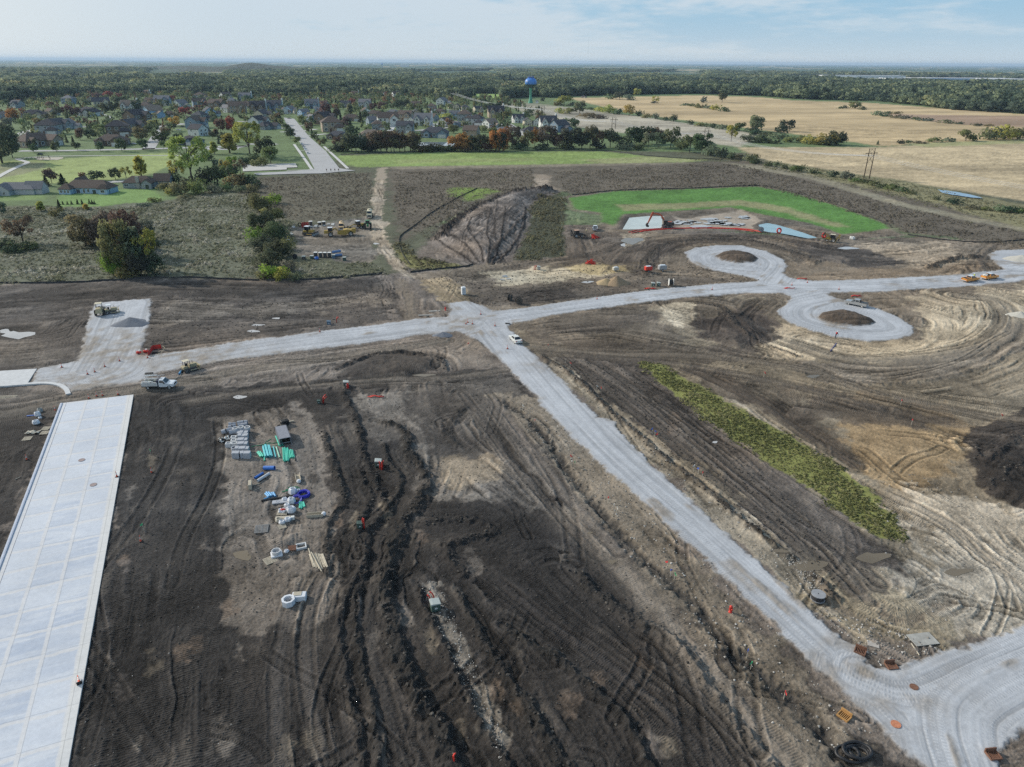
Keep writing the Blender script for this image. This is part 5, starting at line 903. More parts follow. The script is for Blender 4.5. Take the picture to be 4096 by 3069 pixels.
for x,b,h,w,k,c in[(30,940,170,90,'round','orange brown'),(120,935,190,110,'round','brown'),(230,930,150,110,'round','brown'),(290,925,150,70,'round','orange brown'),(400,930,190,170,'round','reddish brown'),(500,935,130,110,'round','brown'),(600,940,180,180,'round','blackish green'),(690,940,150,130,'round','blackish green'),(760,935,190,130,'round','brown'),(830,930,150,100,'round','reddish brown'),(930,930,160,130,'round','dark green'),(1040,935,120,130,'round','green'),(1130,910,160,150,'round','blackish green'),(1230,900,150,160,'round','blackish green'),(1320,900,140,120,'round','reddish brown'),(1250,935,140,90,'round','grey green'),(1340,930,130,110,'round','grey green'),(1440,930,160,130,'round','green'),(1530,950,120,110,'shrub','dark green'),(1600,970,150,150,'round','dark green'),(1700,985,180,170,'round','dark green'),(1780,1000,120,130,'shrub','grey green'),(1860,1015,110,130,'shrub','dark green'),(1960,1030,70,110,'shrub','dark green'),(2020,1035,60,80,'shrub','grey green'),(2110,1055,90,110,'shrub','olive green'),(2175,1065,50,60,'shrub','dark green'),(1060,950,80,130,'shrub','grey green'),(1170,950,70,110,'shrub','dark green'),(560,945,70,140,'shrub','blackish green'),(350,945,60,140,'shrub','blackish green'),(170,945,60,140,'shrub','blackish green'),(820,940,60,130,'shrub','blackish green')]:R11.append((x,b,h*.4738,w*.4738,k,c))
row(R11,'in the tree belt beside the farm fields','trees of the belt beside the farm fields','trees of the belt beside the farm fields',c3)
R12=[(40,985,55,70,'shrub','olive green'),(25,1020,40,60,'shrub','dark green'),(150,1040,45,70,'shrub','dark green'),(215,1050,60,60,'shrub','grey green'),(280,1062,50,70,'shrub','dark green'),(390,1082,70,120,'shrub','dark green'),(510,1100,50,60,'shrub','dark green'),(560,1100,20,40,'shrub','dark green'),(670,1125,55,90,'shrub','dark green'),(770,1140,75,110,'shrub','grey green'),(860,1165,40,110,'shrub','green'),(930,1175,40,100,'shrub','dark green'),(1000,1195,45,100,'shrub','green'),(1070,1215,50,100,'shrub','dark green'),(1150,1235,55,100,'shrub','green'),(1230,1250,50,100,'shrub','dark green'),(1300,1265,35,80,'shrub','olive green'),(1500,1310,50,60,'shrub','grey green'),(1640,1350,60,110,'shrub','blackish green'),(1800,1385,40,100,'shrub','grey green'),(1900,1395,40,80,'shrub','olive green'),(2030,1410,70,130,'shrub','grey green'),(2120,1415,60,110,'shrub','dark green'),(2190,1420,60,80,'shrub','olive green')]
row([(a,b,h*.4955,w*.4955,k,c)for a,b,h,w,k,c in R12],'along the near edge of the stubble field','bushes along the near edge of the stubble field','bushes along the near edge of the stubble field',c4)
R13=[(50,760,120,110,'round','grey green'),(45,790,60,90,'shrub','blackish green'),(290,760,100,110,'round','blackish green'),(245,770,60,90,'shrub','dark green'),(130,800,45,100,'shrub','dark green'),(230,820,60,160,'shrub','grey green'),(80,850,70,110,'shrub','olive green'),(180,855,50,130,'shrub','dark green'),(330,845,55,120,'shrub','olive green'),(420,850,70,120,'shrub','green'),(500,860,90,150,'shrub','yellow green'),(610,868,110,180,'shrub','yellow green'),(700,868,120,130,'round','dark green'),(640,872,80,140,'shrub','blackish green'),(1030,865,30,30,'conifer','dark green'),(1220,860,40,70,'shrub','blackish green'),(1280,852,25,60,'shrub','dark green'),(1370,855,25,100,'shrub','brown'),(1490,845,45,110,'shrub','olive green'),(1610,842,45,80,'shrub','grey green'),(1740,835,95,120,'round','olive green'),(1810,835,50,60,'shrub','dark green'),(1930,825,110,170,'shrub','olive green'),(2050,822,130,190,'shrub','yellow green'),(2160,820,120,150,'shrub','olive green')]
row([(a,b,h*.4955,w*.4955,k,c)for a,b,h,w,k,c in R13],'in the hedge between the two tan fields','bushes of the hedge between the two tan fields','bushes of the hedge between the two tan fields',c4)
R14=[(240,650,55,80,'shrub','grey green'),(500,640,55,70,'shrub','yellow green'),(590,645,55,110,'shrub','olive green'),(670,645,100,90,'round','green'),(540,575,85,130,'round','yellow green'),(490,578,50,70,'shrub','olive green'),(600,580,45,70,'shrub','dark green'),(360,540,36,36,'round','dark green'),(760,610,25,80,'shrub','dark green'),(840,625,45,90,'shrub','yellow green'),(920,640,80,110,'shrub','yellow green'),(1000,650,60,80,'shrub','dark green'),(1090,660,85,90,'round','yellow green'),(1175,665,55,70,'shrub','dark green'),(1240,680,45,90,'shrub','olive green'),(1310,690,55,60,'shrub','grey green'),(1390,700,35,90,'shrub','dark green'),(1465,710,70,70,'shrub','dark green'),(1600,735,45,70,'shrub','dark green'),(1700,750,40,110,'shrub','olive green'),(1790,760,40,110,'shrub','dark green'),(1880,775,45,110,'shrub','grey green'),(1960,785,40,90,'shrub','olive green'),(2020,790,75,90,'round','dark green'),(2130,810,60,130,'shrub','blackish green'),(2150,770,95,80,'round','grey green'),(1950,880,120,90,'sparse','yellow green'),(2100,880,75,150,'shrub','grey green'),(2190,890,80,90,'shrub','dark green'),(750,680,50,190,'shrub','brown'),(850,685,40,100,'shrub','brown'),(580,765,90,100,'round','grey green'),(640,765,75,60,'round','grey green')]
row([(a,b,h*.4738,w*.4738,k,c)for a,b,h,w,k,c in R14],'in the hedge across the grey field','bushes of the hedge across the grey field','bushes of the hedge across the grey field',c3)
R15=[(950,520,55,110,'shrub','grey green'),(1010,525,60,90,'round','dark green'),(1080,530,55,90,'shrub','grey green'),(1155,490,60,60,'round','yellow green'),(1310,550,45,60,'sparse','yellow green'),(1305,556,24,60,'shrub','blackish green'),(1555,575,26,70,'shrub','grey green'),(1620,582,28,80,'shrub','dark green'),(1690,595,45,110,'shrub','olive green'),(1760,605,35,80,'shrub','grey green'),(1820,612,50,90,'shrub','yellow green'),(1890,625,45,90,'shrub','dark green'),(1875,550,85,70,'round','dark green'),(1720,550,50,50,'round','grey green')]
row([(a,b,h*.4738,w*.4738,k,c)for a,b,h,w,k,c in R15],'on the upper tan field','bushes on the upper tan field','bushes on the upper tan field',c3)
R16=[(730,575,25,40,'shrub','dark green'),(765,572,30,50,'shrub','blackish green'),(840,575,60,90,'round','olive green'),(905,585,35,60,'shrub','dark green'),(1035,630,45,100,'shrub','grey green'),(1110,615,25,60,'shrub','dark green'),(1180,618,28,90,'shrub','olive green'),(1100,640,28,80,'shrub','dark green'),(1190,652,35,100,'shrub','grey green'),(1260,660,35,100,'shrub','grey green'),(1340,668,30,70,'shrub','dark green'),(1420,675,32,110,'shrub','grey green'),(1580,692,35,120,'shrub','grey green'),(1690,700,25,60,'shrub','dark green'),(1830,715,26,80,'shrub','dark green'),(1930,718,25,70,'shrub','olive green')]
row([(a,b,h*.4955,w*.4955,k,c)for a,b,h,w,k,c in R16],'on the far tan field by the woods','bushes on the far tan field by the woods','bushes on the far tan field by the woods',c4)
R17=[(x,y,h*.4738,w*.4738,k,c)for x,y,h,w,k,c in[(60,600,70,90,'round','green'),(240,740,90,60,'tall','brown'),(265,750,60,50,'round','olive green'),(310,790,70,60,'round','dark green'),(340,850,80,80,'round','blackish green'),(400,905,70,60,'round','olive green'),(440,740,80,60,'round','olive green'),(460,760,60,40,'round','dark green'),(500,790,80,60,'round','brown'),(490,800,30,35,'round','dark green'),(525,830,50,40,'conifer','dark green'),(545,855,55,60,'round','dark green'),(575,880,40,40,'round','dark green'),(610,915,50,60,'round','olive green'),(735,925,90,70,'round','reddish brown'),(630,880,40,40,'round','dark green'),(650,720,160,80,'round','maroon'),(735,720,130,60,'round','maroon'),(770,745,110,50,'conifer','blackish green'),(810,770,90,60,'round','maroon'),(845,650,90,60,'tall','pale green'),(850,770,80,50,'conifer','dark green'),(935,720,90,60,'conifer','blackish green'),(970,700,90,50,'round','dark green'),(860,590,70,70,'round','red'),(1040,620,70,60,'round','maroon'),(1120,620,70,80,'round','maroon'),(1000,780,50,80,'round','pale green'),(1100,590,60,80,'round','pale green'),(1250,690,40,50,'round','orange brown'),(1260,600,70,80,'round','dark green'),(1330,600,80,70,'round','dark green'),(1210,745,60,50,'conifer','dark green'),(1370,790,70,100,'round','olive green'),(1450,690,80,70,'conifer','dark green'),(1520,690,40,30,'round','red'),(1600,770,60,50,'conifer','blackish green'),(1660,690,50,100,'round','yellow green'),(1720,810,70,90,'round','green'),(1820,760,60,80,'round','pale green'),(1790,940,130,100,'round','orange brown'),(2060,850,90,100,'round','green'),(2140,920,140,110,'round','orange brown'),(1960,800,60,80,'round','pale green'),(1900,660,40,30,'round','dark green'),(2080,640,90,130,'round','blackish green'),(2000,630,70,90,'round','blackish green'),(2160,690,60,90,'round','green'),(980,870,70,60,'shrub','dark green'),(870,900,150,130,'round','dark green'),(2110,700,40,40,'conifer','dark green'),(420,590,60,90,'round','green'),(540,590,60,110,'round','green'),(640,570,50,90,'round','pale green'),(180,560,50,60,'round','dark green'),(330,830,60,50,'round','dark green')]]
row(R17,'among the houses right of the wide street','garden trees right of the wide street','garden trees right of the wide street',c2)
R18=[(x,y,h*.463,w*.463,k,c)for x,y,h,w,k,c in[(120,720,100,90,'round','orange brown'),(60,800,110,120,'round','grey green'),(190,750,50,50,'round','green'),(325,755,60,60,'round','olive green'),(410,710,60,80,'shrub','blackish green'),(510,690,90,80,'round','dark green'),(590,690,100,80,'round','maroon'),(660,690,90,70,'round','maroon'),(460,630,80,90,'round','maroon'),(280,955,80,70,'round','dark green'),(700,890,110,60,'round','maroon'),(785,880,90,90,'round','dark green'),(580,910,60,40,'conifer','dark green'),(640,940,80,50,'conifer','blackish green'),(820,790,80,60,'round','brown'),(870,820,70,100,'round','green'),(930,760,50,60,'round','olive green'),(1010,780,60,40,'conifer','blackish green'),(1050,770,60,50,'round','olive green'),(740,740,50,40,'round','maroon'),(910,650,90,70,'round','dark green'),(990,650,100,80,'round','blackish green'),(1060,590,80,120,'round','blackish green'),(1190,650,120,70,'round','blackish green'),(940,530,60,70,'round','red'),(1030,530,50,50,'round','red'),(850,540,60,80,'round','maroon'),(1230,900,120,120,'round','brown'),(1300,850,90,70,'round','dark green'),(1340,780,70,90,'round','yellow green'),(1510,770,80,90,'round','yellow'),(1400,920,130,130,'round','dark green'),(1440,870,90,80,'round','brown'),(1490,810,70,70,'round','dark green'),(1545,930,110,80,'round','dark green'),(1100,900,60,50,'round','maroon'),(1610,690,90,90,'round','red'),(1690,650,60,60,'round','maroon'),(1540,690,60,70,'round','pale green'),(1480,560,60,80,'round','red'),(1600,560,50,60,'round','grey green'),(1770,700,50,50,'conifer','dark green'),(1860,700,50,40,'conifer','dark green'),(1790,610,60,70,'round','maroon'),(1910,830,130,80,'round','maroon'),(2005,830,140,70,'round','red'),(1970,800,110,50,'conifer','blackish green'),(2040,840,120,60,'conifer','dark green'),(1840,880,70,60,'round','dark green'),(1870,850,60,40,'tall','brown'),(2110,820,80,70,'round','pale green'),(1890,920,50,40,'conifer','blackish green'),(2050,910,70,50,'conifer','blackish green'),(2090,700,50,60,'round','dark green'),(1920,880,60,70,'round','dark green'),(1380,600,60,70,'round','green'),(1750,560,60,60,'round','dark green'),(2140,560,60,80,'round','dark green')]]
row(R18,'among the houses left of the wide street','garden trees left of the wide street','garden trees left of the wide street',c1)
print('trees',TREE_N[0])
def garden_mass():
 rng=np.random.default_rng(8);poly=PO([(-100,250),(-100,206),(300,198),(520,204),(700,200),(900,203),(1090,214),(1220,262),(1190,280),(900,290),(700,280),(560,270),(300,290),(60,320),(-100,320)])
 p=np.array(poly);q=rng.uniform(p.min(0),p.max(0),(6500,2));q=q[sdpoly(poly,q[:,0],q[:,1])>0]
 hs=np.array([P(h[0],h[1])for h in HL]);d=np.min(np.hypot(q[:,None,0]-hs[None,:,0],q[:,None,1]-hs[None,:,1]-4),1);st=np.array(smooth_line(PF(c2([(180,1115),(400,800),(330,690)])),6))
 q=q[(d>13)];d2=np.min(np.hypot(q[:,None,0]-st[None,:,0],q[:,None,1]-st[None,:,1]),1);q=q[d2>16]
 y_=q[:,1];keep=rng.random(len(q))<np.interp(y_,[700,1100,1350],[.24,.42,.85]);q=q[keep]
 m=leaf_mat('garden_leaves',ramp_rand([(0,(.095,.13,.085)),(.35,(.15,.195,.11)),(.6,(.22,.265,.135)),(.78,(.31,.32,.15)),(.88,(.17,.15,.09)),(.95,(.24,.10,.08)),(1,(.26,.19,.10))]),.4,False)
 ks=[]
 for i in range(4):
  r_=random.Random(90+i);pts,c=crown_pts(['round','round','conifer','round'][i],90,r_);ks.append(leaves('garden_tree',pts,.085,c,r_,m))
 h=rng.uniform(4,11,len(q));scatter('garden_trees',np.c_[q,np.zeros(len(q))-.3],np.c_[h*.95,h*.95,h],ks);print('garden',len(q))
garden_mass()
def weed_mesh(seed,m,n=16,spread=.5,hgt=.8,blade=.16):
 r_=random.Random(seed);pts=[]
 for i in range(n):a=r_.uniform(0,6.28);d=spread*math.sqrt(r_.random());pts.append((d*math.cos(a),d*math.sin(a),hgt*r_.uniform(.25,1)*(1.15-d/spread*.5)))
 return leaves('weed',pts,blade,(0,0,.1),r_,m,nrm_up=.7)
def weeds(name,polys,dens,stops,patch,s0,s1,holes=(),var=.35,n=16,blade=.16,hgt=.8):
 rng=np.random.default_rng(len(name)*11);m=leaf_mat(name+'_leaf',ramp_rand(stops,patch),var,False);ks=[weed_mesh(i+len(name),m,n,.5,hgt,blade)for i in range(4)];P_=[]
 for poly in polys:
  p=np.array(poly);lo,hi=p.min(0),p.max(0);k=int(min(60000,(hi[0]-lo[0])*(hi[1]-lo[1])*dens));q=rng.uniform(lo,hi,(k,2));s=sdpoly(poly,q[:,0],q[:,1])+(vn(q[:,0]/4,q[:,1]/4,2)-.62)*3.4+rng.normal(0,.5,len(q));g=s>0
  for h in holes:g&=sdpoly(h,q[:,0],q[:,1])<-.5
  g&=np.abs(q[:,0])<q[:,1]*.86+30;P_.append(q[g])
 q=np.vstack(P_);c=vn(q[:,0]/7,q[:,1]/7,4)*.8+.5;h=rng.uniform(s0,s1,len(q))*c;z=np.array([HZ(x,y)for x,y in q])-.05
 scatter(name,np.c_[q,z],np.c_[h*rng.uniform(.8,1.6,len(q)),h*rng.uniform(.8,1.6,len(q)),h],ks);print(name,len(q))
YARD=PO([(630,490),(800,466),(800,410),(808,362),(842,362),(836,400),(834,460),(842,520),(865,565),(910,604),(880,606),(800,566),(640,553)])
MEADOW=PO([(-250,452),(100,447),(210,449),(345,442),(420,424),(500,420),(560,430),(640,480),(630,560),(800,570),(850,592),(700,604),(600,606),(420,600),(330,600),(250,604),(120,611),(-250,624)])
weeds('meadow_weeds',[MEADOW],.62,[(0,(.105,.115,.08)),(.3,(.175,.19,.12)),(.5,(.27,.275,.19)),(.66,(.40,.385,.31)),(.86,(.68,.66,.60)),(1,(.22,.26,.13))],.07,.5,1.2,(YARD,))
BROWN1=PO([(560,386),(700,376),(800,372),(806,410),(798,466),(650,482),(600,470),(520,425)])
BROWN2=PO([(850,372),(1150,364),(1160,400),(1090,420),(1000,455),(930,520),(880,500),(850,470)])
BROWN3=PO([(1195,372),(1480,356),(1580,354),(1720,384),(1950,448),(2190,500),(2400,545),(2400,565),(1960,503),(1800,447),(1632,403),(1500,409),(1330,414),(1225,424)])
weeds('brown_weeds',[BROWN1,BROWN2,BROWN3],.34,[(0,(.105,.095,.08)),(.4,(.18,.16,.13)),(.62,(.25,.22,.18)),(.8,(.33,.30,.25)),(.9,(.24,.25,.14)),(1,(.46,.43,.37))],.05,.45,1.0)
BANK=PO([(1650,347),(1960,396),(2250,458),(2450,500),(2450,540),(2211,488),(1960,437),(1740,380),(1620,358)])
weeds('field_edge_weeds',[BANK,PO([(1480,345),(1600,340),(1640,346),(1560,352)])],.22,[(0,(.17,.18,.11)),(.5,(.27,.265,.17)),(.8,(.36,.34,.24)),(1,(.23,.17,.12))],.05,.5,1.1)
BERM=PO([(1142,445),(1165,425),(1212,416),(1222,430),(1215,500),(1224,553),(1128,565),(1110,560),(1142,500)])
weeds('heap_weeds',[BERM,PO([(845,530),(870,520),(900,555),(1000,574),(960,584),(880,586),(852,565)])],.7,[(0,(.11,.10,.075)),(.5,(.18,.17,.11)),(.8,(.27,.26,.155)),(1,(.33,.33,.16))],.08,.4,1.1)
SWALE=PO([(1378,784),(1398,780),(1420,785),(1440,798),(1520,838),(1620,892),(1720,950),(1810,1008),(1890,1070),(1950,1130),(1962,1168),(1940,1175),(1880,1150),(1820,1110),(1760,1062),(1700,1022),(1640,985),(1560,930),(1480,868),(1410,812)])
i_,s_,w_=None,None,None
weeds('swale_grass',[SWALE],8.0,[(0,(.13,.145,.068)),(.35,(.20,.215,.095)),(.6,(.27,.27,.125)),(.82,(.37,.35,.19)),(1,(.15,.18,.075))],.10,.2,.48,n=10,blade=.26,hgt=.7)
def clods():
 rng=np.random.default_rng(3);m=bpy.data.materials.new('clod_soil');nt,b=nodes_of(m);oi=nt.nodes.new('ShaderNodeObjectInfo');nt.links.new(ramp_rand([(0,(.035,.031,.028)),(.6,(.060,.054,.048)),(1,(.12,.105,.088))])(nt,oi),b.inputs['Base Color']);b.inputs['Roughness'].default_value=1
 ms=bpy.data.materials.new('field_stone');nt,b=nodes_of(ms);oi=nt.nodes.new('ShaderNodeObjectInfo');nt.links.new(ramp_rand([(0,(.17,.15,.13)),(.6,(.30,.28,.25)),(1,(.52,.50,.47))])(nt,oi),b.inputs['Base Color']);b.inputs['Roughness'].default_value=.9
 def rock(seed,mm,flat):
  bm=bmesh.new();bmesh.ops.create_icosphere(bm,subdivisions=2,radius=.5);r_=random.Random(seed);ph=[(r_.uniform(-3,3),r_.uniform(-3,3),r_.uniform(-3,3),r_.uniform(.1,.3))for _ in range(5)]
  for v in bm.verts:k=1+sum(a[3]*math.sin(v.co.x*4*a[0]+v.co.y*4*a[1]+v.co.z*4*a[2])for a in ph)*.6;v.co=Vector((v.co.x*k,v.co.y*k,v.co.z*k*flat))
  me=bpy.data.meshes.new('rock');bm.to_mesh(me);bm.free();me.materials.append(mm);return me
 kc=[rock(i,m,.75)for i in range(4)];ks=[rock(i+9,ms,.7)for i in range(4)]
 pts=[];sz=[]
 for pts_,hw,bh,tone,amt,tr in FL:
  if bh<.3:continue
  p=smooth_line(PO(pts_),4)
  for i in range(len(p)-1):
   L=np.hypot(*(p[i+1]-p[i]));k=int(L*3.4*max(hw,.5));t=rng.random(k);d=(p[i+1]-p[i])/(L+1e-6);nrm=np.array([-d[1],d[0]])
   q=p[i]+t[:,None]*(p[i+1]-p[i])+nrm*(rng.normal(0,hw*.8,k))[:,None];pts.append(q);sz.append(rng.uniform(.12,.5,k)**1.3)
 for poly,k,a,b in((PO([(300,870),(1090,800),(1500,1210),(1800,1490),(1900,1657),(160,1657)]),3000,.06,.22),(PO([(1180,770),(1400,800),(1900,1260),(1800,1290)]),1500,.08,.3),(PO([(200,640),(850,600),(860,690),(340,750)]),900,.1,.35),(PO([(900,600),(1640,560),(1640,605),(1060,665)]),1200,.1,.4)):
  q=inside(poly,k*3,rng)[:k];pts.append(q);sz.append(rng.uniform(a,b,len(q)))
 q=np.vstack(pts);s=np.concatenate(sz);g=np.array([RG[0]==0]*len(q));z=np.array([HZ(*a)for a in q]);keep=np.abs(q[:,0])<q[:,1]*.9;gp=PO(GRAVEL);keep&=sdpoly(gp,q[:,0],q[:,1])<.2;q,s,z=q[keep],s[keep],z[keep]
 scatter('dirt_clods',np.c_[q,z+s*.15],np.c_[s,s*rng.uniform(.7,1.3,len(s)),s*rng.uniform(.7,1.2,len(s))],kc);print('clods',len(q))
 pts=[];sz=[]
 for poly,k,a,b in((PO([(905,1259),(946,1256),(1022,1420),(1087,1590),(1095,1680),(983,1446)]),800,.05,.2),(PO([(1079,857),(1290,960),(1800,1490),(1900,1600),(1720,1640),(1340,1180)]),1100,.05,.28),(PO([(1190,775),(1400,950),(1790,1290),(1850,1400),(1800,1350),(1330,930)]),1500,.05,.26),(PO([(1690,1200),(1740,1210),(1780,1270),(1760,1290)]),500,.06,.2),(PO([(470,900),(700,900),(700,1360),(520,1370)]),350,.05,.16),(PO([(160,870),(540,880),(540,1657),(160,1657)]),350,.04,.12),(PO([(1900,1000),(2211,1100),(2211,1330),(1900,1400)]),400,.06,.25),(PO([(1740,1320),(1860,1400),(1900,1440),(2050,1400),(1900,1330)]),400,.06,.3)):
  q=inside(poly,k*4,rng)[:k];pts.append(q);sz.append(a+(b-a)*rng.random(len(q))**2.5)
 q=np.vstack(pts);s=np.concatenate(sz);keep=sdpoly(gp,q[:,0],q[:,1])<.1;q,s=q[keep],s[keep];z=np.array([HZ(*a)for a in q])
 scatter('field_stones',np.c_[q,z+s*.12],np.c_[s,s*rng.uniform(.7,1.3,len(s)),s],ks);print('stones',len(q))
clods()
SILT=mat('silt_fence_fabric',(.05,.05,.052),.9,dirt=.3,scale=.7);STAKE=mat('weathered_stake',(.26,.20,.14),.9,dirt=.3,scale=3)
def silt(label,pts,h=.75):
 p=smooth_line(pts,6);t=thing('silt_fence',label,'silt fence',(float(p[0][0]),float(p[0][1]),0),0,'silt fences round the earthworks');o=p[0];mb=MB();st=MB();vs=[];r_=random.Random(len(p));acc=0
 for i,q in enumerate(p):
  z=HZ(*q);hh=h*.65*r_.uniform(.75,1.05);vs+=[(q[0]-o[0],q[1]-o[1],z-.1),(q[0]-o[0],q[1]-o[1]+.1,z+hh),(q[0]-o[0],q[1]-o[1]+.06,z-.1),(q[0]-o[0],q[1]-o[1]+.13,z+hh)]
  if i%2==0:st.box((q[0]-o[0],q[1]-o[1]+.16,z+.3),(.06,.06,.8))
 n=len(p);mb.add(vs,[(4*i,4*i+4,4*i+5,4*i+1)for i in range(n-1)]+[(4*i+2,4*i+3,4*i+7,4*i+6)for i in range(n-1)]);mb.build('fabric',SILT,t);st.build('stakes',STAKE,t)
silt('black silt fence between the wild meadow and the dark graded strip',PO([(-120,618),(0,613),(120,612),(250,606),(330,601),(420,601),(500,604),(560,607)]),.9)
silt('black silt fence from the hedge to the haul track',PO([(575,607),(640,606),(700,603),(770,597),(830,591)]),.9)
silt('black silt fence below the weedy corner right of the haul track',PO([(886,589),(940,583),(1000,577),(1022,572)]),.9)
silt('black silt fence curving round the weeds above the spoil heap track',PO([(885,572),(868,548),(862,522),(868,508),(890,492),(930,462),(985,430),(1030,408)]),.8)
silt('black silt fence along the far edge of the seeded pond bank',PO([(1235,422),(1330,412),(1420,409),(1500,407),(1632,402),(1700,412),(1800,441),(1905,480),(1925,492)]),.8)
silt('black silt fence behind the bright green meadow',PO([(735,334),(880,329),(1100,327),(1300,326),(1400,337),(1480,343),(1560,345)]),.9)
silt('black silt fence below the weeds right of the ponds',PO([(1960,508),(2050,520),(2130,524),(2260,516)]),.8)
POLE=mat('pole_timber',(.075,.055,.042),.95,dirt=.3,scale=1);WIRE=mat('wire_aluminium',(.55,.56,.58),.4,metal=.3,dirt=.05)
HF=[]
def hframe(px,py,wpx,hpx,label,yaw):
 x,y=P(px,py);s=mpp(x,y);h=hpx/s/math.cos(math.atan2(CAMH,y));w=4.2;t=thing('power_pole_frame',label,'power pole',(x,y,0),yaw,'timber pylons of the power line')
 for k in(-1,1):MB().tube([(k*w/2,0,-.5),(k*w/2,0,h)],[.30,.2],8).build('pole',POLE,t)
 a=MB();a.box((0,.25,h-2.6),(w+4.4,.22,.30));a.box((0,-.25,h-2.6),(w+4.4,.22,.30));a.build('crossarm',POLE,t);MB().box((0,0,h-.3),(w,.14,.14)).build('top_tie',POLE,t)
 b=MB();b.tube([(-w/2,.2,h-8.6),(w/2,.2,h-3.4)],.10,6);b.tube([(-w/2,-.2,h-3.4),(w/2,-.2,h-8.6)],.10,6);b.tube([(-w/2,0,h-2.4),(0,0,h-.4)],.08,6);b.tube([(w/2,0,h-2.4),(0,0,h-.4)],.08,6);b.build('brace',POLE,t)
 ins=MB();[ins.cyl((q,0,h-4.0),(q,0,h-2.7),.11,8)for q in(-4.1,0,4.1)];ins.build('insulators',mat('insulator',(.30,.30,.31),.3),t)
 R=Matrix.Rotation(yaw,3,'Z');HF.append([Vector((x,y,0))+R@Vector((q,0,h-4.0))for q in(-4.1,0,4.1)]);return t
ydir=heading((3465,718),(2825,545))+math.pi/2
for px,py,h,l in[(3465,718,117,'nearest timber H-frame power pole at the edge of the stubble field'),(2825,545,30,'timber H-frame power pole beside the tree belt and the hedge'),(2454,516,45,'timber H-frame power pole standing in the grey field'),(2170,477,50,'timber H-frame power pole beside the last houses of the suburb'),(1811,410,44,'farthest timber power pole at the back of the suburb')]:hframe(px,py,0,h,l,ydir+.25)
def wire(a,b,sag,label,r=.07):
 d=b-a;pts=[a+d*t+Vector((0,0,-4*sag*t*(1-t)))for t in[i/14 for i in range(15)]];pts=[q-a for q in pts]
 o=MB().tube(pts,r,5).build('power_wire',WIRE);o.location=a;tag(o,label,'wire','wires of the power line')
q0=[p+(HF[0][1]-HF[1][1]).normalized()*330 for p in HF[0]]
SP=[(q0,HF[0],'right of the nearest power pole'),(HF[0],HF[1],'between the nearest two power poles'),(HF[1],HF[2],'over the tree belt between two power poles'),(HF[2],HF[3],'over the grey field between two power poles'),(HF[3],HF[4],'behind the last houses of the suburb')]
for i,(A,B,w)in enumerate(SP):
 for j,k in enumerate(('near','middle','far')):wire(A[j],B[j],4.5,f'{k} strand of the wires {w}',.05 if i<1 else .07+.02*i)
x,y=P(2122,413);s=mpp(x,y);hh=96/s;t=thing('water_tower','blue bulb water tower on a flared green stem above the fields','water tower',(x,y,0))
GRN=mat('tower_green',(.075,.30,.20),.55,dirt=.1,scale=.1);BLU=mat('tower_blue',(.055,.22,.62),.45,dirt=.08,scale=.1);SLT=mat('tower_slate',(.05,.09,.085),.6,dirt=.1,scale=.1)
u_=hh/42.0;z0=24*u_
MB().lathe([(4.6*u_,-1),(4.4*u_,.3),(3.0*u_,5*u_),(2.0*u_,10.5*u_),(1.9*u_,20*u_),(2.1*u_,22*u_),(2.6*u_,z0)],32).build('stem',GRN,t,True)
MB().lathe([(2.6*u_,z0),(4.6*u_,z0+2.2*u_),(7.2*u_,z0+4.4*u_),(9.2*u_,z0+6.3*u_)],40).build('bowl',SLT,t,True)
pr=[(9.2,6.3),(9.9,7.6),(10.2,9.2),(10.1,11),(9.5,12.9),(8.2,14.6),(6.2,15.8),(3.5,16.4),(0.01,16.6)];tank=MB().lathe([(a*u_,z0+b*u_)for a,b in pr],40).build('tank',BLU,t,True)
rl=MB();rl.lathe([(5.2*u_,z0+16.1*u_),(5.35*u_,z0+16.1*u_),(5.35*u_,z0+18.0*u_),(5.2*u_,z0+18.0*u_)],24)
for k in range(12):a=k*.5236;rl.box((5.2*u_*math.cos(a),5.2*u_*math.sin(a),z0+17.6*u_),(.5,.5,3.6*u_))
rl.build('railing',mat('railing_blue',(.04,.13,.42),.5),t);an=MB();[an.cyl((3*u_*math.cos(k*1.3),3*u_*math.sin(k*1.3),z0+16*u_),(3*u_*math.cos(k*1.3),3*u_*math.sin(k*1.3),z0+(20.5+k%3)*u_),.12*u_,6)for k in range(5)];an.build('antenna',mat('railing_blue',(0,0,0)),t)
def wrap_text(txt,size,zc,a_mid,name):
 cu=bpy.data.curves.new(name,'FONT');cu.body=txt;cu.size=size;cu.align_x='CENTER';cu.resolution_u=2;o=bpy.data.objects.new(name,cu);C.objects.link(o)
 dg=bpy.context.evaluated_depsgraph_get();me=bpy.data.meshes.new_from_object(o.evaluated_get(dg));bpy.data.objects.remove(o);bm=bmesh.new();bm.from_mesh(me);bmesh.ops.subdivide_edges(bm,edges=[e for e in bm.edges if e.calc_length()>.8],cuts=1)
 rs=sorted((b*u_,a*u_)for a,b in pr[:7])
 for v in bm.verts:
  z=zc+v.co.y;r_=float(np.interp(z-z0,[q[0]for q in rs],[q[1]for q in rs]))+.12;a=a_mid+v.co.x/r_;v.co=Vector((r_*math.cos(a),r_*math.sin(a),z))
 bm.to_mesh(me);bm.free();me.materials.clear();me.materials.append(mat('tower_lettering',(.80,.82,.84),.6));o=bpy.data.objects.new(name,me);C.objects.link(o);o.parent=t
wrap_text('ENT',3.3*u_,z0+9.6*u_,math.radians(-137),'lettering');
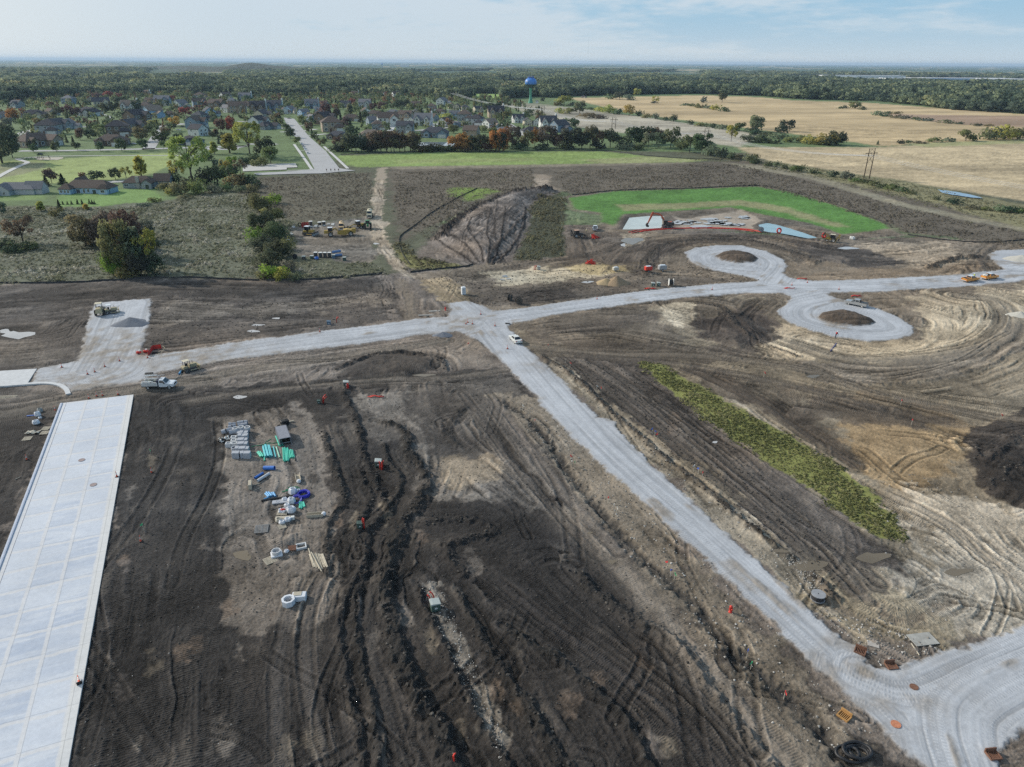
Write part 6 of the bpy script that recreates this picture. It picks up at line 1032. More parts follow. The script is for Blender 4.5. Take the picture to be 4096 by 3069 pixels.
shd=thing('utility_shed','small white shed at the foot of the water tower','shed',(*P(2148,413),0));MB().box((0,0,1.5),(4.5,3.5,3)).build('wall',TRIM,shd);g=MB();gable(g,-2.25,2.25,-1.75,1.75,3,1.1,.3);g.build('roof',mat('roof_grey',(.2,.2,.2),.9),shd)
WH=mat('warehouse_white',(.72,.73,.74),.7,dirt=.05,scale=.01);WHB=mat('warehouse_blue',(.30,.44,.66),.7,dirt=.05,scale=.01)
def warehouse(x0,x1,ybase,hpx,m,label,dep=90):
 xa,ya=P(x0,ybase);xb,yb=P(x1,ybase);s=mpp(xa,ya);h=hpx/s;w=abs(xb-xa);t=thing('warehouse',label,'warehouse',((xa+xb)/2,ya+dep/2,0),0,'warehouses beyond the woods')
 MB().box((0,0,h/2),(w,dep,h)).build('wall',m,t);MB().box((0,0,h+.2),(w+.6,dep+.6,.5)).build('roof',mat('warehouse_roof',(.66,.67,.69),.8,dirt=.05,scale=.01),t)
 d=MB();[d.box((-w/2+(k+.5)*w/14,-dep/2-.1,2.2),(4,.3,4.2))for k in range(14)];d.build('dock_door',mat('dock_grey',(.25,.27,.30),.7),t)
for x0,x1,yb,hp,m,l,d in[(3160,3400,316,9,WH,'long low white warehouse at the left end of the row beyond the woods',60),(3290,3570,310,8,WH,'long white warehouse behind the red and white tanks',90),(3385,3520,324,10,WH,'white warehouse with a blue shaded front beside the red tank',50),(3540,3700,326,12,WH,'white warehouse in front of the middle of the row',60),(3640,3860,323,10,WHB,'long blue-grey warehouse in the middle of the row',60),(3740,3830,337,12,WHB,'blue-fronted warehouse nearest to the woods',50),(3720,4000,321,8,WH,'long white warehouse right of the blue ones',100),(3930,4250,326,9,WH,'white warehouse cut by the right edge of the view',110),(2010,2060,281,6,WH,'small white plant hall on the skyline above the water tower',40),(2200,2260,283,7,WH,'white plant buildings right of the water tower on the skyline',40),(2280,2330,289,4,WH,'low white shed far beyond the water tower',40),(1600,1640,268,8,WH,'pale block with a flat top far beyond the suburb',30),(3340,3360,318,5,WH,'short white shed between the long warehouses',30),(1860,1960,275,3,WH,'long pale roof far away left of the water tower',40),(2960,3000,322,4,WH,'small pale building at the left of the warehouse row',30)]:warehouse(x0,x1,yb,hp,m,l,d)
x,y=P(3378,324);t=thing('storage_tank','red storage tank in front of the white warehouses','tank',(x,y,0));MB().cyl((0,0,0),(0,0,12),9,24).build('shell',mat('tank_red',(.62,.10,.05),.6),t,True);MB().cyl((0,0,12),(0,0,13),9.1,24,3).build('roof',mat('tank_red',(0,0,0)),t)
def mast(px,py,hp,label,r=.8):
 x,y=P(px,py);s=mpp(x,y);h=hp/s;t=thing('radio_mast',label,'mast',(x,y,0));m=MB();[m.tube([(r*1.4*math.cos(k*2.09),r*1.4*math.sin(k*2.09),0),(r*.5*math.cos(k*2.09),r*.5*math.sin(k*2.09),h)],r*.35,5)for k in range(3)];m.build('lattice',mat('mast_steel',(.42,.44,.46),.6),t);b=MB();[b.box((0,0,h*k/24),(r*2.0,r*2.0,r*.3))for k in range(1,24)];b.build('bracing',mat('mast_steel',(0,0,0)),t)
mast(2351,262,105,'very tall thin radio mast rising above the skyline',1.2)
for i,(px,py,hp,l)in enumerate([(3440,305,22,'lattice pylon behind the left warehouses'),(3500,300,20,'lattice pylon above the long warehouse'),(3595,310,26,'lattice pylon above the middle warehouses'),(3765,308,22,'lattice pylon behind the blue warehouses'),(3920,306,26,'lattice pylon behind the right warehouses'),(3105,306,22,'lattice pylon left of all the warehouses'),(2985,312,28,'pale mast in the far woods right of centre'),(2730,300,22,'lattice pylon in the far woods above the tan field'),(1823,272,22,'tall chimney mast on the skyline right of the suburb')]):mast(px,py,hp,l,1.0)
x,y=P(1529,272);t=thing('water_tower','tiny distant blue water tower on the skyline above the suburb','water tower',(x,y,0));MB().lathe([(1.5,0),(1.5,26),(3,28),(9,34),(10,38),(8,42),(.1,44)],20).build('tank',BLU,t,True)
r_=random.Random(12)
for i,(px,py,w)in enumerate([(3215,355,60),(3290,362,50),(3370,360,55),(3740,385,70),(3790,380,55),(3900,383,50),(4010,375,60),(3170,392,28),(3085,382,24),(3040,382,18),(3230,396,22),(2700,372,20),(2335,392,22),(1420,386,30),(1540,384,24),(1585,388,30),(1745,392,24),(210,378,30),(590,382,30)]):
 x,y=P(px,py);s=mpp(x,y);k=i%5;f=max(.5,min(1.6,w/s/HW[k]));wc=['white','pale grey','cream','beige','white'][k];rc=['brown','grey','charcoal','brown','grey'][i%5]
 t=dup(HP[k],(x,y,0),r_.uniform(-.6,.6),f'{wc} house with {rc} roof at the edge of the woods, {nth(i)} in order of listing',scale=f);t['group']='houses at the edge of the woods'
 for c in t.children:
  if c.name.startswith('wall'):c.color=(*WALLC[wc],1)
  if c.name.startswith('roof'):c.color=(*ROOFC[rc],1)
edge=sorted([o for o in C.objects if o.get('group')=='houses at the edge of the woods'],key=lambda o:o.location.x/o.location.y)
for i,o in enumerate(edge):o['label']=o['label'].split(' at the edge')[0]+f' at the edge of the woods, {nth(i)} from left'
def haze():
 m=bpy.data.materials.new('haze');m.use_nodes=True;nt=m.node_tree;nt.nodes.clear();o=nt.nodes.new('ShaderNodeOutputMaterial');v=nt.nodes.new('ShaderNodeVolumePrincipled');v.inputs['Color'].default_value=(.58,.78,1.0,1);v.inputs['Density'].default_value=HAZE;v.inputs['Anisotropy'].default_value=.1
 nt.links.new(v.outputs[0],o.inputs['Volume']);ob=MB().box((0,22000,56),(90000,46000,130)).build('haze',m);ob['kind']='stuff'
HAZE=4.2e-5
haze()
TYRE=mat('tyre_rubber',(.022,.022,.022),.9,dirt=.2,dust=.4);RIM=mat('steel_rim',(.45,.45,.44),.4,metal=.6,dirt=.2);BLACK=mat('black_plastic',(.02,.02,.021),.6,dirt=.2);CGLASS=mat('car_glass',(.02,.026,.034),.05,spec=.8,dirt=.1)
LAMP=mat('headlamp_glass',(.62,.64,.66),.15,dirt=.05);RED_L=mat('tail_lamp_red',(.35,.02,.02),.25,dirt=.05);STEEL=mat('bare_steel',(.28,.28,.28),.45,metal=.7,dirt=.3);ALU=mat('aluminium',(.55,.56,.57),.4,metal=.5,dirt=.15)
def wheel(par,x,y,r,w):
 t=MB().lathe([(r*.62,-w/2),(r*.95,-w/2),(r,-w*.3),(r,w*.3),(r*.95,w/2),(r*.62,w/2),(r*.62,-w/2)],20).xf(Matrix.Translation((x,y,r))@Matrix.Rotation(math.pi/2,4,'X')).build('wheel',TYRE,par)
 MB().lathe([(.01,w*.30),(r*.25,w*.36),(r*.45,w*.22),(r*.63,w*.42),(r*.63,-w*.42),(r*.45,-w*.22),(.01,-w*.30)],16).xf(Matrix.Translation((x,y,r))@Matrix.Rotation(math.pi/2,4,'X')).build('rim',RIM,t);return t
def put(name,label,cat,a,b,group=None,at=None,dz=0):
 """a thing standing at the middle of two ground pixels, facing from a to b"""
 p,q=P(*a),P(*b);c=at and P(*at)or((p[0]+q[0])/2,(p[1]+q[1])/2);return thing(name,label,cat,(c[0],c[1],max(0,HZ(*c))+dz),heading(a,b),group)
def pickup(label,a,b,paint,roof=None,bed='open',at=None,name='pickup_truck',group='pickup trucks on the site'):
 t=put(name,label,'pickup truck',a,b,group,at);roof=roof or paint
 body=MB();W=1.96
 body.prism([(-2.95,.48),(2.85,.48),(2.95,.75),(2.9,1.02),(2.7,1.12),(1.35,1.20),(1.2,1.22),(-.95,1.22),(-2.95,1.22)],-W/2,W/2)
 body.build('body',paint,t)
 cab=MB();cab.add([(1.25,-.92,1.2),(-1.0,-.92,1.2),(-.85,-.74,1.86),(.55,-.74,1.86),(1.25,.92,1.2),(-1.0,.92,1.2),(-.85,.74,1.86),(.55,.74,1.86)],[(0,3,2,1),(4,5,6,7),(3,7,6,2),(0,4,7,3),(1,2,6,5),(0,1,5,4)]);cab.build('cab',paint,t)
 MB().box((-.15,0,1.885),(1.5,1.5,.05),taper=(.94,.92)).build('cab_roof',roof,t)
 def win(v):
  m=MB();m.add(v,[(0,1,2,3)]);return m
 for s in(-1,1):
  y0,y1=s*.905,s*.765;g=MB();
  for x0,x1,X0,X1 in((.18,1.05,.18,.52),(-.85,.08,-.78,.08)):g.add([(x0,y0,1.27),(x1,y0,1.27),(X1,y1,1.80),(X0,y1,1.80)],[(0,1,2,3)])
  g.build('side_window',CGLASS,t)
  MB().box((2.86,s*.74,.95),(.16,.34,.2)).build('headlight',LAMP,t);MB().box((-2.95,s*.88,1.0),(.06,.16,.34)).build('taillight',RED_L,t);MB().box((.95,s*1.06,1.32),(.14,.2,.18)).build('mirror',BLACK,t)
  for x in(1.9,-1.75):wheel(t,x,s*.84,.41,.27);
 win([(1.27,-.8,1.26),(1.27,.8,1.26),(.61,.68,1.82),(.61,-.68,1.82)]).build('windscreen',CGLASS,t);win([(-1.0,-.75,1.28),(-1.0,.75,1.28),(-.885,.66,1.80),(-.885,-.66,1.80)]).build('rear_window',CGLASS,t)
 MB().box((2.95,0,.62),(.16,1.9,.22),ch=.04).build('bumper',ALU,t);MB().box((-3.0,0,.60),(.16,1.8,.2),ch=.04).build('bumper',ALU,t);MB().box((2.93,0,.9),(.06,1.0,.22)).build('grille',BLACK,t)
 if bed=='open':
  MB().box((-2.0,0,1.222),(1.75,1.6,.012)).build('bed_floor',mat('bed_liner',(.03,.03,.032),.8),t);w=MB();[w.box((-2.0,s*.9,1.27),(1.9,.12,.10))for s in(-1,1)];w.box((-2.92,0,1.0),(.06,1.6,.5));w.build('bed_rail',paint,t)
 elif bed=='cover':MB().box((-2.0,0,1.26),(1.9,1.8,.08)).build('bed_cover',mat('bed_cover_grey',(.07,.075,.08),.6),t)
 elif bed=='goods':
  r_=random.Random(4);m=MB();[m.box((-2.0+r_.uniform(-.7,.7),r_.uniform(-.5,.5),1.45),(r_.uniform(.4,.8),r_.uniform(.4,.7),r_.uniform(.3,.6)),ch=.06)for _ in range(6)];m.build('load',mat('white_sacks',(.66,.67,.66),.8,dirt=.2),t)
 return t
WPAINT=mat('white_vehicle_paint',(.72,.76,.80),.3,dirt=.06,dust=.12,coat=.5);SPAINT=mat('silver_vehicle_paint',(.40,.40,.39),.35,metal=.3,dirt=.08,dust=.15,coat=.5);OPAINT=mat('orange_vehicle_paint',(.72,.30,.035),.35,dirt=.08,dust=.15,coat=.5)
pickup('silver crew-cab pickup with dark bed cover on the lower turning circle',(3462,1232),(3385,1216),SPAINT,bed='cover')
pickup('orange pickup with white roof and empty bed, the rear one of the pair',(3852,1131),(3906,1123),OPAINT,WPAINT)
pickup('orange pickup with white roof loaded with pale sacks, the front one of the pair',(3928,1121),(3984,1113),OPAINT,WPAINT,'goods')
pickup('white pickup seen from behind near the green pond bank',(2379,930),(2381,912),WPAINT)
def service_truck():
 t=put('service_truck','white service truck with tool body and overhead pipe rack beside the gravel junction','truck',(585,1552),(702,1549))
 b=MB();b.prism([(.1,.55),(2.9,.55),(3.05,.8),(3.0,1.12),(2.8,1.22),(1.55,1.32),(.1,1.32)],-1.0,1.0);b.build('body',WPAINT,t)
 MB().add([(1.6,-.96,1.3),(.1,-.96,1.3),(.15,-.78,2.0),(.95,-.78,2.0),(1.6,.96,1.3),(.1,.96,1.3),(.15,.78,2.0),(.95,.78,2.0)],[(0,3,2,1),(4,5,6,7),(3,7,6,2),(0,4,7,3),(1,2,6,5),(0,1,5,4)]).build('cab',WPAINT,t)
 for s in(-1,1):
  MB().add([(.25,s*.95,1.38),(1.4,s*.95,1.38),(.95,s*.81,1.92),(.25,s*.81,1.92)],[(0,1,2,3)]).build('side_window',CGLASS,t);MB().box((1.25,s*1.12,1.42),(.16,.22,.24)).build('mirror',BLACK,t);MB().box((3.02,s*.78,1.0),(.12,.34,.22)).build('headlight',LAMP,t)
  for x in(2.1,-2.2):wheel(t,x,s*.86,.43,.3)
  MB().box((-1.75,s*.86,1.15),(3.2,.42,.8),ch=.03).build('tool_box',mat('tool_body_grey',(.58,.59,.58),.5,dirt=.2,dust=.3),t)
  MB().cyl((-3.2,s*.85,1.72),(-1.0,s*.85,1.72),.12,10).build('pipe',mat('pvc_white',(.78,.78,.76),.5),t)
 MB().add([(1.62,-.84,1.36),(1.62,.84,1.36),(1.0,.72,1.95),(1.0,-.72,1.95)],[(0,1,2,3)]).build('windscreen',CGLASS,t)
 MB().box((-1.6,0,.66),(3.7,1.9,.24)).build('frame',BLACK,t);MB().box((-.25,0,1.3),(.4,1.8,1.2)).build('headboard',mat('dark_blue_steel',(.03,.035,.07),.5),t);MB().box((3.04,0,.66),(.2,1.96,.26),ch=.05).build('bumper',ALU,t);MB().box((3.03,0,1.0),(.08,1.1,.28)).build('grille',BLACK,t)
 r=MB()
 for y in(-.85,.85):r.tube([(-3.2,y,2.45),(.9,y,2.45)],.045,6)
 for x in(-3.0,-.15):r.tube([(x,-.85,1.5),(x,-.85,2.45),(x,.85,2.45),(x,.85,1.5)],.045,6)
 for x in(-2.2,-1.2):r.tube([(x,-.85,2.45),(x,.85,2.45)],.035,6)
 r.build('pipe_rack',ALU,t);MB().cyl((-2.9,.5,2.58),(-.4,.5,2.58),.13,10).build('pipe',mat('pvc_white',(0,0,0)),t);g=MB();r_=random.Random(2);[g.box((r_.uniform(-3,-.7),r_.uniform(-.5,.5),1.1+r_.uniform(0,.3)),(r_.uniform(.3,.7),r_.uniform(.3,.6),r_.uniform(.3,.6)),ch=.04)for _ in range(8)];g.build('gear',mat('gear_mixed',(.30,.33,.30),.8,dirt=.5,scale=1.5),t)
service_truck()
def sedan(label,a,b,paint,at=None,group=None):
 t=put('car',label,'car',a,b,group,at)
 MB().prism([(-2.35,.35),(2.3,.35),(2.42,.62),(2.25,.84),(.95,.96),(-1.6,1.0),(-2.38,.96),(-2.45,.7)],-.9,.9).build('body',paint,t)
 MB().add([(1.1,-.82,.94),(-1.75,-.82,.98),(-.95,-.62,1.42),(.2,-.62,1.45),(1.1,.82,.94),(-1.75,.82,.98),(-.95,.62,1.42),(.2,.62,1.45)],[(0,3,2,1),(4,5,6,7),(3,7,6,2),(0,4,7,3),(1,2,6,5),(0,1,5,4)]).build('cabin',paint,t)
 for s in(-1,1):
  MB().add([(-1.35,s*.81,1.01),(.85,s*.81,.98),(.12,s*.655,1.38),(-.95,s*.655,1.37)],[(0,1,2,3)]).build('side_window',CGLASS,t);MB().box((2.3,s*.66,.74),(.2,.34,.14)).build('headlight',LAMP,t);MB().box((-2.42,s*.66,.86),(.08,.36,.16)).build('taillight',RED_L,t)
  for x in(1.45,-1.45):wheel(t,x,s*.80,.33,.22)
 MB().add([(1.1,-.74,.97),(1.1,.74,.97),(.24,.58,1.43),(.24,-.58,1.43)],[(0,1,2,3)]).build('windscreen',CGLASS,t);MB().add([(-1.74,-.74,1.0),(-1.74,.74,1.0),(-1.0,.58,1.41),(-1.0,-.58,1.41)],[(0,1,2,3)]).build('rear_window',CGLASS,t)
 return t
sedan('white sedan parked on the gravel road just below the junction',(2077,1381),(2047,1352),mat('pearl_white_paint',(.66,.67,.64),.3,dirt=.05,coat=.5))
CP={'white':WPAINT,'silver':SPAINT,'black':mat('black_vehicle_paint',(.02,.02,.025),.3,coat=.5),'red':mat('red_vehicle_paint',(.28,.03,.03),.35,coat=.5),'blue':mat('blue_vehicle_paint',(.05,.08,.18),.35,coat=.5)}
for i,(x,y,c)in enumerate([(1207,578,'white'),(1213,588,'silver'),(1218,595,'white'),(1223,602,'white'),(1232,616,'white')]):sedan(f'{c} car parked along the wide street, {nth(i)} from the far end',(x-2,y-6),(x+2,y+6),CP[c],(x,y),'cars parked along the wide street')
for x,y,c,l in[(536,578,'white','white car in the driveway of the brown brick house'),(590,572,'silver','silver car at the corner of the side street'),(715,522,'white','white car on the crescent by the blue-grey houses'),(733,508,'black','dark car farther up the crescent'),(1893,466,'white','white van-like car among the houses right of the street'),(1158,476,'black','black car at the far end of the wide street')]:sedan(l,(x-6,y),(x+6,y+.5),CP[c],(x,y),'cars in the suburb')
YEL=mat('machine_yellow',(.46,.31,.06),.55,dirt=.2,dust=.55);TANM=mat('machine_tan',(.46,.40,.25),.6,dirt=.2,dust=.5);REDM=mat('excavator_red',(.50,.105,.045),.5,dirt=.15,dust=.25);DGREY=mat('machine_dark_grey',(.055,.058,.062),.6,dirt=.25,dust=.35);CREAM=mat('canopy_cream',(.58,.53,.40),.6,dirt=.1);GRNM=mat('tractor_green',(.025,.18,.06),.45,dirt=.1,dust=.15)
def track(par,y,L,h,w):
 p=[];n=8
 for k in range(n+1):a=-math.pi/2+math.pi*k/n;p.append((L/2-h/2+h/2*math.cos(a),h/2+h/2*math.sin(a)))
 for k in range(n+1):a=math.pi/2+math.pi*k/n;p.append((-L/2+h/2+h/2*math.cos(a),h/2+h/2*math.sin(a)))
 o=MB().prism(p,y-w/2,y+w/2).build('track',DGREY,par);g=MB()
 for k in range(int(L/.25)):g.box((-L/2+.3+k*.25,y,h+.02),(.08,w,.06));g.box((-L/2+.3+k*.25,y,.02),(.08,w,.06))
 g.build('track_plates',STEEL,o);r=MB();[r.cyl((x,y-w/2-.03,h/2),(x,y+w/2+.03,h/2),h*.3,12)for x in(-L/2+h/2,0,L/2-h/2)];r.build('sprocket',STEEL,o)
def cab(par,c,d,roof,open_=False):
 x,y,z=c;fr=MB()
 for sx in(-1,1):
  for sy in(-1,1):fr.box((x+sx*d[0]/2,y+sy*d[1]/2,z+d[2]/2),(.10,.10,d[2]))
 o=fr.build('cab',DGREY,par)
 if not open_:MB().box((x,y,z+d[2]*.55),(d[0]-.06,d[1]-.06,d[2]*.8)).build('cab_glass',CGLASS,o)
 else:MB().box((x-.1,y,z+.35),(.6,.6,.7),ch=.05).build('seat',BLACK,o)
 MB().box((x,y,z+d[2]+.06),(d[0]+.35,d[1]+.25,.14),ch=.04).build('cab_roof',roof,par)
def bulldozer(label,a,b,s=1.0,roof=None,m=YEL,bl=3.6,at=None,open_=False):
 t=put('bulldozer',label,'bulldozer',a,b,'earthmoving machines',at);t.scale=(s,s,s)
 for y in(-1.05,1.05):track(t,y,3.4,1.0,.6)
 h=MB();h.box((1.0,0,1.35),(2.1,1.3,1.0),taper=(.9,.9),ch=.05);h.box((-1.1,0,1.2),(1.3,1.7,.8),ch=.05);h.build('hood',m,t);MB().cyl((1.2,.3,1.8),(1.2,.3,2.5),.07,8).build('exhaust',BLACK,t);cab(t,(-.5,0,1.5),(1.3,1.4,1.4),roof or WPAINT,open_)
 MB().prism([(0,0),(.12,0),(-.10,.6),(.12,1.25),(0,1.25),(-.22,.6)],-bl/2,bl/2).xf(Matrix.Translation((2.45,0,.08))).build('blade',STEEL if m is not TANM else m,t)
 ar=MB();[ar.tube([(-.2,y,.55),(2.4,y,.5)],.11,6)for y in(-1.5,1.5)];ar.build('push_arm',m,t);rp=MB();rp.box((-2.0,0,.9),(.3,1.4,.3));[rp.tube([(-2.1,y,.9),(-2.35,y,.1)],.07,5)for y in(-.5,.5)];rp.build('ripper',DGREY,t);return t
bulldozer('yellow bulldozer with wide grey blade and white roof in the machine park',(1217,939),(1257,942),1.15,WPAINT,YEL,4.4)
bulldozer('small tan dozer with cream canopy on the edge of the tracked mud strip',(744,1486),(772,1478),.82,CREAM,TANM,2.9,open_=True)
bulldozer('small tan dozer with white canopy on the gravel pad beside the roller',(432,1256),(460,1252),.78,WPAINT,TANM,2.6,open_=True)
def roller():
 t=put('soil_compactor','tan drum roller with canopy at the corner of the gravel pad','roller',(398,1262),(404,1242),'earthmoving machines',at=(403,1258));m=TANM
 MB().cyl((2.0,-1.0,.75),(2.0,1.0,.75),.75,24).build('drum',STEEL,t);f=MB();[f.box((1.6,y,.8),(2.2,.14,.3))for y in(-1.1,1.1)];f.box((2.9,0,.8),(.14,2.3,.3));f.build('drum_frame',m,t)
 h=MB();h.box((-1.3,0,1.45),(2.4,1.7,1.2),taper=(.85,.85),ch=.06);h.box((.1,0,1.1),(1.0,1.5,.6));h.build('hood',m,t);cab(t,(.1,0,1.4),(1.3,1.4,1.5),CREAM,True)
 for y in(-.95,.95):wheel(t,-1.2,y,.78,.5)
roller()
def excavator():
 t=put('excavator','red excavator on black tracks reaching left beside the pond','excavator',(2700,910),(2645,909),'earthmoving machines',at=(2668,912))
 for y in(-1.2,1.2):track(t,y,4.2,1.0,.65)
 MB().cyl((0,0,.9),(0,0,1.2),.9,20).build('turntable',DGREY,t);u=MB();u.box((-.9,.1,1.75),(3.0,2.6,1.1),ch=.08);u.box((-2.2,0,1.7),(.8,2.8,1.3),ch=.12);u.build('house',DGREY,t);cab(t,(.9,.85,1.2),(1.5,1.0,1.7),DGREY)
 MB().box((-.9,-.3,2.34),(1.8,1.2,.12)).build('engine_cover',REDM,t)
 bm_=MB();bm_.prism([(.4,1.6),(.7,2.2),(2.4,5.0),(3.4,5.6),(6.2,5.9),(6.3,5.5),(3.5,5.0),(2.9,4.6),(1.1,1.5)],-.25,.25);bm_.xf(Matrix.Translation((0,-.1,0))).build('boom',REDM,t)
 MB().prism([(5.9,6.3),(6.6,6.2),(8.2,1.7),(7.8,1.5),(6.0,5.4)],-.35,.15).build('stick',REDM,t);MB().prism([(7.7,1.8),(8.5,1.7),(8.9,.9),(8.5,.2),(7.6,.1),(7.4,.6),(8.0,1.0)],-.6,.5).build('bucket',DGREY,t)
 c=MB();c.tube([(.9,.25,1.9),(2.9,.25,4.2)],.10,6);c.tube([(3.6,-.1,5.7),(6.1,-.1,6.4)],.10,6);c.build('hydraulic_ram',STEEL,t)
excavator()
def backhoe(label,a,b,m,roofm,reel=False,at=None,up=True):
 t=put('backhoe_loader',label,'backhoe',a,b,'earthmoving machines',at)
 for y in(-.85,.85):wheel(t,-1.0,y,.78,.45);wheel(t,1.35,y*.95,.5,.35)
 h=MB();h.box((1.1,0,1.2),(1.9,.9,.8),taper=(.9,.85),ch=.05);h.box((-.6,0,.95),(2.2,1.1,.6));h.build('hood',m,t);cab(t,(-.5,0,1.25),(1.5,1.35,1.45),roofm)
 hz_=2.7 if up else .7;ar=MB();[ar.tube([(.4,y,1.4),(1.6,y,1.4+(hz_-.7)*.6),(2.6,y,hz_)],.11,6)for y in(-.65,.65)];ar.build('loader_arm',m,t)
 MB().prism([(0,0),(.9,-.1),(.95,0),(.35,.35),(.1,.85),(0,.85)],-1.1,1.1).xf(Matrix.Translation((2.5,0,hz_-.3))).build('bucket',DGREY,t)
 bh=MB();bh.prism([(-2.0,.8),(-2.2,1.1),(-3.0,3.0),(-2.75,3.05),(-1.8,1.2)],-.15,.15);bh.build('backhoe_boom',m,t);MB().prism([(-2.9,3.1),(-3.15,2.95),(-3.0,1.2),(-2.75,1.2)],-.12,.12).build('backhoe_stick',m,t);MB().prism([(-3.1,1.2),(-2.6,1.2),(-2.4,.7),(-2.9,.6)],-.35,.35).build('backhoe_bucket',DGREY,t);st=MB();[st.tube([(-1.9,y*.5,.7),(-2.0,y,.1)],.08,5)for y in(-1.1,1.1)];st.build('stabiliser',m,t);return t
backhoe('yellow backhoe loader with raised bucket carrying an orange coil',(3342,969),(3302,964),YEL,CREAM,at=(3322,967));backhoe('dark backhoe with tan roof digging beside the white pickup',(2296,952),(2326,950),DGREY,mat('roof_tan',(.55,.36,.26),.6),up=False)
def scraper():
 t=put('scraper','long yellow articulated scraper with big tyres in the machine park','scraper',(1432,944),(1292,950),'earthmoving machines',at=(1365,943));r=.95
 for y in(-1.4,1.4):wheel(t,-3.7,y,r,.7);wheel(t,4.0,y,r,.7)
 b=MB();b.prism([(-5.6,1.1),(-5.6,2.0),(-3.6,2.4),(-2.4,2.6),(1.2,2.1),(1.4,.8),(-1.8,.5),(-2.6,1.0)],-1.4,1.4);b.build('bowl',YEL,t);MB().box((-.4,0,2.3),(2.8,2.3,.2)).build('bowl_apron',DGREY,t);g=MB();g.tube([(1.2,0,2.2),(2.2,0,3.0),(3.2,0,2.2)],.28,8);g.build('gooseneck',YEL,t)
 h=MB();h.box((5.4,0,1.7),(2.0,1.5,1.2),taper=(.9,.85),ch=.06);h.box((3.9,0,1.2),(1.4,2.0,.6));h.build('hood',YEL,t);cab(t,(4.0,0,1.7),(1.5,1.6,1.6),WPAINT);e=MB();e.box((-4.9,0,2.3),(1.6,1.4,.9),ch=.05);e.build('rear_engine',YEL,t)
scraper()
def grader():
 t=put('motor_grader','yellow grader with white cab behind the scraper','grader',(1450,912),(1408,918),'earthmoving machines',at=(1428,916))
 for y in(-1.1,1.1):
  for x in(-2.6,-1.2,3.4):wheel(t,x,y,.68,.4)
 h=MB();h.box((-2.2,0,1.5),(2.2,1.2,1.0),ch=.06);h.tube([(-1.0,0,1.4),(1.2,0,2.0),(3.4,0,1.2)],.2,8);h.build('frame',YEL,t);cab(t,(-.6,0,1.3),(1.4,1.5,1.8),WPAINT);MB().prism([(0,0),(.1,.3),(0,.7),(-.1,.7),(-.02,.3),(-.1,0)],-1.9,1.9).xf(Matrix.Translation((1.0,0,.2))@Matrix.Rotation(.5,4,'Z')).build('blade',STEEL,t)
grader()
def farm_tractor():
 t=put('tractor','green farm tractor facing the viewer in the machine park','tractor',(1473,905),(1471,920),'earthmoving machines',at=(1472,914))
 for y in(-1.15,1.15):wheel(t,-.9,y,1.0,.7);wheel(t,1.7,y*.9,.75,.5)
 MB().box((1.3,0,1.5),(2.2,.9,.9),taper=(.95,.8),ch=.08).build('hood',GRNM,t);cab(t,(-.5,0,1.5),(1.5,1.5,1.5),GRNM);f=MB();[f.box((-.9,y*1.15,2.05),(1.5,.6,.1),ch=.02)for y in(-1,1)];f.build('fender',GRNM,t)
farm_tractor()
def tanker(label,at,front,m,s=1.0):
 x,y=at;t=put('tank_truck',label,'tank truck',(x,y-8),(x+front,y+6),'tank trucks in the machine park',at=at);t.scale=(s,s,s)
 for sy in(-1,1):
  for wx in(3.0,-1.8,-3.0):wheel(t,wx,sy*1.0,.52,.34)
 prof=[(-1.05,0),(-.9,.65),(-.4,.95),(.4,.95),(.9,.65),(1.05,0),(.8,-.55),(-.8,-.55)];MB().prism(prof,-4.0,1.4,'x').xf(Matrix.Translation((0,0,1.75))).build('tank',m,t);MB().cyl((-1.3,0,2.65),(-1.3,0,2.85),.35,14).build('hatch',DGREY,t)
 MB().box((-.2,0,.8),(8.0,.9,.3)).build('frame',DGREY,t);MB().prism([(1.5,.6),(4.2,.6),(4.3,1.5),(4.1,1.75),(2.9,1.85),(2.4,2.75),(1.5,2.75)],-1.05,1.05).build('cab',m,t);MB().add([(2.93,-.9,1.9),(2.93,.9,1.9),(2.47,.85,2.65),(2.47,-.85,2.65)],[(0,1,2,3)]).build('windscreen',CGLASS,t);MB().box((4.3,0,1.1),(.08,1.3,.6)).build('grille',DGREY,t);MB().box((4.35,0,.65),(.2,2.1,.25),ch=.04).build('bumper',ALU,t);hl=[MB().box((4.3,y,1.2),(.1,.3,.2)).build('headlight',LAMP,t)for y in(-.85,.85)]
tanker('cream tank truck standing beside the haul track',(1479,868),-2,mat('tanker_cream',(.55,.52,.38),.5,dirt=.15,dust=.3),1.05);tanker('orange and cream water truck behind the scraper',(1367,916),-1,mat('water_truck_tan',(.60,.42,.22),.5,dirt=.15,dust=.2),.95)
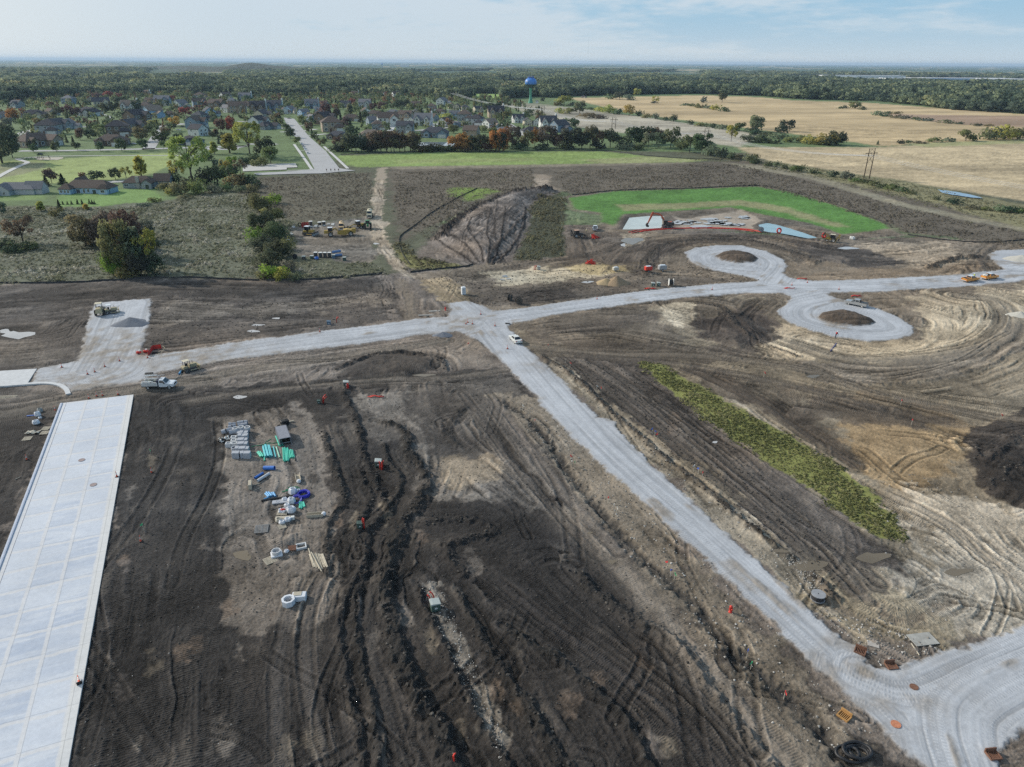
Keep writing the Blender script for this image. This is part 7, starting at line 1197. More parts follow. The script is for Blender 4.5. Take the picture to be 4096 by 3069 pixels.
def person(px,py,yaw,label,vest,lean=0.0):
 x,y=P(px,py);t=thing('person',label,'person',(x,y,max(0,HZ(x,y))),yaw)
 J={'pel':(0,0,.95),'ch':(lean*.5,0,1.3),'nk':(lean,0,1.5),'hd':(lean*1.15,0,1.66),'lk':(.05,.11,.5),'la':(0,.13,.06),'lt':(.17,.14,.04),'rk':(-.02,-.11,.5),'ra':(-.1,-.13,.06),'rt':(.07,-.14,.04),'lsh':(lean*.9,.2,1.42),'le':(lean+.08,.27,1.15),'lh':(lean+.28,.22,1.02),'rsh':(lean*.9,-.2,1.42),'re':(lean+.02,-.28,1.14),'rh':(lean+.2,-.25,.96)}
 R={'pel':.15,'ch':.15,'nk':.065,'hd':.105,'lk':.075,'la':.05,'lt':.045,'rk':.075,'ra':.05,'rt':.045,'lsh':.075,'le':.05,'lh':.04,'rsh':.075,'re':.05,'rh':.04}
 E=[('pel','ch'),('ch','nk'),('nk','hd'),('pel','lk'),('lk','la'),('la','lt'),('pel','rk'),('rk','ra'),('ra','rt'),('ch','lsh'),('lsh','le'),('le','lh'),('ch','rsh'),('rsh','re'),('re','rh')]
 k=list(J);vs=[J[q]for q in k];es=[(k.index(a),k.index(b))for a,b in E];rr=[R[q]for q in k]
 for side,sh in(('lh',1),('rh',-1)):
  h=Vector(J[side])
  for f,(dx,dy,dz,r)in enumerate([(.07,.03,-.02,.012),(.095,.015,-.05,.011),(.10,0,-.055,.011),(.095,-.015,-.05,.010),(.08,-.03,-.045,.009)]):vs.append(tuple(h+Vector((dx,dy*sh,dz))));rr.append(r);es.append((k.index(side),len(vs)-1))
 me=bpy.data.meshes.new('body');me.from_pydata(vs,es,[]);me.materials.append(mat('work_trousers',(.05,.055,.075),.9));o=bpy.data.objects.new('body',me);C.objects.link(o);o.parent=t
 md=o.modifiers.new('skin','SKIN');sv=me.skin_vertices[0].data
 for i,r in enumerate(rr):sv[i].radius=(r,r)
 sv[0].use_root=True;o.modifiers.new('smooth','SUBSURF').levels=1;o.modifiers['smooth'].render_levels=1
 MB().lathe([(.19,.98),(.22,1.15),(.235,1.35),(.19,1.47),(.08,1.53)],14,(lean*.5,0,0)).build('vest',vest,t,True);MB().lathe([(.20,1.68),(.135,1.69),(.13,1.76),(.08,1.81),(.01,1.825)],14,(lean*1.15,0,0)).build('helmet',mat('helmet_white',(.75,.75,.72),.4),t,True)
 MB().lathe([(.01,1.54),(.075,1.57),(.10,1.66),(.10,1.70)],12,(lean*1.15+.01,0,0)).build('head',mat('skin',(.36,.22,.16),.7),t,True)
HIV=mat('hi_vis_yellow',(.62,.70,.10),.7);HIO=mat('hi_vis_pale',(.70,.62,.30),.7)
person(3893,1117,1.2,'person in a yellow high-visibility vest standing between the two orange pickups',HIV);person(2345,934,.4,'person in a pale vest standing left of the white pickup',HIO);person(2363,958,2.5,'person in a pale vest leaning over the trench by the dark backhoe',HIO,.22);person(3341,1352,.2,'person in red clothing bending at the lower edge of the turning circle',mat('red_jacket',(.50,.05,.05),.8),.3)
ORG=mat('cone_orange',(.72,.10,.045),.6,dirt=.15,dust=.15);WBAND=mat('reflective_band',(.72,.72,.70),.4);RUB=mat('cone_base_rubber',(.03,.03,.03),.9)
def cone0(label):
 t=thing('traffic_cone',label,'traffic cone',(0,0,0),0,'tall orange traffic cones');MB().box((0,0,.05),(.55,.55,.10),ch=.03).build('base',RUB,t);MB().lathe([(.17,.1),(.10,.55),(.055,1.1),(.05,1.16),(.01,1.17)],14).build('cone_body',ORG,t,True);b=MB();b.lathe([(.115,.52),(.095,.70)],14);b.lathe([(.088,.80),(.072,.95)],14);b.build('band',WBAND,t);MB().tube([(0,0,1.14),(0,0,1.28)],.03,6).build('handle',ORG,t);return t
cones=[(248,1472,'on the gravel near the concrete slab'),(351,1500,'on the gravel, front left of three'),(380,1491,'on the gravel, just right of another cone'),(420,1470,'on the gravel in front of the pad'),(479,1447,'on the gravel below the dark gravel heap'),(591,1435,'beside the fenced pit'),(356,1595,'first of four at the end of the concrete street'),(387,1586,'second of four at the end of the concrete street'),(411,1584,'third of four at the end of the concrete street'),(473,1582,'last of four at the end of the concrete street'),(221,1643,'beside the curb left of the concrete street'),(108,1840,'alone on the dark soil left of the concrete street'),(469,1912,'on the right edge of the concrete street'),(607,1891,'on the dark field right of the concrete street'),(564,2168,'low on the dark field right of the concrete street'),(1923,1260,'at the top of the gravel junction'),(1864,1299,'left one of three in the gravel junction'),(1871,1293,'back one of three in the gravel junction'),(1890,1299,'right one of three in the gravel junction'),(1980,1306,'alone in the middle of the gravel junction'),(2030,1398,'on the gravel road left of the white sedan'),(2388,1199,'on the cross road right of the junction'),(2848,1161,'on the cross road below the sand coloured ground'),(3167,1143,'between the two turning circles'),(3229,1133,'right of the crossing between the turning circles'),(3355,1160,'at the tip of the earth bank by the silver pickup'),(1280,1330,'on the verge above the left cross road')]
cn=None
for x,y,w in cones:
 p=P(x,y);lab='tall orange traffic cone '+w;s=.82
 if 95<x<610 and slab_pt:pass
 z=HZ(*p)
 if cn is None:cn=cone0(lab);cn.location=(*p,z);cn.scale=(s,)*3
 else:dup(cn,(*p,z if(x,y)!=(469,1912)else .2),x*.7,lab,scale=s)
p=P(321,2745);t=thing('traffic_cone','orange cone fallen against the edge of the concrete street','traffic cone',(*p,.36),.8,'tall orange traffic cones');t.rotation_euler=(0,1.45,2.2);[setattr(c.copy(),'parent',t)for c in()]
for c in list(cn.children):d=c.copy();C.objects.link(d);d.parent=t
def stake(px,py,flag,label):
 x,y=P(px,py);z=HZ(x,y);t=thing('survey_stake',label,'survey stake',(x,y,z),px*.3,'survey stakes beside the roads');MB().box((0,0,.55),(.07,.05,1.3)).build('stake',mat('stake_wood',(.50,.46,.38),.9,dirt=.2),t)
 if flag:MB().box((.0,.02,1.12),(.10,.09,.30)).build('flag',flag,t);MB().add([(0,.05,1.2),(.32,.1,1.1),(.28,.1,.85),(0,.05,.95)],[(0,1,2,3)]).build('ribbon',flag,t)
FR=mat('flag_red',(.75,.06,.06),.7);FB=mat('flag_blue',(.06,.14,.55),.7);FG=mat('flag_green',(.06,.45,.20),.7);FW=mat('flag_white',(.75,.75,.72),.7)
SK=[(2403,1568,FR,'red'),(2386,1562,FW,'white'),(2608,1738,FB,'blue'),(2619,1748,FB,'blue'),(2628,1757,FR,'red'),(2140,1697,FR,'red'),(2281,1845,FR,'red'),(2288,1865,FW,'white'),(2298,1870,FG,'green'),(2775,1886,FW,'white'),(2792,1897,FB,'blue'),(2809,1913,FR,'red'),(2432,2015,FR,'red'),(2455,2045,FW,'white'),(2466,2055,FW,'white'),(2667,2275,FR,'red'),(2682,2300,FB,'blue'),(2697,2315,FG,'green'),(2091,1640,FW,'white'),(2987,2628,FB,'blue'),(3006,2660,FG,'green'),(3136,2790,FR,'red'),(604,1822,FG,'green'),(576,2125,FG,'green'),(1875,1390,FR,'red'),(2192,1395,FR,'red'),(2280,1470,FR,'red'),(2262,1455,None,'bare'),(3055,1507,FR,'red'),(3603,1620,FR,'red'),(3645,1700,FR,'red'),(3998,1684,FR,'red'),(2180,1197,None,'bare'),(2412,1165,None,'bare'),(3585,1235,None,'bare'),(3607,1235,None,'bare'),(3185,1325,None,'bare'),(1765,1255,FG,'yellow-green'),(1910,1460,None,'bare'),(3462,1385,None,'bare')]
SK.sort()
cnt={}
for x,y,f,c in SK:cnt[c]=cnt.get(c,0)+1;stake(x,y,f,f'{"bare wooden" if c == "bare" else c + "-flagged"} survey stake, {nth(cnt[c] - 1)} of its colour from left')
TGR=mat('transformer_green',(.055,.10,.085),.6,dirt=.15,dust=.2);CON=mat('conduit_red',(.62,.045,.03),.5,dirt=.1);PAD=mat('box_lid_pale',(.42,.46,.44),.7,dirt=.15)
def tbox(px,py,yaw,label,s=1.0,m=TGR):
 x,y=P(px,py);t=thing('transformer_box',label,'utility box',(x,y,HZ(x,y)),yaw,'green utility boxes');MB().box((0,0,.5*s),(1.0*s,.95*s,1.0*s),ch=.03).build('cabinet',m,t);MB().prism([(-.56*s,1.0*s),(.56*s,1.0*s),(.56*s,1.08*s),(-.3*s,1.2*s),(-.56*s,1.2*s)],-.54*s,.54*s).build('lid',PAD if s>.9 else m,t);MB().box((0,-.49*s,.5*s),(.3*s,.02,.22*s)).build('warning_plate',mat('plate_pale',(.6,.62,.6),.6),t)
def conduits(px,py,label,n=2,h=2.2,bend=.7,seed=0,lie=False):
 x,y=P(px,py);t=MB();r_=random.Random(seed+px)
 for k in range(n):
  a=r_.uniform(-.4,.4)+bend;ox,oy=r_.uniform(-.3,.3),r_.uniform(-.3,.3);hh=h*.66*r_.uniform(.8,1.15)
  if lie:t.tube([(ox-1.4,oy,.15),(ox-.4,oy+.3,.35),(ox+.5,oy+.1,.2),(ox+1.5,oy-.3+.4*k,.3)],.09,7)
  else:t.tube([(ox,oy,-.1),(ox+.05*a,oy,hh*.4),(ox+.25*a,oy-.05,hh*.75),(ox+.65*a,oy-.1,hh)],.085,7)
 o=t.build('conduit',CON,smooth=True);o.location=(x,y,HZ(x,y));tag(o,label,'conduit','red conduit ends');return o
tbox(1385,1545,.2,'pale-lidded utility box at the top of the dark field');conduits(1391,1556,'red conduit ends standing in front of the topmost utility box',3,2.0,.15)
conduits(1290,1612,'red conduit ends curving right at the top of the dark field',3,2.6,.9);tbox(1276,1614,.3,'small utility box beside the curved red conduits',.6)
tbox(1514,1862,.1,'green utility box in the middle of the ridged soil');conduits(1527,1880,'red conduit ends right of the middle utility box',3,2.4,.05)
conduits(1452,2118,'two tall red conduit ends beside the small utility box',2,2.6,.3);tbox(1441,2120,.2,'small green utility box left of two tall red conduits',.75)
tbox(1741,2436,.35,'dark green utility box low in the dark field',1.1);conduits(1731,2405,'red conduit ends above the lowest utility box',2,2.3,-.5)
conduits(1503,1592,'red conduit lengths lying on the soil left of the gravel road',3,1,0,3,True);conduits(1342,1290,'red conduit ends curving above the left cross road',2,2.4,.9);tbox(1316,1298,.2,'small blue-grey utility box above the left cross road',.9,mat('box_blue_grey',(.10,.17,.25),.6));conduits(2138,1079,'red conduit ends beside the box on the pale ground',3,2.4,.5);tbox(2155,1079,.1,'pale utility box on the pale ground behind the cross road',1.0,mat('box_pale',(.34,.34,.32),.6));conduits(1806,3060,'red conduit end at the bottom edge of the view',2,1.6,.3);conduits(3425,1187,'red conduit lengths lying on the earth bank above the silver pickup',4,1,0,2,True);conduits(2599,1158,'red conduit bundle lying on the verge of the cross road',4,1,0,5,True);conduits(3208,1120,'red conduit lengths lying beside the crossing of the turning circles',3,1,0,6,True);conduits(3158,1158,'red and white pipes lying in the road between the circles',3,1,0,7,True)
for px,py,l in[(2380,952,'tangle of red mesh and conduit by the dark backhoe'),(2361,1055,'heap of red mesh fencing on the yellow clay')]:
 x,y=P(px,py);m=MB();r_=random.Random(px);[m.tube([(r_.uniform(-2,2),r_.uniform(-1.5,1.5),r_.uniform(0,.3)),(r_.uniform(-1.5,1.5),r_.uniform(-1,1),r_.uniform(.6,1.8)),(r_.uniform(-2,2),r_.uniform(-1.5,1.5),r_.uniform(0,.4))],.09,5)for _ in range(14)];o=m.build('mesh_heap',CON);o.location=(x,y,HZ(x,y));tag(o,l,'mesh heap')
for i,(pts,l)in enumerate([([(2515,930),(2560,920),(2640,914),(2760,909),(2860,910),(2960,915),(3050,927)],'upper'),([(2525,934),(2580,923),(2680,916),(2780,912),(2900,914),(3000,921),(3046,930)],'middle'),([(2560,928),(2640,920),(2740,914),(2850,914),(2950,919),(3020,928)],'lower')]):
 p=smooth_line(PF(pts),6);o=MB().tube([(x-p[0][0],y-p[0][1],HZ(x,y)+.12)for x,y in p],.16,6).build('conduit_run',CON,smooth=True);o.location=(p[0][0],p[0][1],0);tag(o,f'long red conduit laid along the pond bank, {l} of three','conduit','conduits along the pond bank')
def coil(px,py,R,r,n,m,label,tilt=None,yaw=0,name='pipe_coil',z=None,turns=None):
 x,y=P(px,py);mb=MB()
 for k in range(n):
  rr=R-(k%3)*r*1.6;zz=(k//3)*r*1.9;mb.tube([(rr*math.cos(a),rr*math.sin(a)*(1+.04*(k%2)),zz+r+.04*math.sin(a*3+k))for a in[i*math.pi/14 for i in range(28)]],r,6,True)
 o=mb.build(name,m,smooth=True);o.location=(x,y,HZ(x,y)if z is None else z);o.rotation_euler=(tilt or 0,0,yaw);tag(o,label,'coil');return o
coil(3290,962,1.0,.09,9,CON,'orange conduit coil held in front of the yellow backhoe',1.35,.5,z=1.9);coil(3113,934,1.05,.09,9,CON,'orange conduit coil standing on the bank by the blue pond',1.35,.3,z=1.1)
SPL=mat('spool_timber',(.34,.28,.22),.9,dirt=.3,scale=1.5);SPG=mat('spool_grey',(.30,.31,.33),.8,dirt=.2,scale=1.5)
def spool(px,py,R,w,label,lying=False,yaw=0,fl=SPL,core=BLACK):
 x,y=P(px,py);t=thing('cable_spool',label,'cable spool',(x,y,HZ(x,y)),yaw,'cable spools');M_=Matrix.Identity(4)if lying else Matrix.Translation((0,0,R))@Matrix.Rotation(math.pi/2,4,'X')@Matrix.Translation((0,0,-w/2))
 for z in(0,w-.1):f=MB();f.pipe((0,0,z),(0,0,z+.1),R,R*.88,22);f.xf(M_).build('flange',fl,t)
 MB().cyl((0,0,.1),(0,0,w-.1),R*(.92 if lying else .72),20).xf(M_).build('winding',core,t)
spool(3270,2396,.88,.85,'grey cable spool lying flat beside the gravel road',True,0,SPG,mat('winding_dark',(.035,.035,.04),.7));spool(2075,1216,1.0,1.1,'dark cable spool standing upright above the cross road',False,.3,mat('spool_dark',(.10,.085,.07),.9));spool(2040,1202,.9,.9,'dark cable spool lying on the rough soil, left of another',False,1.2,mat('spool_dark',(0,0,0)));spool(2683,1144,1.1,1.4,'white-flanged cable spool beside the green boxes',False,1.5,FW);spool(3043,928,1.0,.9,'grey cable spool by the blue pond',False,.2,SPG)
tbox(2612,1146,0,'green utility box left of a pair near the white-flanged spool');tbox(2634,1146,0,'green utility box right of a pair near the white-flanged spool')
def generator(px,py,m,label,s=1.0,yaw=.3):
 x,y=P(px,py);t=thing('portable_compressor',label,'compressor',(x,y,HZ(x,y)),yaw);MB().box((0,0,1.15*s),(2.4*s,1.5*s,1.3*s),ch=.15*s).build('housing',m,t);MB().box((0,0,1.85*s),(1.6*s,1.0*s,.12),ch=.03).build('top_panel',WPAINT,t);[wheel(t,-.2*s,y*s,.36*s,.22)for y in(-.85,.85)];MB().tube([(1.1*s,0,.5*s),(2.3*s,0,.4*s)],.06,6).build('drawbar',DGREY,t)
generator(2592,1090,mat('compressor_red',(.62,.06,.04),.5,dirt=.1),'red portable compressor on the mud behind the cross road');generator(2648,1086,mat('welder_grey',(.36,.37,.38),.6),'pale grey portable machine with a flat roof right of the red one',1.1,.2);generator(2462,1086,mat('trencher_cream',(.55,.53,.46),.6),'small cream machine on the pale clay',.8)
x,y=P(1854,1178);t=thing('portable_toilet','white portable toilet standing alone above the gravel junction','portable toilet',(x,y,HZ(x,y)),.35);PTW=mat('toilet_plastic',(.66,.69,.72),.5,dirt=.08)
MB().box((0,0,1.1),(1.15,1.15,2.15),ch=.04).build('cabin',PTW,t);MB().box((0,0,2.24),(1.22,1.22,.14),taper=(.85,.85)).build('roof',PTW,t);MB().box((-.1,-.585,1.1),(.75,.03,1.85)).build('door',mat('toilet_door',(.58,.62,.66),.5),t);MB().box((0,0,.06),(1.25,1.3,.12)).build('skid',DGREY,t);MB().box((-.1,-.605,1.75),(.32,.02,.12)).build('sign',mat('sign_teal',(.04,.16,.20),.5),t);MB().cyl((.35,.35,2.2),(.35,.35,2.6),.06,8).build('vent_pipe',PTW,t)
x,y=P(622,1412);t=thing('safety_fence','red mesh safety fence round the pit at the corner of the gravel pad','safety fence',(x,y,.1),.25);t.scale=(.62,.62,.75);NET=mat('fence_net_red',(.66,.06,.045),.7,dirt=.25,scale=5)
def netwall(pts,h):
 vs=[];r_=random.Random(3)
 for(a,b)in pts:vs+=[(a,b,-.2),(a+r_.uniform(-.1,.1),b,h*r_.uniform(.85,1.05)),(a+.05,b+.05,-.2),(a+.05,b+.05,h*.95)]
 n=len(pts);return MB().add(vs,[(4*i,4*i+4,4*i+5,4*i+1)for i in range(n-1)]+[(4*i+2,4*i+3,4*i+7,4*i+6)for i in range(n-1)])
netwall([(-1.9,-3.2),(-1.8,-1.5),(-1.7,0),(-1.6,2.0),(-1.4,4.0),(0,4.3),(1.4,4.1),(1.5,2.6)],1.3).build('net',NET,t);ps=MB();[ps.tube([(a,b,-.3),(a,b,1.5)],.06,5)for a,b in[(-1.9,-3.2),(-1.7,0),(-1.4,4.0),(1.4,4.1)]];ps.build('posts',STAKE,t)
o=MB().box((.2,.2,-.12),(2.7,6.6,.06)).build('pit_shadow_floor',mat('pit_shade',(.012,.011,.010),1),t);MB().tube([(-1.6,-3.5,.3),(.5,-3.6,.15),(2.4,-1.5,.4),(3.2,1.6,.8),(2.0,3.6,.9)],.06,5).build('rope',mat('pale_rope',(.55,.50,.34),.8),t)  # near-black flat sheet paints the pit's inner shade; no hole is dug
for px,py,l in[(556,1417,'crumpled red tool bag left of the fenced pit'),(583,1410,'red and white pump beside the fenced pit')]:
 x,y=P(px,py);t=thing('site_pump',l,'pump',(x,y,HZ(x,y)),.4);MB().box((0,0,.35),(1.1,.7,.5),ch=.12).build('housing',CON,t);MB().cyl((.2,0,.55),(.2,0,.85),.22,12).build('tank',FW,t);MB().tube([(-.5,.3,.5),(-.5,.3,.8),(-.5,-.3,.8),(-.5,-.3,.5)],.03,5).build('handle',BLACK,t)
CPIPE=mat('precast_grey',(.34,.36,.40),.85,dirt=.2,scale=2);CBLK=mat('precast_block',(.40,.42,.46),.85,dirt=.15,scale=2);TEAL=mat('teal_pipe',(.07,.56,.42),.4,dirt=.1);AQUA=mat('aqua_pipe',(.10,.50,.55),.4,dirt=.1);BLUEP=mat('blue_pipe',(.04,.16,.52),.4,dirt=.1);SKY=mat('light_blue_pipe',(.12,.38,.68),.4,dirt=.1);WPIPE=mat('pale_pipe',(.55,.57,.60),.5,dirt=.1);BPIPE=mat('black_pipe',(.02,.02,.022),.5,dirt=.1);GREENT=mat('dark_green_pipe',(.03,.26,.13),.5,dirt=.1);WOODL=mat('pale_lumber',(.48,.43,.34),.85,dirt=.25,scale=3);WRAP=mat('white_wrap',(.68,.70,.74),.45,dirt=.12,scale=2);RUST=mat('rusty_iron',(.20,.10,.065),.9,dirt=.3,scale=4);TARP=mat('pale_tarpaulin',(.50,.46,.38),.8,dirt=.2,scale=1.5)
def q1(a,b):return P(860+a*.1811,1640+b*.1811)
def q2(a,b):return P(990+a*.169,1850+b*.169)
def q3(a,b):return P(1020+a*.1931,2130+b*.1931)
def q4(a,b):return P(60+a*.1087,1600+b*.1087)
def qf(a,b):return P(a,b)
def lay(fn,A,B,r,m,label,group=None,name='pipe',cat='pipe',z=0.0,hollow=True):
 a,b=Vector((*fn(*A),0)),Vector((*fn(*B),0));za,zb=HZ(a.x,a.y),HZ(b.x,b.y);d=b-a;d.z=zb-za;mb=MB()
 mb.pipe((0,0,0),d,r,max(.02,r*.18),14)if hollow else mb.cyl((0,0,0),d,r,10)
 o=mb.build(name,m);o.location=(a.x,a.y,za+r+z);return tag(o,label,cat,group)
for i,(A,B,w)in enumerate([((500,335),(640,322),'back row, left of two'),((648,322),(728,315),'back row, right of two'),((505,395),(575,385),'second row, left of two'),((580,385),(722,368),'second row, right of two'),((308,385),(380,372),'left group, back left'),((388,372),(460,360),'left group, back right'),((300,435),(375,425),'left group, front left'),((386,418),(460,400),'left group, front right'),((160,540),(250,528),'leftmost and widest of the stack'),((265,525),(398,490),'with its open end showing, second from left'),((318,560),(425,540),'front row, left end'),((430,545),(545,525),'front row, middle'),((550,525),(665,505),'front row, right of middle'),((670,505),(780,490),'front row, right end')]):
 lay(q1,A,B,.46 if i>7 else .40,CPIPE,'grey concrete pipe lying in the storage ground, '+w,'concrete pipes in the storage ground','concrete_pipe')
for i,(a,b,w)in enumerate([(470,475,'left'),(588,452,'middle'),(730,455,'right')]):
 o=MB().pipe((0,0,.75),(0,0,1.15),.52,.14,22).build('manhole_ring',mat('pale_precast',(.58,.59,.60),.85,dirt=.1));o.location=(*q1(a,b+40),0);tag(o,f'pale concrete ring with open top on the pipes, {w} of three','concrete ring','concrete rings on the pipes')
def block(fn,a,b,sx,sy,h,yaw,label,z=0.0,hole=False):
 x,y=fn(a,b);mb=MB()
 if hole:
  t=.16
  for s in(-1,1):mb.box((s*(sx-t)/2,0,h/2),(t,sy,h));mb.box((0,s*(sy-t)/2,h/2),(sx-2*t,t,h))
 else:mb.box((0,0,h/2),(sx,sy,h),ch=.02)
 o=mb.build('concrete_block' if not hole else 'catch_basin',CBLK if not hole else mat('pale_precast',(0,0,0)));o.location=(x,y,HZ(x,y)+z-.03);o.rotation_euler=(0,0,yaw);return tag(o,label,'concrete block' if not hole else 'concrete frame','concrete blocks in the storage ground' if not hole else 'concrete frames in the storage ground')
rows_=[(['back'],575,[545,595,645,700],1.0),(['second'],640,[560,630,700],1.0),(['third'],740,[550,615,690],1.05),(['fourth'],820,[550,615,695],1.05),(['fifth'],935,[500,575,645,720],1.1),(['front'],1050,[435,510,610,690,755],1.15)]
for(nm,),b,xs,h in rows_:
 for i,a in enumerate(xs):block(q1,a,b,.62,.95,h*.95,.12+(.25 if nm=='front' and i==2 else 0),f'grey concrete block in the storage ground, {nth(i)} from left in the {nm} row')
for a,b,l in[(425,670,'back'),(425,735,'middle'),(438,805,'front'),(308,815,'left')]:block(q1,a,b,.95,.85,.8,.15,f'pale square concrete frame beside the blocks, {l} one of four',hole=True)
o=MB().pipe((0,0,0),(0,0,.9),.55,.13,22).build('manhole_ring',CBLK);o.location=(*q1(440,925),0);tag(o,'round concrete ring at the left of the fifth row of blocks','concrete ring')
for a,b,l in[(140,690,'left'),(285,660,'right')]:
 x,y=q1(a,b);r_=random.Random(a);m1,m2=MB(),MB();[(m1 if k%2 else m2).cyl((r_.uniform(-.5,.5),r_.uniform(-.4,.4),r_.uniform(0,.3)),(r_.uniform(-.5,.5),r_.uniform(-.4,.4),r_.uniform(.4,.7)),.16,10)for k in range(12)];t=thing('fitting_heap',f'{l} heap of black and white pipe fittings beside the concrete frames','fitting heap',(x,y,HZ(x,y)));m1.build('fittings',BPIPE,t);m2.build('caps',FW,t)
def bundle(fn,A,B,n,w,r,m,label,layers=1,seed=0):
 r_=random.Random(seed+n);
 for k in range(n):
  s=(k/max(1,n-1)-.5)*w;z=(k*7%layers)*r*1.8;j=r_.uniform(-.05,.05)*(B[1]-A[1]);ja=r_.uniform(-.07,.07)*(B[0]-A[0])
  lay(fn,(A[0]+s+ja+r_.uniform(-6,6),A[1]+j),(B[0]+s+ja+r_.uniform(-6,6),B[1]+j+r_.uniform(-12,12)),r,m,label,label,z=z)
bundle(q1,(1385,600),(1462,805),13,100,.075,TEAL,'teal pipe in the bundle leaning beside the grey trench box',2);bundle(q1,(1130,830),(1190,1070),10,150,.14,AQUA,'thick aqua pipe in the left bundle',2,1);bundle(q1,(1555,860),(1575,1130),15,120,.075,TEAL,'teal pipe in the strapped right bundle',2,2);bundle(q1,(1680,900),(1710,1070),7,100,.08,TEAL,'short teal pipe right of the strapped bundle',2,3);bundle(q1,(985,950),(1050,1050),5,90,.12,TEAL,'short teal pipe left of the aqua bundle',2,4)
for A,B,r,m,l in[((1292,835),(1345,1065),.13,AQUA,'single aqua pipe right of the thick bundle'),((1358,835),(1432,1070),.13,mat('mint_pipe',(.30,.58,.45),.4),'single mint pipe lying alone between the bundles'),((1085,900),(1095,1125),.12,TEAL,'single teal pipe in front of the thick bundle'),((805,812),(1420,722),.06,GREENT,'long thin green pipe lying left of the trench box'),((1060,830),(1430,780),.06,GREENT,'thin green pipe in front of another long one'),((1110,725),(1240,655),.06,GREENT,'short dark green pipe behind the long thin one'),((1095,752),(1230,728),.06,GREENT,'short dark green pipe just behind the long thin one'),((1745,900),(1775,1140),.09,BPIPE,'black pipe at the right side of the teal pipes'),((1085,1310),(1325,1335),.36,BLUEP,'big blue pipe lying alone below the teal pipes'),((880,1525),(1062,1405),.2,BLUEP,'slanting blue pipe left of the pale one'),((940,1595),(1205,1435),.24,WPIPE,'slanting pale grey pipe right of the blue one'),((330,1675),(700,1600),.04,WOODL,'thin pale lath on the soil')][:-1]:lay(q1,A,B,r,m,l)
x,y=q1(1520,650);t=thing('trench_box','grey steel trench box with open end beside the teal pipes','trench box',(x,y,0),heading((1135,1725),(1147,1775))+.05);g_=mat('trench_box_grey',(.17,.18,.21),.6,dirt=.2);w=MB();w.box((0,-.95,.75),(5.0,.12,1.5));w.box((0,.95,.75),(5.0,.12,1.5));w.build('side_panel',g_,t);MB().box((0,0,1.5),(5.0,1.78,.10)).build('top_panel',mat('trench_box_top',(.24,.25,.29),.6,dirt=.2),t);s=MB();[s.cyl((k,-.9,.5),(k,.9,.5),.08,8)for k in(-2.3,2.3)];s.build('spreader',STEEL,t)
x,y=q1(1545,330);t=thing('skid_steer_attachment','black auger attachment lying at the top of the storage ground','attachment',(x,y,HZ(x,y)),.6);m=MB();m.box((0,0,.55),(1.5,1.1,.9),ch=.1);m.box((-.6,-.9,.35),(.9,.7,.6),ch=.08);m.build('frame',BLACK,t);k=MB();[k.tube([(-.9,.3*j,.2),(-1.5,.3*j-.3,.15)],.07,5)for j in(-1,0,1)];k.tube([(.2,.2,1.0),(.5,.3,1.35),(-.3,.3,1.3)],.06,5);k.build('teeth',DGREY,t);MB().box((1.3,.4,.2),(1.1,.3,.15)).build('plank',WOODL,t)
def pallet(fn,a,b,yaw,label,m=WOODL,s=1.1,z=0,tilt=0):
 x,y=fn(a,b);t=MB()
 for k in range(7):t.box((0,(k-3)*s*.155,.13),(s,s*.09,.025))
 for k in(-1,0,1):t.box((k*s*.45,0,.06),(s*.09,s,.11))
 o=t.build('pallet',m);o.location=(x,y,HZ(x,y)+z);o.rotation_euler=(tilt,0,yaw);return tag(o,label,'pallet','wooden pallets on the ground')
def sack(fn,a,b,s,h,label,m=WRAP,yaw=.3,hole=True,name='wrapped_bag',cat='bag'):
 x,y=fn(a,b);r_=random.Random(int(a));prof=[(s*.42,0),(s*.5,h*.2),(s*.48,h*.7),(s*.40,h*.95),(s*.28,h)]+([(s*.22,h*.7),(.01,h*.65)]if hole else[(.01,h*1.08)]);mb=MB().lathe(prof,6);mb.v=[(vx*r_.uniform(.9,1.1),vy*r_.uniform(.8,1.0),vz*r_.uniform(.93,1.05))for vx,vy,vz in mb.v];o=mb.build(name,m,smooth=False);o.location=(x,y,HZ(x,y));o.rotation_euler=(0,0,yaw);return tag(o,label,cat)
for A,B,r,m,l in[((330,925),(1160,800),.16,BPIPE,'long black pipe lying through the middle of the supplies'),((820,712),(980,680),.07,GREENT,'green pipe at the front of the green heap'),((900,668),(1240,610),.07,GREENT,'green pipe across the back of the green heap'),((960,612),(1190,590),.07,GREENT,'green pipe at the top of the green heap'),((590,1115),(900,1035),.05,BPIPE,'thin black pipe beside the white pallets'),((130,552),(320,495),.05,WOODL,'thin pale lath below the slanting pipes'),((140,675),(322,603),.05,WOODL,'lower thin pale lath below the slanting pipes'),((390,880),(655,790),.12,SKY,'light blue pipe lying across the short blue ones')]:lay(q2,A,B,r,m,l)
bundle(q2,(470,760),(545,850),4,90,.14,SKY,'short light blue pipe in the small blue heap',2,5);bundle(q2,(595,745),(640,830),2,45,.15,SKY,'short light blue pipe right in the small blue heap',1,6);bundle(q2,(1255,950),(1270,1105),5,70,.08,TEAL,'short teal pipe in the small bundle below the blue coils',2,7);bundle(q2,(1310,955),(1335,1065),3,50,.08,TEAL,'short teal pipe right in the small bundle below the coils',1,8)
CB=mat('coil_blue',(.03,.035,.50),.4);x,y=q2(1330,775);coil(990+1330*.169,1850+780*.169,.95,.06,12,CB,'bright blue hose coil lying flat at the right of the supplies');coil(990+1170*.169,1850+900*.169,.80,.06,12,mat('coil_violet',(.10,.09,.50),.4),'violet-blue hose coil leaning beside the white bags',.5)
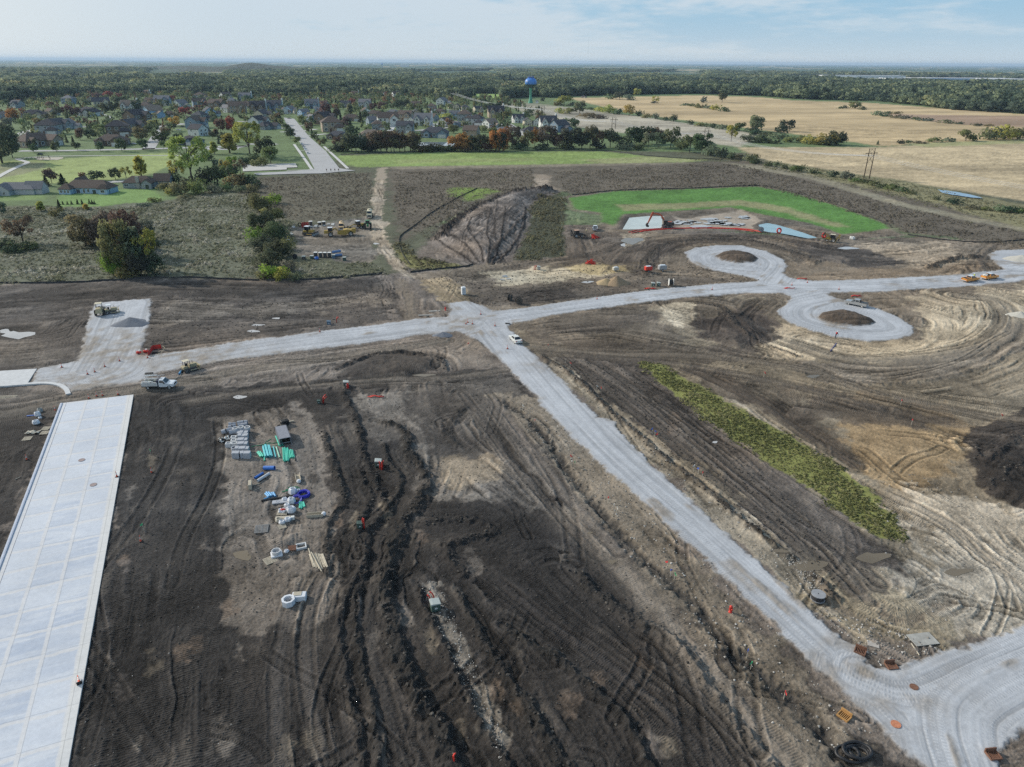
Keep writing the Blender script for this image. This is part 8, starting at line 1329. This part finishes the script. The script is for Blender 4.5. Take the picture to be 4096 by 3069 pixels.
for a,b,s,h,l in[(1085,745,1.4,1.0,'white wrapped crate behind the long black pipe'),(1050,960,1.3,.9,'white wrapped bag in front of the long black pipe'),(880,905,.9,.6,'small white bag on the long black pipe'),(1030,1170,1.5,.9,'big white crate of wrapped fittings, right of the red-topped pallet'),(940,1060,.9,.6,'pale bag above the big white crate'),(820,1440,1.0,.5,'torn white sack at the lower end of the supplies'),(960,1385,1.1,.55,'white sack right of the torn one'),(740,1390,1.0,.6,'grey dirty sack left of the white ones'),(1215,675,.6,.35,'small white bag beside the green heap')]:sack(q2,a,b,s,h,l,WRAP if 'grey' not in l else TARP)
t=pallet(q2,830,1200,.1,'pallet with red and white fittings beside the big white crate',s=1.5);r_=random.Random(5);f=MB();[f.cyl((r_.uniform(-.5,.5),r_.uniform(-.4,.5),.16),(r_.uniform(-.5,.5),r_.uniform(-.4,.5),.5),.12,8)for _ in range(10)];f.build('fittings',WRAP,t);MB().box((.1,.1,.5),(.7,.35,.3),ch=.1).build('red_bag',CON,t)
pallet(q2,820,1520,.5,'broken pallet below the white sacks');pallet(q2,335,1590,.2,'grey slatted rack lying at the left of the supplies',STEEL,1.9)
for(a,b,sx,sy,h,yw,m,l)in[(780,950,2.4,.9,.2,.22,CBLK,'pale concrete slab with a hole below the black pipe'),(840,1325,2.2,.7,.12,.1,WOODL,'pale board under the sacks'),(1075,1340,.5,.5,.5,.2,FW,'small white box right of the sacks'),(70,580,.5,1.6,.9,.3,WOODL,'upright bundle of stakes left of the slanting pipes')]:
 x,y=q2(a,b);mb=MB();mb.box((0,0,h/2),(sx,sy,h),ch=.02)
 if 'hole' in l:mb.pipe((-.4,0,h),(-.4,0,h+.03),.28,.08,14)
 o=mb.build('supply_board',m);o.location=(x,y,HZ(x,y));o.rotation_euler=(0,0,yw);tag(o,l,'board')
def trough(x,y,yaw,label,L=2.4):
 t=thing('timber_trough',label,'trough',(x,y,HZ(x,y)),yaw);w=MB();[w.box((0,s*.35,.25),(L,.06,.5))for s in(-1,1)];w.build('side_board',WOODL,t);MB().box((0,0,.05),(L,.64,.06)).build('floor_board',WOODL,t);b=MB().lathe([(.3,0),(.36,.3),(.2,.5),(.01,.52)],8,(L/2+.1,0,.1)).build('bundle',WRAP,t)
trough(*q2(1200,400),-1.2,'timber trough with white bundle at its lower end');trough(*q2(1600,1275),.15,'timber trough on the track right of the supplies')
x,y=q3(450,470);t=thing('manhole_ring','pale manhole ring on a white square base','concrete ring',(x,y,HZ(x,y)),.4);MB().box((0,0,.12),(1.5,1.3,.26),ch=.04).build('base',WRAP,t);MB().pipe((0,0,.26),(0,0,.75),.62,.12,24).build('ring',mat('pale_precast',(0,0,0)),t)
pallet(q3,310,580,.7,'pale pallet left of the manhole ring',s=1.5);o=MB().pipe((0,0,0),(0,0,.22),.58,.10,22).build('iron_ring',RUST);o.location=(*q3(665,365),.1);o.rotation_euler=(.25,0,0);tag(o,'rusty iron ring beside the brown pallet','iron ring');pallet(q3,775,365,.2,'brown pallet right of the rusty ring',RUST,1.1);sack(q3,660,430,.7,.35,'small white bag below the rusty ring');block(q3,960,310,1.4,1.2,.35,.35,'white square frame with crossed straps',hole=True)
for k in range(15):
 r_=random.Random(k);a=1120+k*21;lay(q3,(a+r_.uniform(-8,8),455+r_.uniform(-15,15)),(a+95+r_.uniform(-10,10),740+r_.uniform(-20,25)),.07,WOODL,'pale timber plank lying in the plank heap','planks in the plank heap','timber_plank','plank',hollow=False)
lay(q3,(1112,365),(1215,640),.08,WOODL,'plank sticking out at the top left of the plank heap',None,'timber_plank','plank',.16,False);lay(q3,(1172,440),(1385,835),.08,WOODL,'plank lying diagonally over the plank heap',None,'timber_plank','plank',.18,False)
x,y=q3(700,1480);o=MB().pipe((0,0,0),(0,0,.8),.85,.28,8).build('wrapped_ring',WRAP);o.location=(x,y,HZ(x,y));tag(o,'white wrapped eight-sided ring with open top','wrapped ring');x,y=q3(925,1375);t=thing('wrapped_crate','white wrapped crate with a board on top','crate',(x,y,HZ(x,y)),.12);MB().box((0,0,.4),(1.7,1.1,.8),ch=.06).build('crate_body',WRAP,t);MB().box((-.2,.1,.83),(1.0,.7,.06)).build('board',WOODL,t)
for a,b,s,h,l in[(850,600,1.2,.9,'white big bag with open top left of the concrete street'),(930,420,1.0,.8,'grey stacked bag behind the white open one'),(790,880,1.3,.8,'long white bag in front of the open one')]:sack(q4,a,b,s,h,l,WRAP if 'grey' not in l else mat('grey_bag',(.35,.36,.34),.8))
lay(q4,(440,595),(745,600),.11,BLUEP,'blue pipe pointing left from the white bag');sack(q4,930,680,.7,.3,'rumpled white sheet between two white bags')
pallet(q4,1140,1060,.1,'upper pallet beside the curb',s=1.3);pallet(q4,1090,1220,.1,'lower pallet beside the curb',s=1.3);pallet(q4,450,1420,.2,'lone grey pallet on the dark soil by the tarpaulin',s=1.4)
x,y=q4(660,1220);mb=MB();r_=random.Random(9);vs=[(i*.34-1.2,j*.26-.5+.12*math.sin(i),.08+r_.uniform(0,.3))for j in range(5)for i in range(8)];mb.add(vs,[(j*8+i,j*8+i+1,j*8+i+9,j*8+i+8)for j in range(4)for i in range(7)]);o=mb.build('tarpaulin',TARP);o.location=(x,y,HZ(x,y));o.rotation_euler=(0,0,.15);tag(o,'crumpled pale tarpaulin next to the pallets','tarpaulin')
x,y=P(30,1590);mb=MB();[mb.box((0,(k-2)*.28,.1+.12*(k%2)),(3.6,.22,.1))for k in range(5)];o=mb.build('lumber_stack',WOODL);o.location=(x,y,HZ(x,y));o.rotation_euler=(0,0,.08);tag(o,'low stack of pale lumber inside the curved curb','lumber')
lay(qf,(717,1500),(728,1483),.2,SKY,'blue pipe lying by the small tan dozer');lay(qf,(722,1506),(728,1486),.06,WOODL,'pale post lying by the small tan dozer',None,'timber_post','post',0,False);lay(qf,(690,1520),(722,1507),.05,WOODL,'pale lath pointing at the white truck',None,'timber_post','post',0,False);lay(qf,(62,1920),(82,1912),.05,WOODL,'pale lath on the dark soil left of the street',None,'timber_post','post',0,False)
def inlet(px,py,yaw,label,m=RUST):
 x,y=P(px,py);t=thing('storm_inlet',label,'storm drain',(x,y,HZ(x,y)+.02),yaw,'storm drain castings');MB().box((0,.38,.28),(1.2,.14,.56),ch=.03).build('hood',m,t);f=MB();[f.box((s*.56,-.1,.12),(.10,.9,.2))for s in(-1,1)];f.box((0,-.55,.12),(1.2,.1,.2));f.build('frame',m,t);g=MB();[g.box((k*.16,-.1,.14),(.07,.85,.06))for k in range(-3,4)];g.build('grate',m,t);MB().box((0,-.1,.03),(1.0,.85,.04)).build('opening',BLACK,t)
inlet(3440,2608,-.6,'rusty storm drain casting at the corner of the gravel road');inlet(3563,2665,.1,'rusty storm drain casting left of the right gravel branch');inlet(3377,2868,-.9,'yellow-faced storm drain casting by the black hose',mat('casting_ochre',(.45,.25,.09),.8,dirt=.3));inlet(3968,3025,.1,'rusty storm drain casting at the bottom right corner')
def cover(px,py,r,m,label,z=.02):
 x,y=P(px,py);t=thing('manhole_cover',label,'manhole cover',(x,y,(HZ(x,y)if z<.1 else 0)+z),0);MB().cyl((0,0,0),(0,0,.05),r,20).build('lid',m,t);MB().pipe((0,0,0),(0,0,.06),r+.09,.08,20).build('frame',m,t)
cover(3655,2752,.36,RUST,'rusty manhole cover in the gravel junction');cover(3582,2902,.40,mat('cover_orange',(.55,.22,.12),.8,dirt=.3),'orange-painted manhole cover low in the gravel junction');cover(328,1845,.42,mat('cover_pinkish',(.33,.26,.25),.8),'upper manhole cover in the concrete street',.2);cover(375,1944,.42,mat('cover_pinkish',(0,0,0)),'lower manhole cover in the concrete street',.2)
x,y=P(3415,3020);pts=[]
for k in range(150):
 a=k*.19;ring=[(1.55,-.2,0,.62),(1.0,.55,.1,.8),(.62,-.25,-.05,1.0),(1.35,.3,.12,.7)][min(3,k//38)];pts.append((ring[1]+ring[0]*math.cos(a),ring[2]+ring[0]*ring[3]*math.sin(a),.2+.1*(k//38)+.05*math.sin(k)))
o=MB().tube(pts,.17,8).build('suction_hose',BPIPE,smooth=True);o.location=(x,y,HZ(x,y));tag(o,'thick black hose coiled beside the gravel road','hose')
for px,py,sx,sy,yw,m,l,nm in[(3690,2560,3.1,1.9,.18,mat('road_plate',(.38,.37,.34),.8,dirt=.3,scale=1),'large pale steel road plate on the mud','road_plate'),(3492,2580,1.25,.9,-.35,mat('plywood_grey',(.44,.40,.36),.9,dirt=.2),'small square plywood sheet on the mud','plywood_sheet'),(1738,1245,3.2,1.0,.35,mat('slab_scrap',(.32,.31,.29),.9,dirt=.2),'long grey scrap slab left of the junction','scrap_slab'),(1705,1262,4.2,.8,.18,mat('slab_scrap',(0,0,0)),'lower grey scrap slab left of the junction','scrap_slab'),(596,1497,1.6,1.0,.3,mat('black_mat',(.03,.03,.03),.9),'black rubber mat behind the white truck','rubber_mat'),(265,1453,1.6,.9,.2,mat('black_mat',(0,0,0)),'black rubber mat at the lower left of the gravel pad','rubber_mat'),(2030,1297,1.2,.8,-.3,mat('black_mat',(0,0,0)),'black crumpled mat at the right of the junction','rubber_mat')]:
 x,y=P(px,py);o=MB().box((0,0,.04),(sx,sy,.06),ch=.01).build(nm,m);o.location=(x,y,HZ(x,y)+.03);o.rotation_euler=(0,.03,yw);tag(o,l,nm.replace('_',' '))
lay(qf,(3645,2576),(3677,2622),.07,WOODL,'pale post lying below the steel road plate',None,'timber_post','post',0,False)
def hydrant(px,py,label):
 x,y=P(px,py);t=thing('fire_hydrant',label,'hydrant',(x,y,HZ(x,y)),.4);MB().lathe([(.24,0),(.24,.08),(.16,.12),(.16,.75),(.21,.78),(.21,.84),(.14,.98),(.05,1.06),(.01,1.08)],14).build('barrel',CON,t,True);n=MB();n.cyl((-.28,0,.6),(.28,0,.6),.08,10);n.cyl((0,-.28,.55),(0,0,.55),.1,10);n.build('nozzle',CON,t)
hydrant(2921,2450,'red fire hydrant at the left edge of the long gravel road');hydrant(1782,1243,'red fire hydrant with yellow stake left of the junction')
lay(qf,(3322,1405),(3345,1375),.14,mat('hose_violet',(.12,.11,.22),.6),'violet hose running from the turning circle');
def heap(px,py,rx,ry,h,m,label,seed=0):
 x,y=P(px,py);mb=MB();n,k=28,9;vs=[(0,0,h)];r_=random.Random(seed)
 for j in range(1,k+1):
  f=j/k
  for i in range(n):a=2*math.pi*i/n;w=1+.10*math.sin(3*a+seed)+.05*math.sin(7*a);vs.append((rx*f*w*math.cos(a),ry*f*w*math.sin(a),h*(1-f)**1.05*(1+r_.uniform(-.05,.05))-.05*(j==k)))
 fs=[(0,1+i,1+(i+1)%n)for i in range(n)]+[(1+(j-1)*n+i,1+j*n+i,1+j*n+(i+1)%n,1+(j-1)*n+(i+1)%n)for j in range(1,k)for i in range(n)]
 o=mb.add(vs,fs).build('heap',m,smooth=True);o.location=(x,y,HZ(x,y));tag(o,label,'heap')
SANDM=mat('sand',(.30,.22,.14),.95,dirt=.25,scale=2);heap(2465,1133,4.2,3.4,2.3,SANDM,'bigger brown sand heap above the cross road',1);heap(2425,1132,3.6,2.8,1.5,mat('sand_pale',(.38,.29,.17),.95,dirt=.2),'lower yellowish sand heap beside the bigger one',2);heap(525,1296,4.6,3.4,1.7,mat('grey_chips',(.17,.185,.215),.95,dirt=.2,scale=3),'dark grey gravel heap on the gravel pad',3);heap(1772,1342,2.6,1.6,.9,mat('grey_chips',(0,0,0)),'small dark gravel heap below the junction',4);heap(4085,1040,5.5,5,1.6,mat('white_chips',(.48,.46,.41),.95,dirt=.15),'pale stone heap in the right turning circle',5);heap(4078,1262,3.2,2.6,1.2,mat('white_chips',(0,0,0)),'pale stone heap by the right edge below the cross road',6)
r_=random.Random(2)
for i,(px,py)in enumerate([(2010,1118),(2022,1112),(2034,1116),(2018,1106)]):x,y=P(px,py);lay(qf,(px-9,py+r_.uniform(-3,3)),(px+9,py+r_.uniform(-4,4)),.16,WPIPE,'white broken pipe in the debris above the junction','broken pipes in the debris')
def lidbox(px,py,w,h,m,lid,label,yaw=0):
 x,y=P(px,py);t=thing('storage_bin',label,'bin',(x,y,HZ(x,y)),yaw,'bins and lids in the machine park');MB().box((0,0,h/2),(w,w,h),ch=.03).build('bin_body',m,t);MB().box((0,0,h+.08),(w+.25,w+.2,.16),ch=.03).build('lid',lid,t)
for i,px in enumerate([1264,1283,1301,1319]):lidbox(px,1030,1.0,1.7,DGREY,FW,f'tall dark bin with white lid in the lower machine park, {nth(i)} from left')
for px,py,h,m,l in[(1216,1040,1.0,DGREY,'short dark bin with tilted pale lid at the left'),(1248,1038,1.0,TGR,'short green bin with pale lid left of the blue tub'),(1335,1033,1.2,mat('box_blue_grey',(0,0,0)),'blue-green bin in front of the blue pipes'),(1378,1042,1.1,TGR,'short green bin at the right end of the lower row')]:lidbox(px,py,1.0,h,m,PAD,l)
sack(qf,1267,1040,1.5,.9,'blue tub in the lower machine park row',BLUEP,name='plastic_tub',cat='tub');sack(qf,1180,1036,1.6,1.5,'black drum by the hedge in the machine park',BPIPE,name='drum',cat='drum');sack(qf,1175,912,1.3,.8,'white tub at the left end of the upper row',FW,name='plastic_tub',cat='tub')
for A,B,z in[((1332,1028),(1368,1024),0),((1330,1024),(1364,1020),.9)]:lay(qf,A,B,.45,mat('steel_blue_pipe',(.12,.22,.42),.5),f'{"upper" if z else "lower"} steel-blue pipe in the machine park',None,z=z)
for i,(px,lx)in enumerate([(1244,0),(1279,0),(1296,0)]):
 x,y=P(px,903);t=thing('manhole_barrel',f'dark barrel with white round lid in the upper row, {nth(i)} from left','barrel',(x,y,HZ(x,y)),0,'barrels in the machine park');MB().cyl((0,0,0),(0,0,1.5),.65,18).build('barrel_body',DGREY,t);MB().cyl((0,0,1.5),(0,0,1.7),.82,18).build('lid',FW,t)
for i,(px,py)in enumerate([(1245,909),(1263,908),(1264,904),(1280,906),(1297,904),(1314,899),(1332,898),(1331,903),(1160,933),(1165,938),(1152,961),(1155,972)]):x,y=P(px,py);o=MB().box((0,0,.2),(1.3,.9,.28),ch=.04).build('precast_slab',FW);o.location=(x,y,HZ(x,y));tag(o,f'small white slab on the ground of the machine park, {nth(i)} of the scatter','slab','white slabs in the machine park')
x,y=P(1222,909);t=thing('open_container','red open container at the back of the machine park','container',(x,y,HZ(x,y)),.1);w=MB();[w.box((0,s*1.1,.9),(2.6,.1,1.7))for s in(-1,1)];[w.box((s*1.25,0,.9),(.1,2.1,1.7))for s in(-1,1)];w.build('wall',mat('container_red',(.36,.05,.04),.6,dirt=.2),t);MB().box((0,0,.1),(2.5,2.1,.1)).build('floor',DGREY,t);t2=thing('loose_tyre','big black tyre standing left of the red container','tyre',(*P(1200,907),HZ(*P(1200,907))));MB().lathe([(.5,-.25),(.8,-.25),(.85,0),(.8,.25),(.5,.25),(.5,-.25)],20).xf(Matrix.Translation((0,0,.85))@Matrix.Rotation(math.pi/2,4,'X')).build('tread',TYRE,t2)
sack(qf,3408,958,2.2,1.1,'white precast basin on the ground right of the yellow backhoe',FW,name='precast_basin',cat='basin')
x,y=P(165,640);t=thing('playground_tower','dark timber playground tower with slide at the left of the park','playground',(x,y,.1),.2);f=MB();[f.tube([(a,b,0),(a,b,3.4)],.12,6)for a in(-1.2,1.2)for b in(-1.2,1.2)];f.box((0,0,1.6),(2.6,2.6,.15));f.tube([(1.2,0,3),(5,0,2.8)],.1,6);[f.tube([(5,0,2.8),(5.6,k,0)],.1,6)for k in(-1,1)];f.build('frame',BARK,t);MB().prism([(-1.7,3.2),(0,4.4),(1.7,3.2)],-1.7,1.7).build('roof',mat('play_roof',(.05,.07,.05),.8),t);MB().prism([(-1.3,1.6),(-4.4,.2),(-4.4,.35),(-1.3,1.8)],-.4,.4).build('slide',DGREY,t)
for i,px in enumerate((1307,1324,1340,1355)):x,y=P(px,688);t=thing('barricade_post',f'dark post at the closed end of the wide street, {nth(i)} from left','post',(x,y,0),0,'posts at the closed end of the street');MB().cyl((0,0,0),(0,0,1.6),.14,8).build('post',DGREY,t);MB().box((0,0,1.5),(.7,.08,.7)).build('marker',RUST,t)
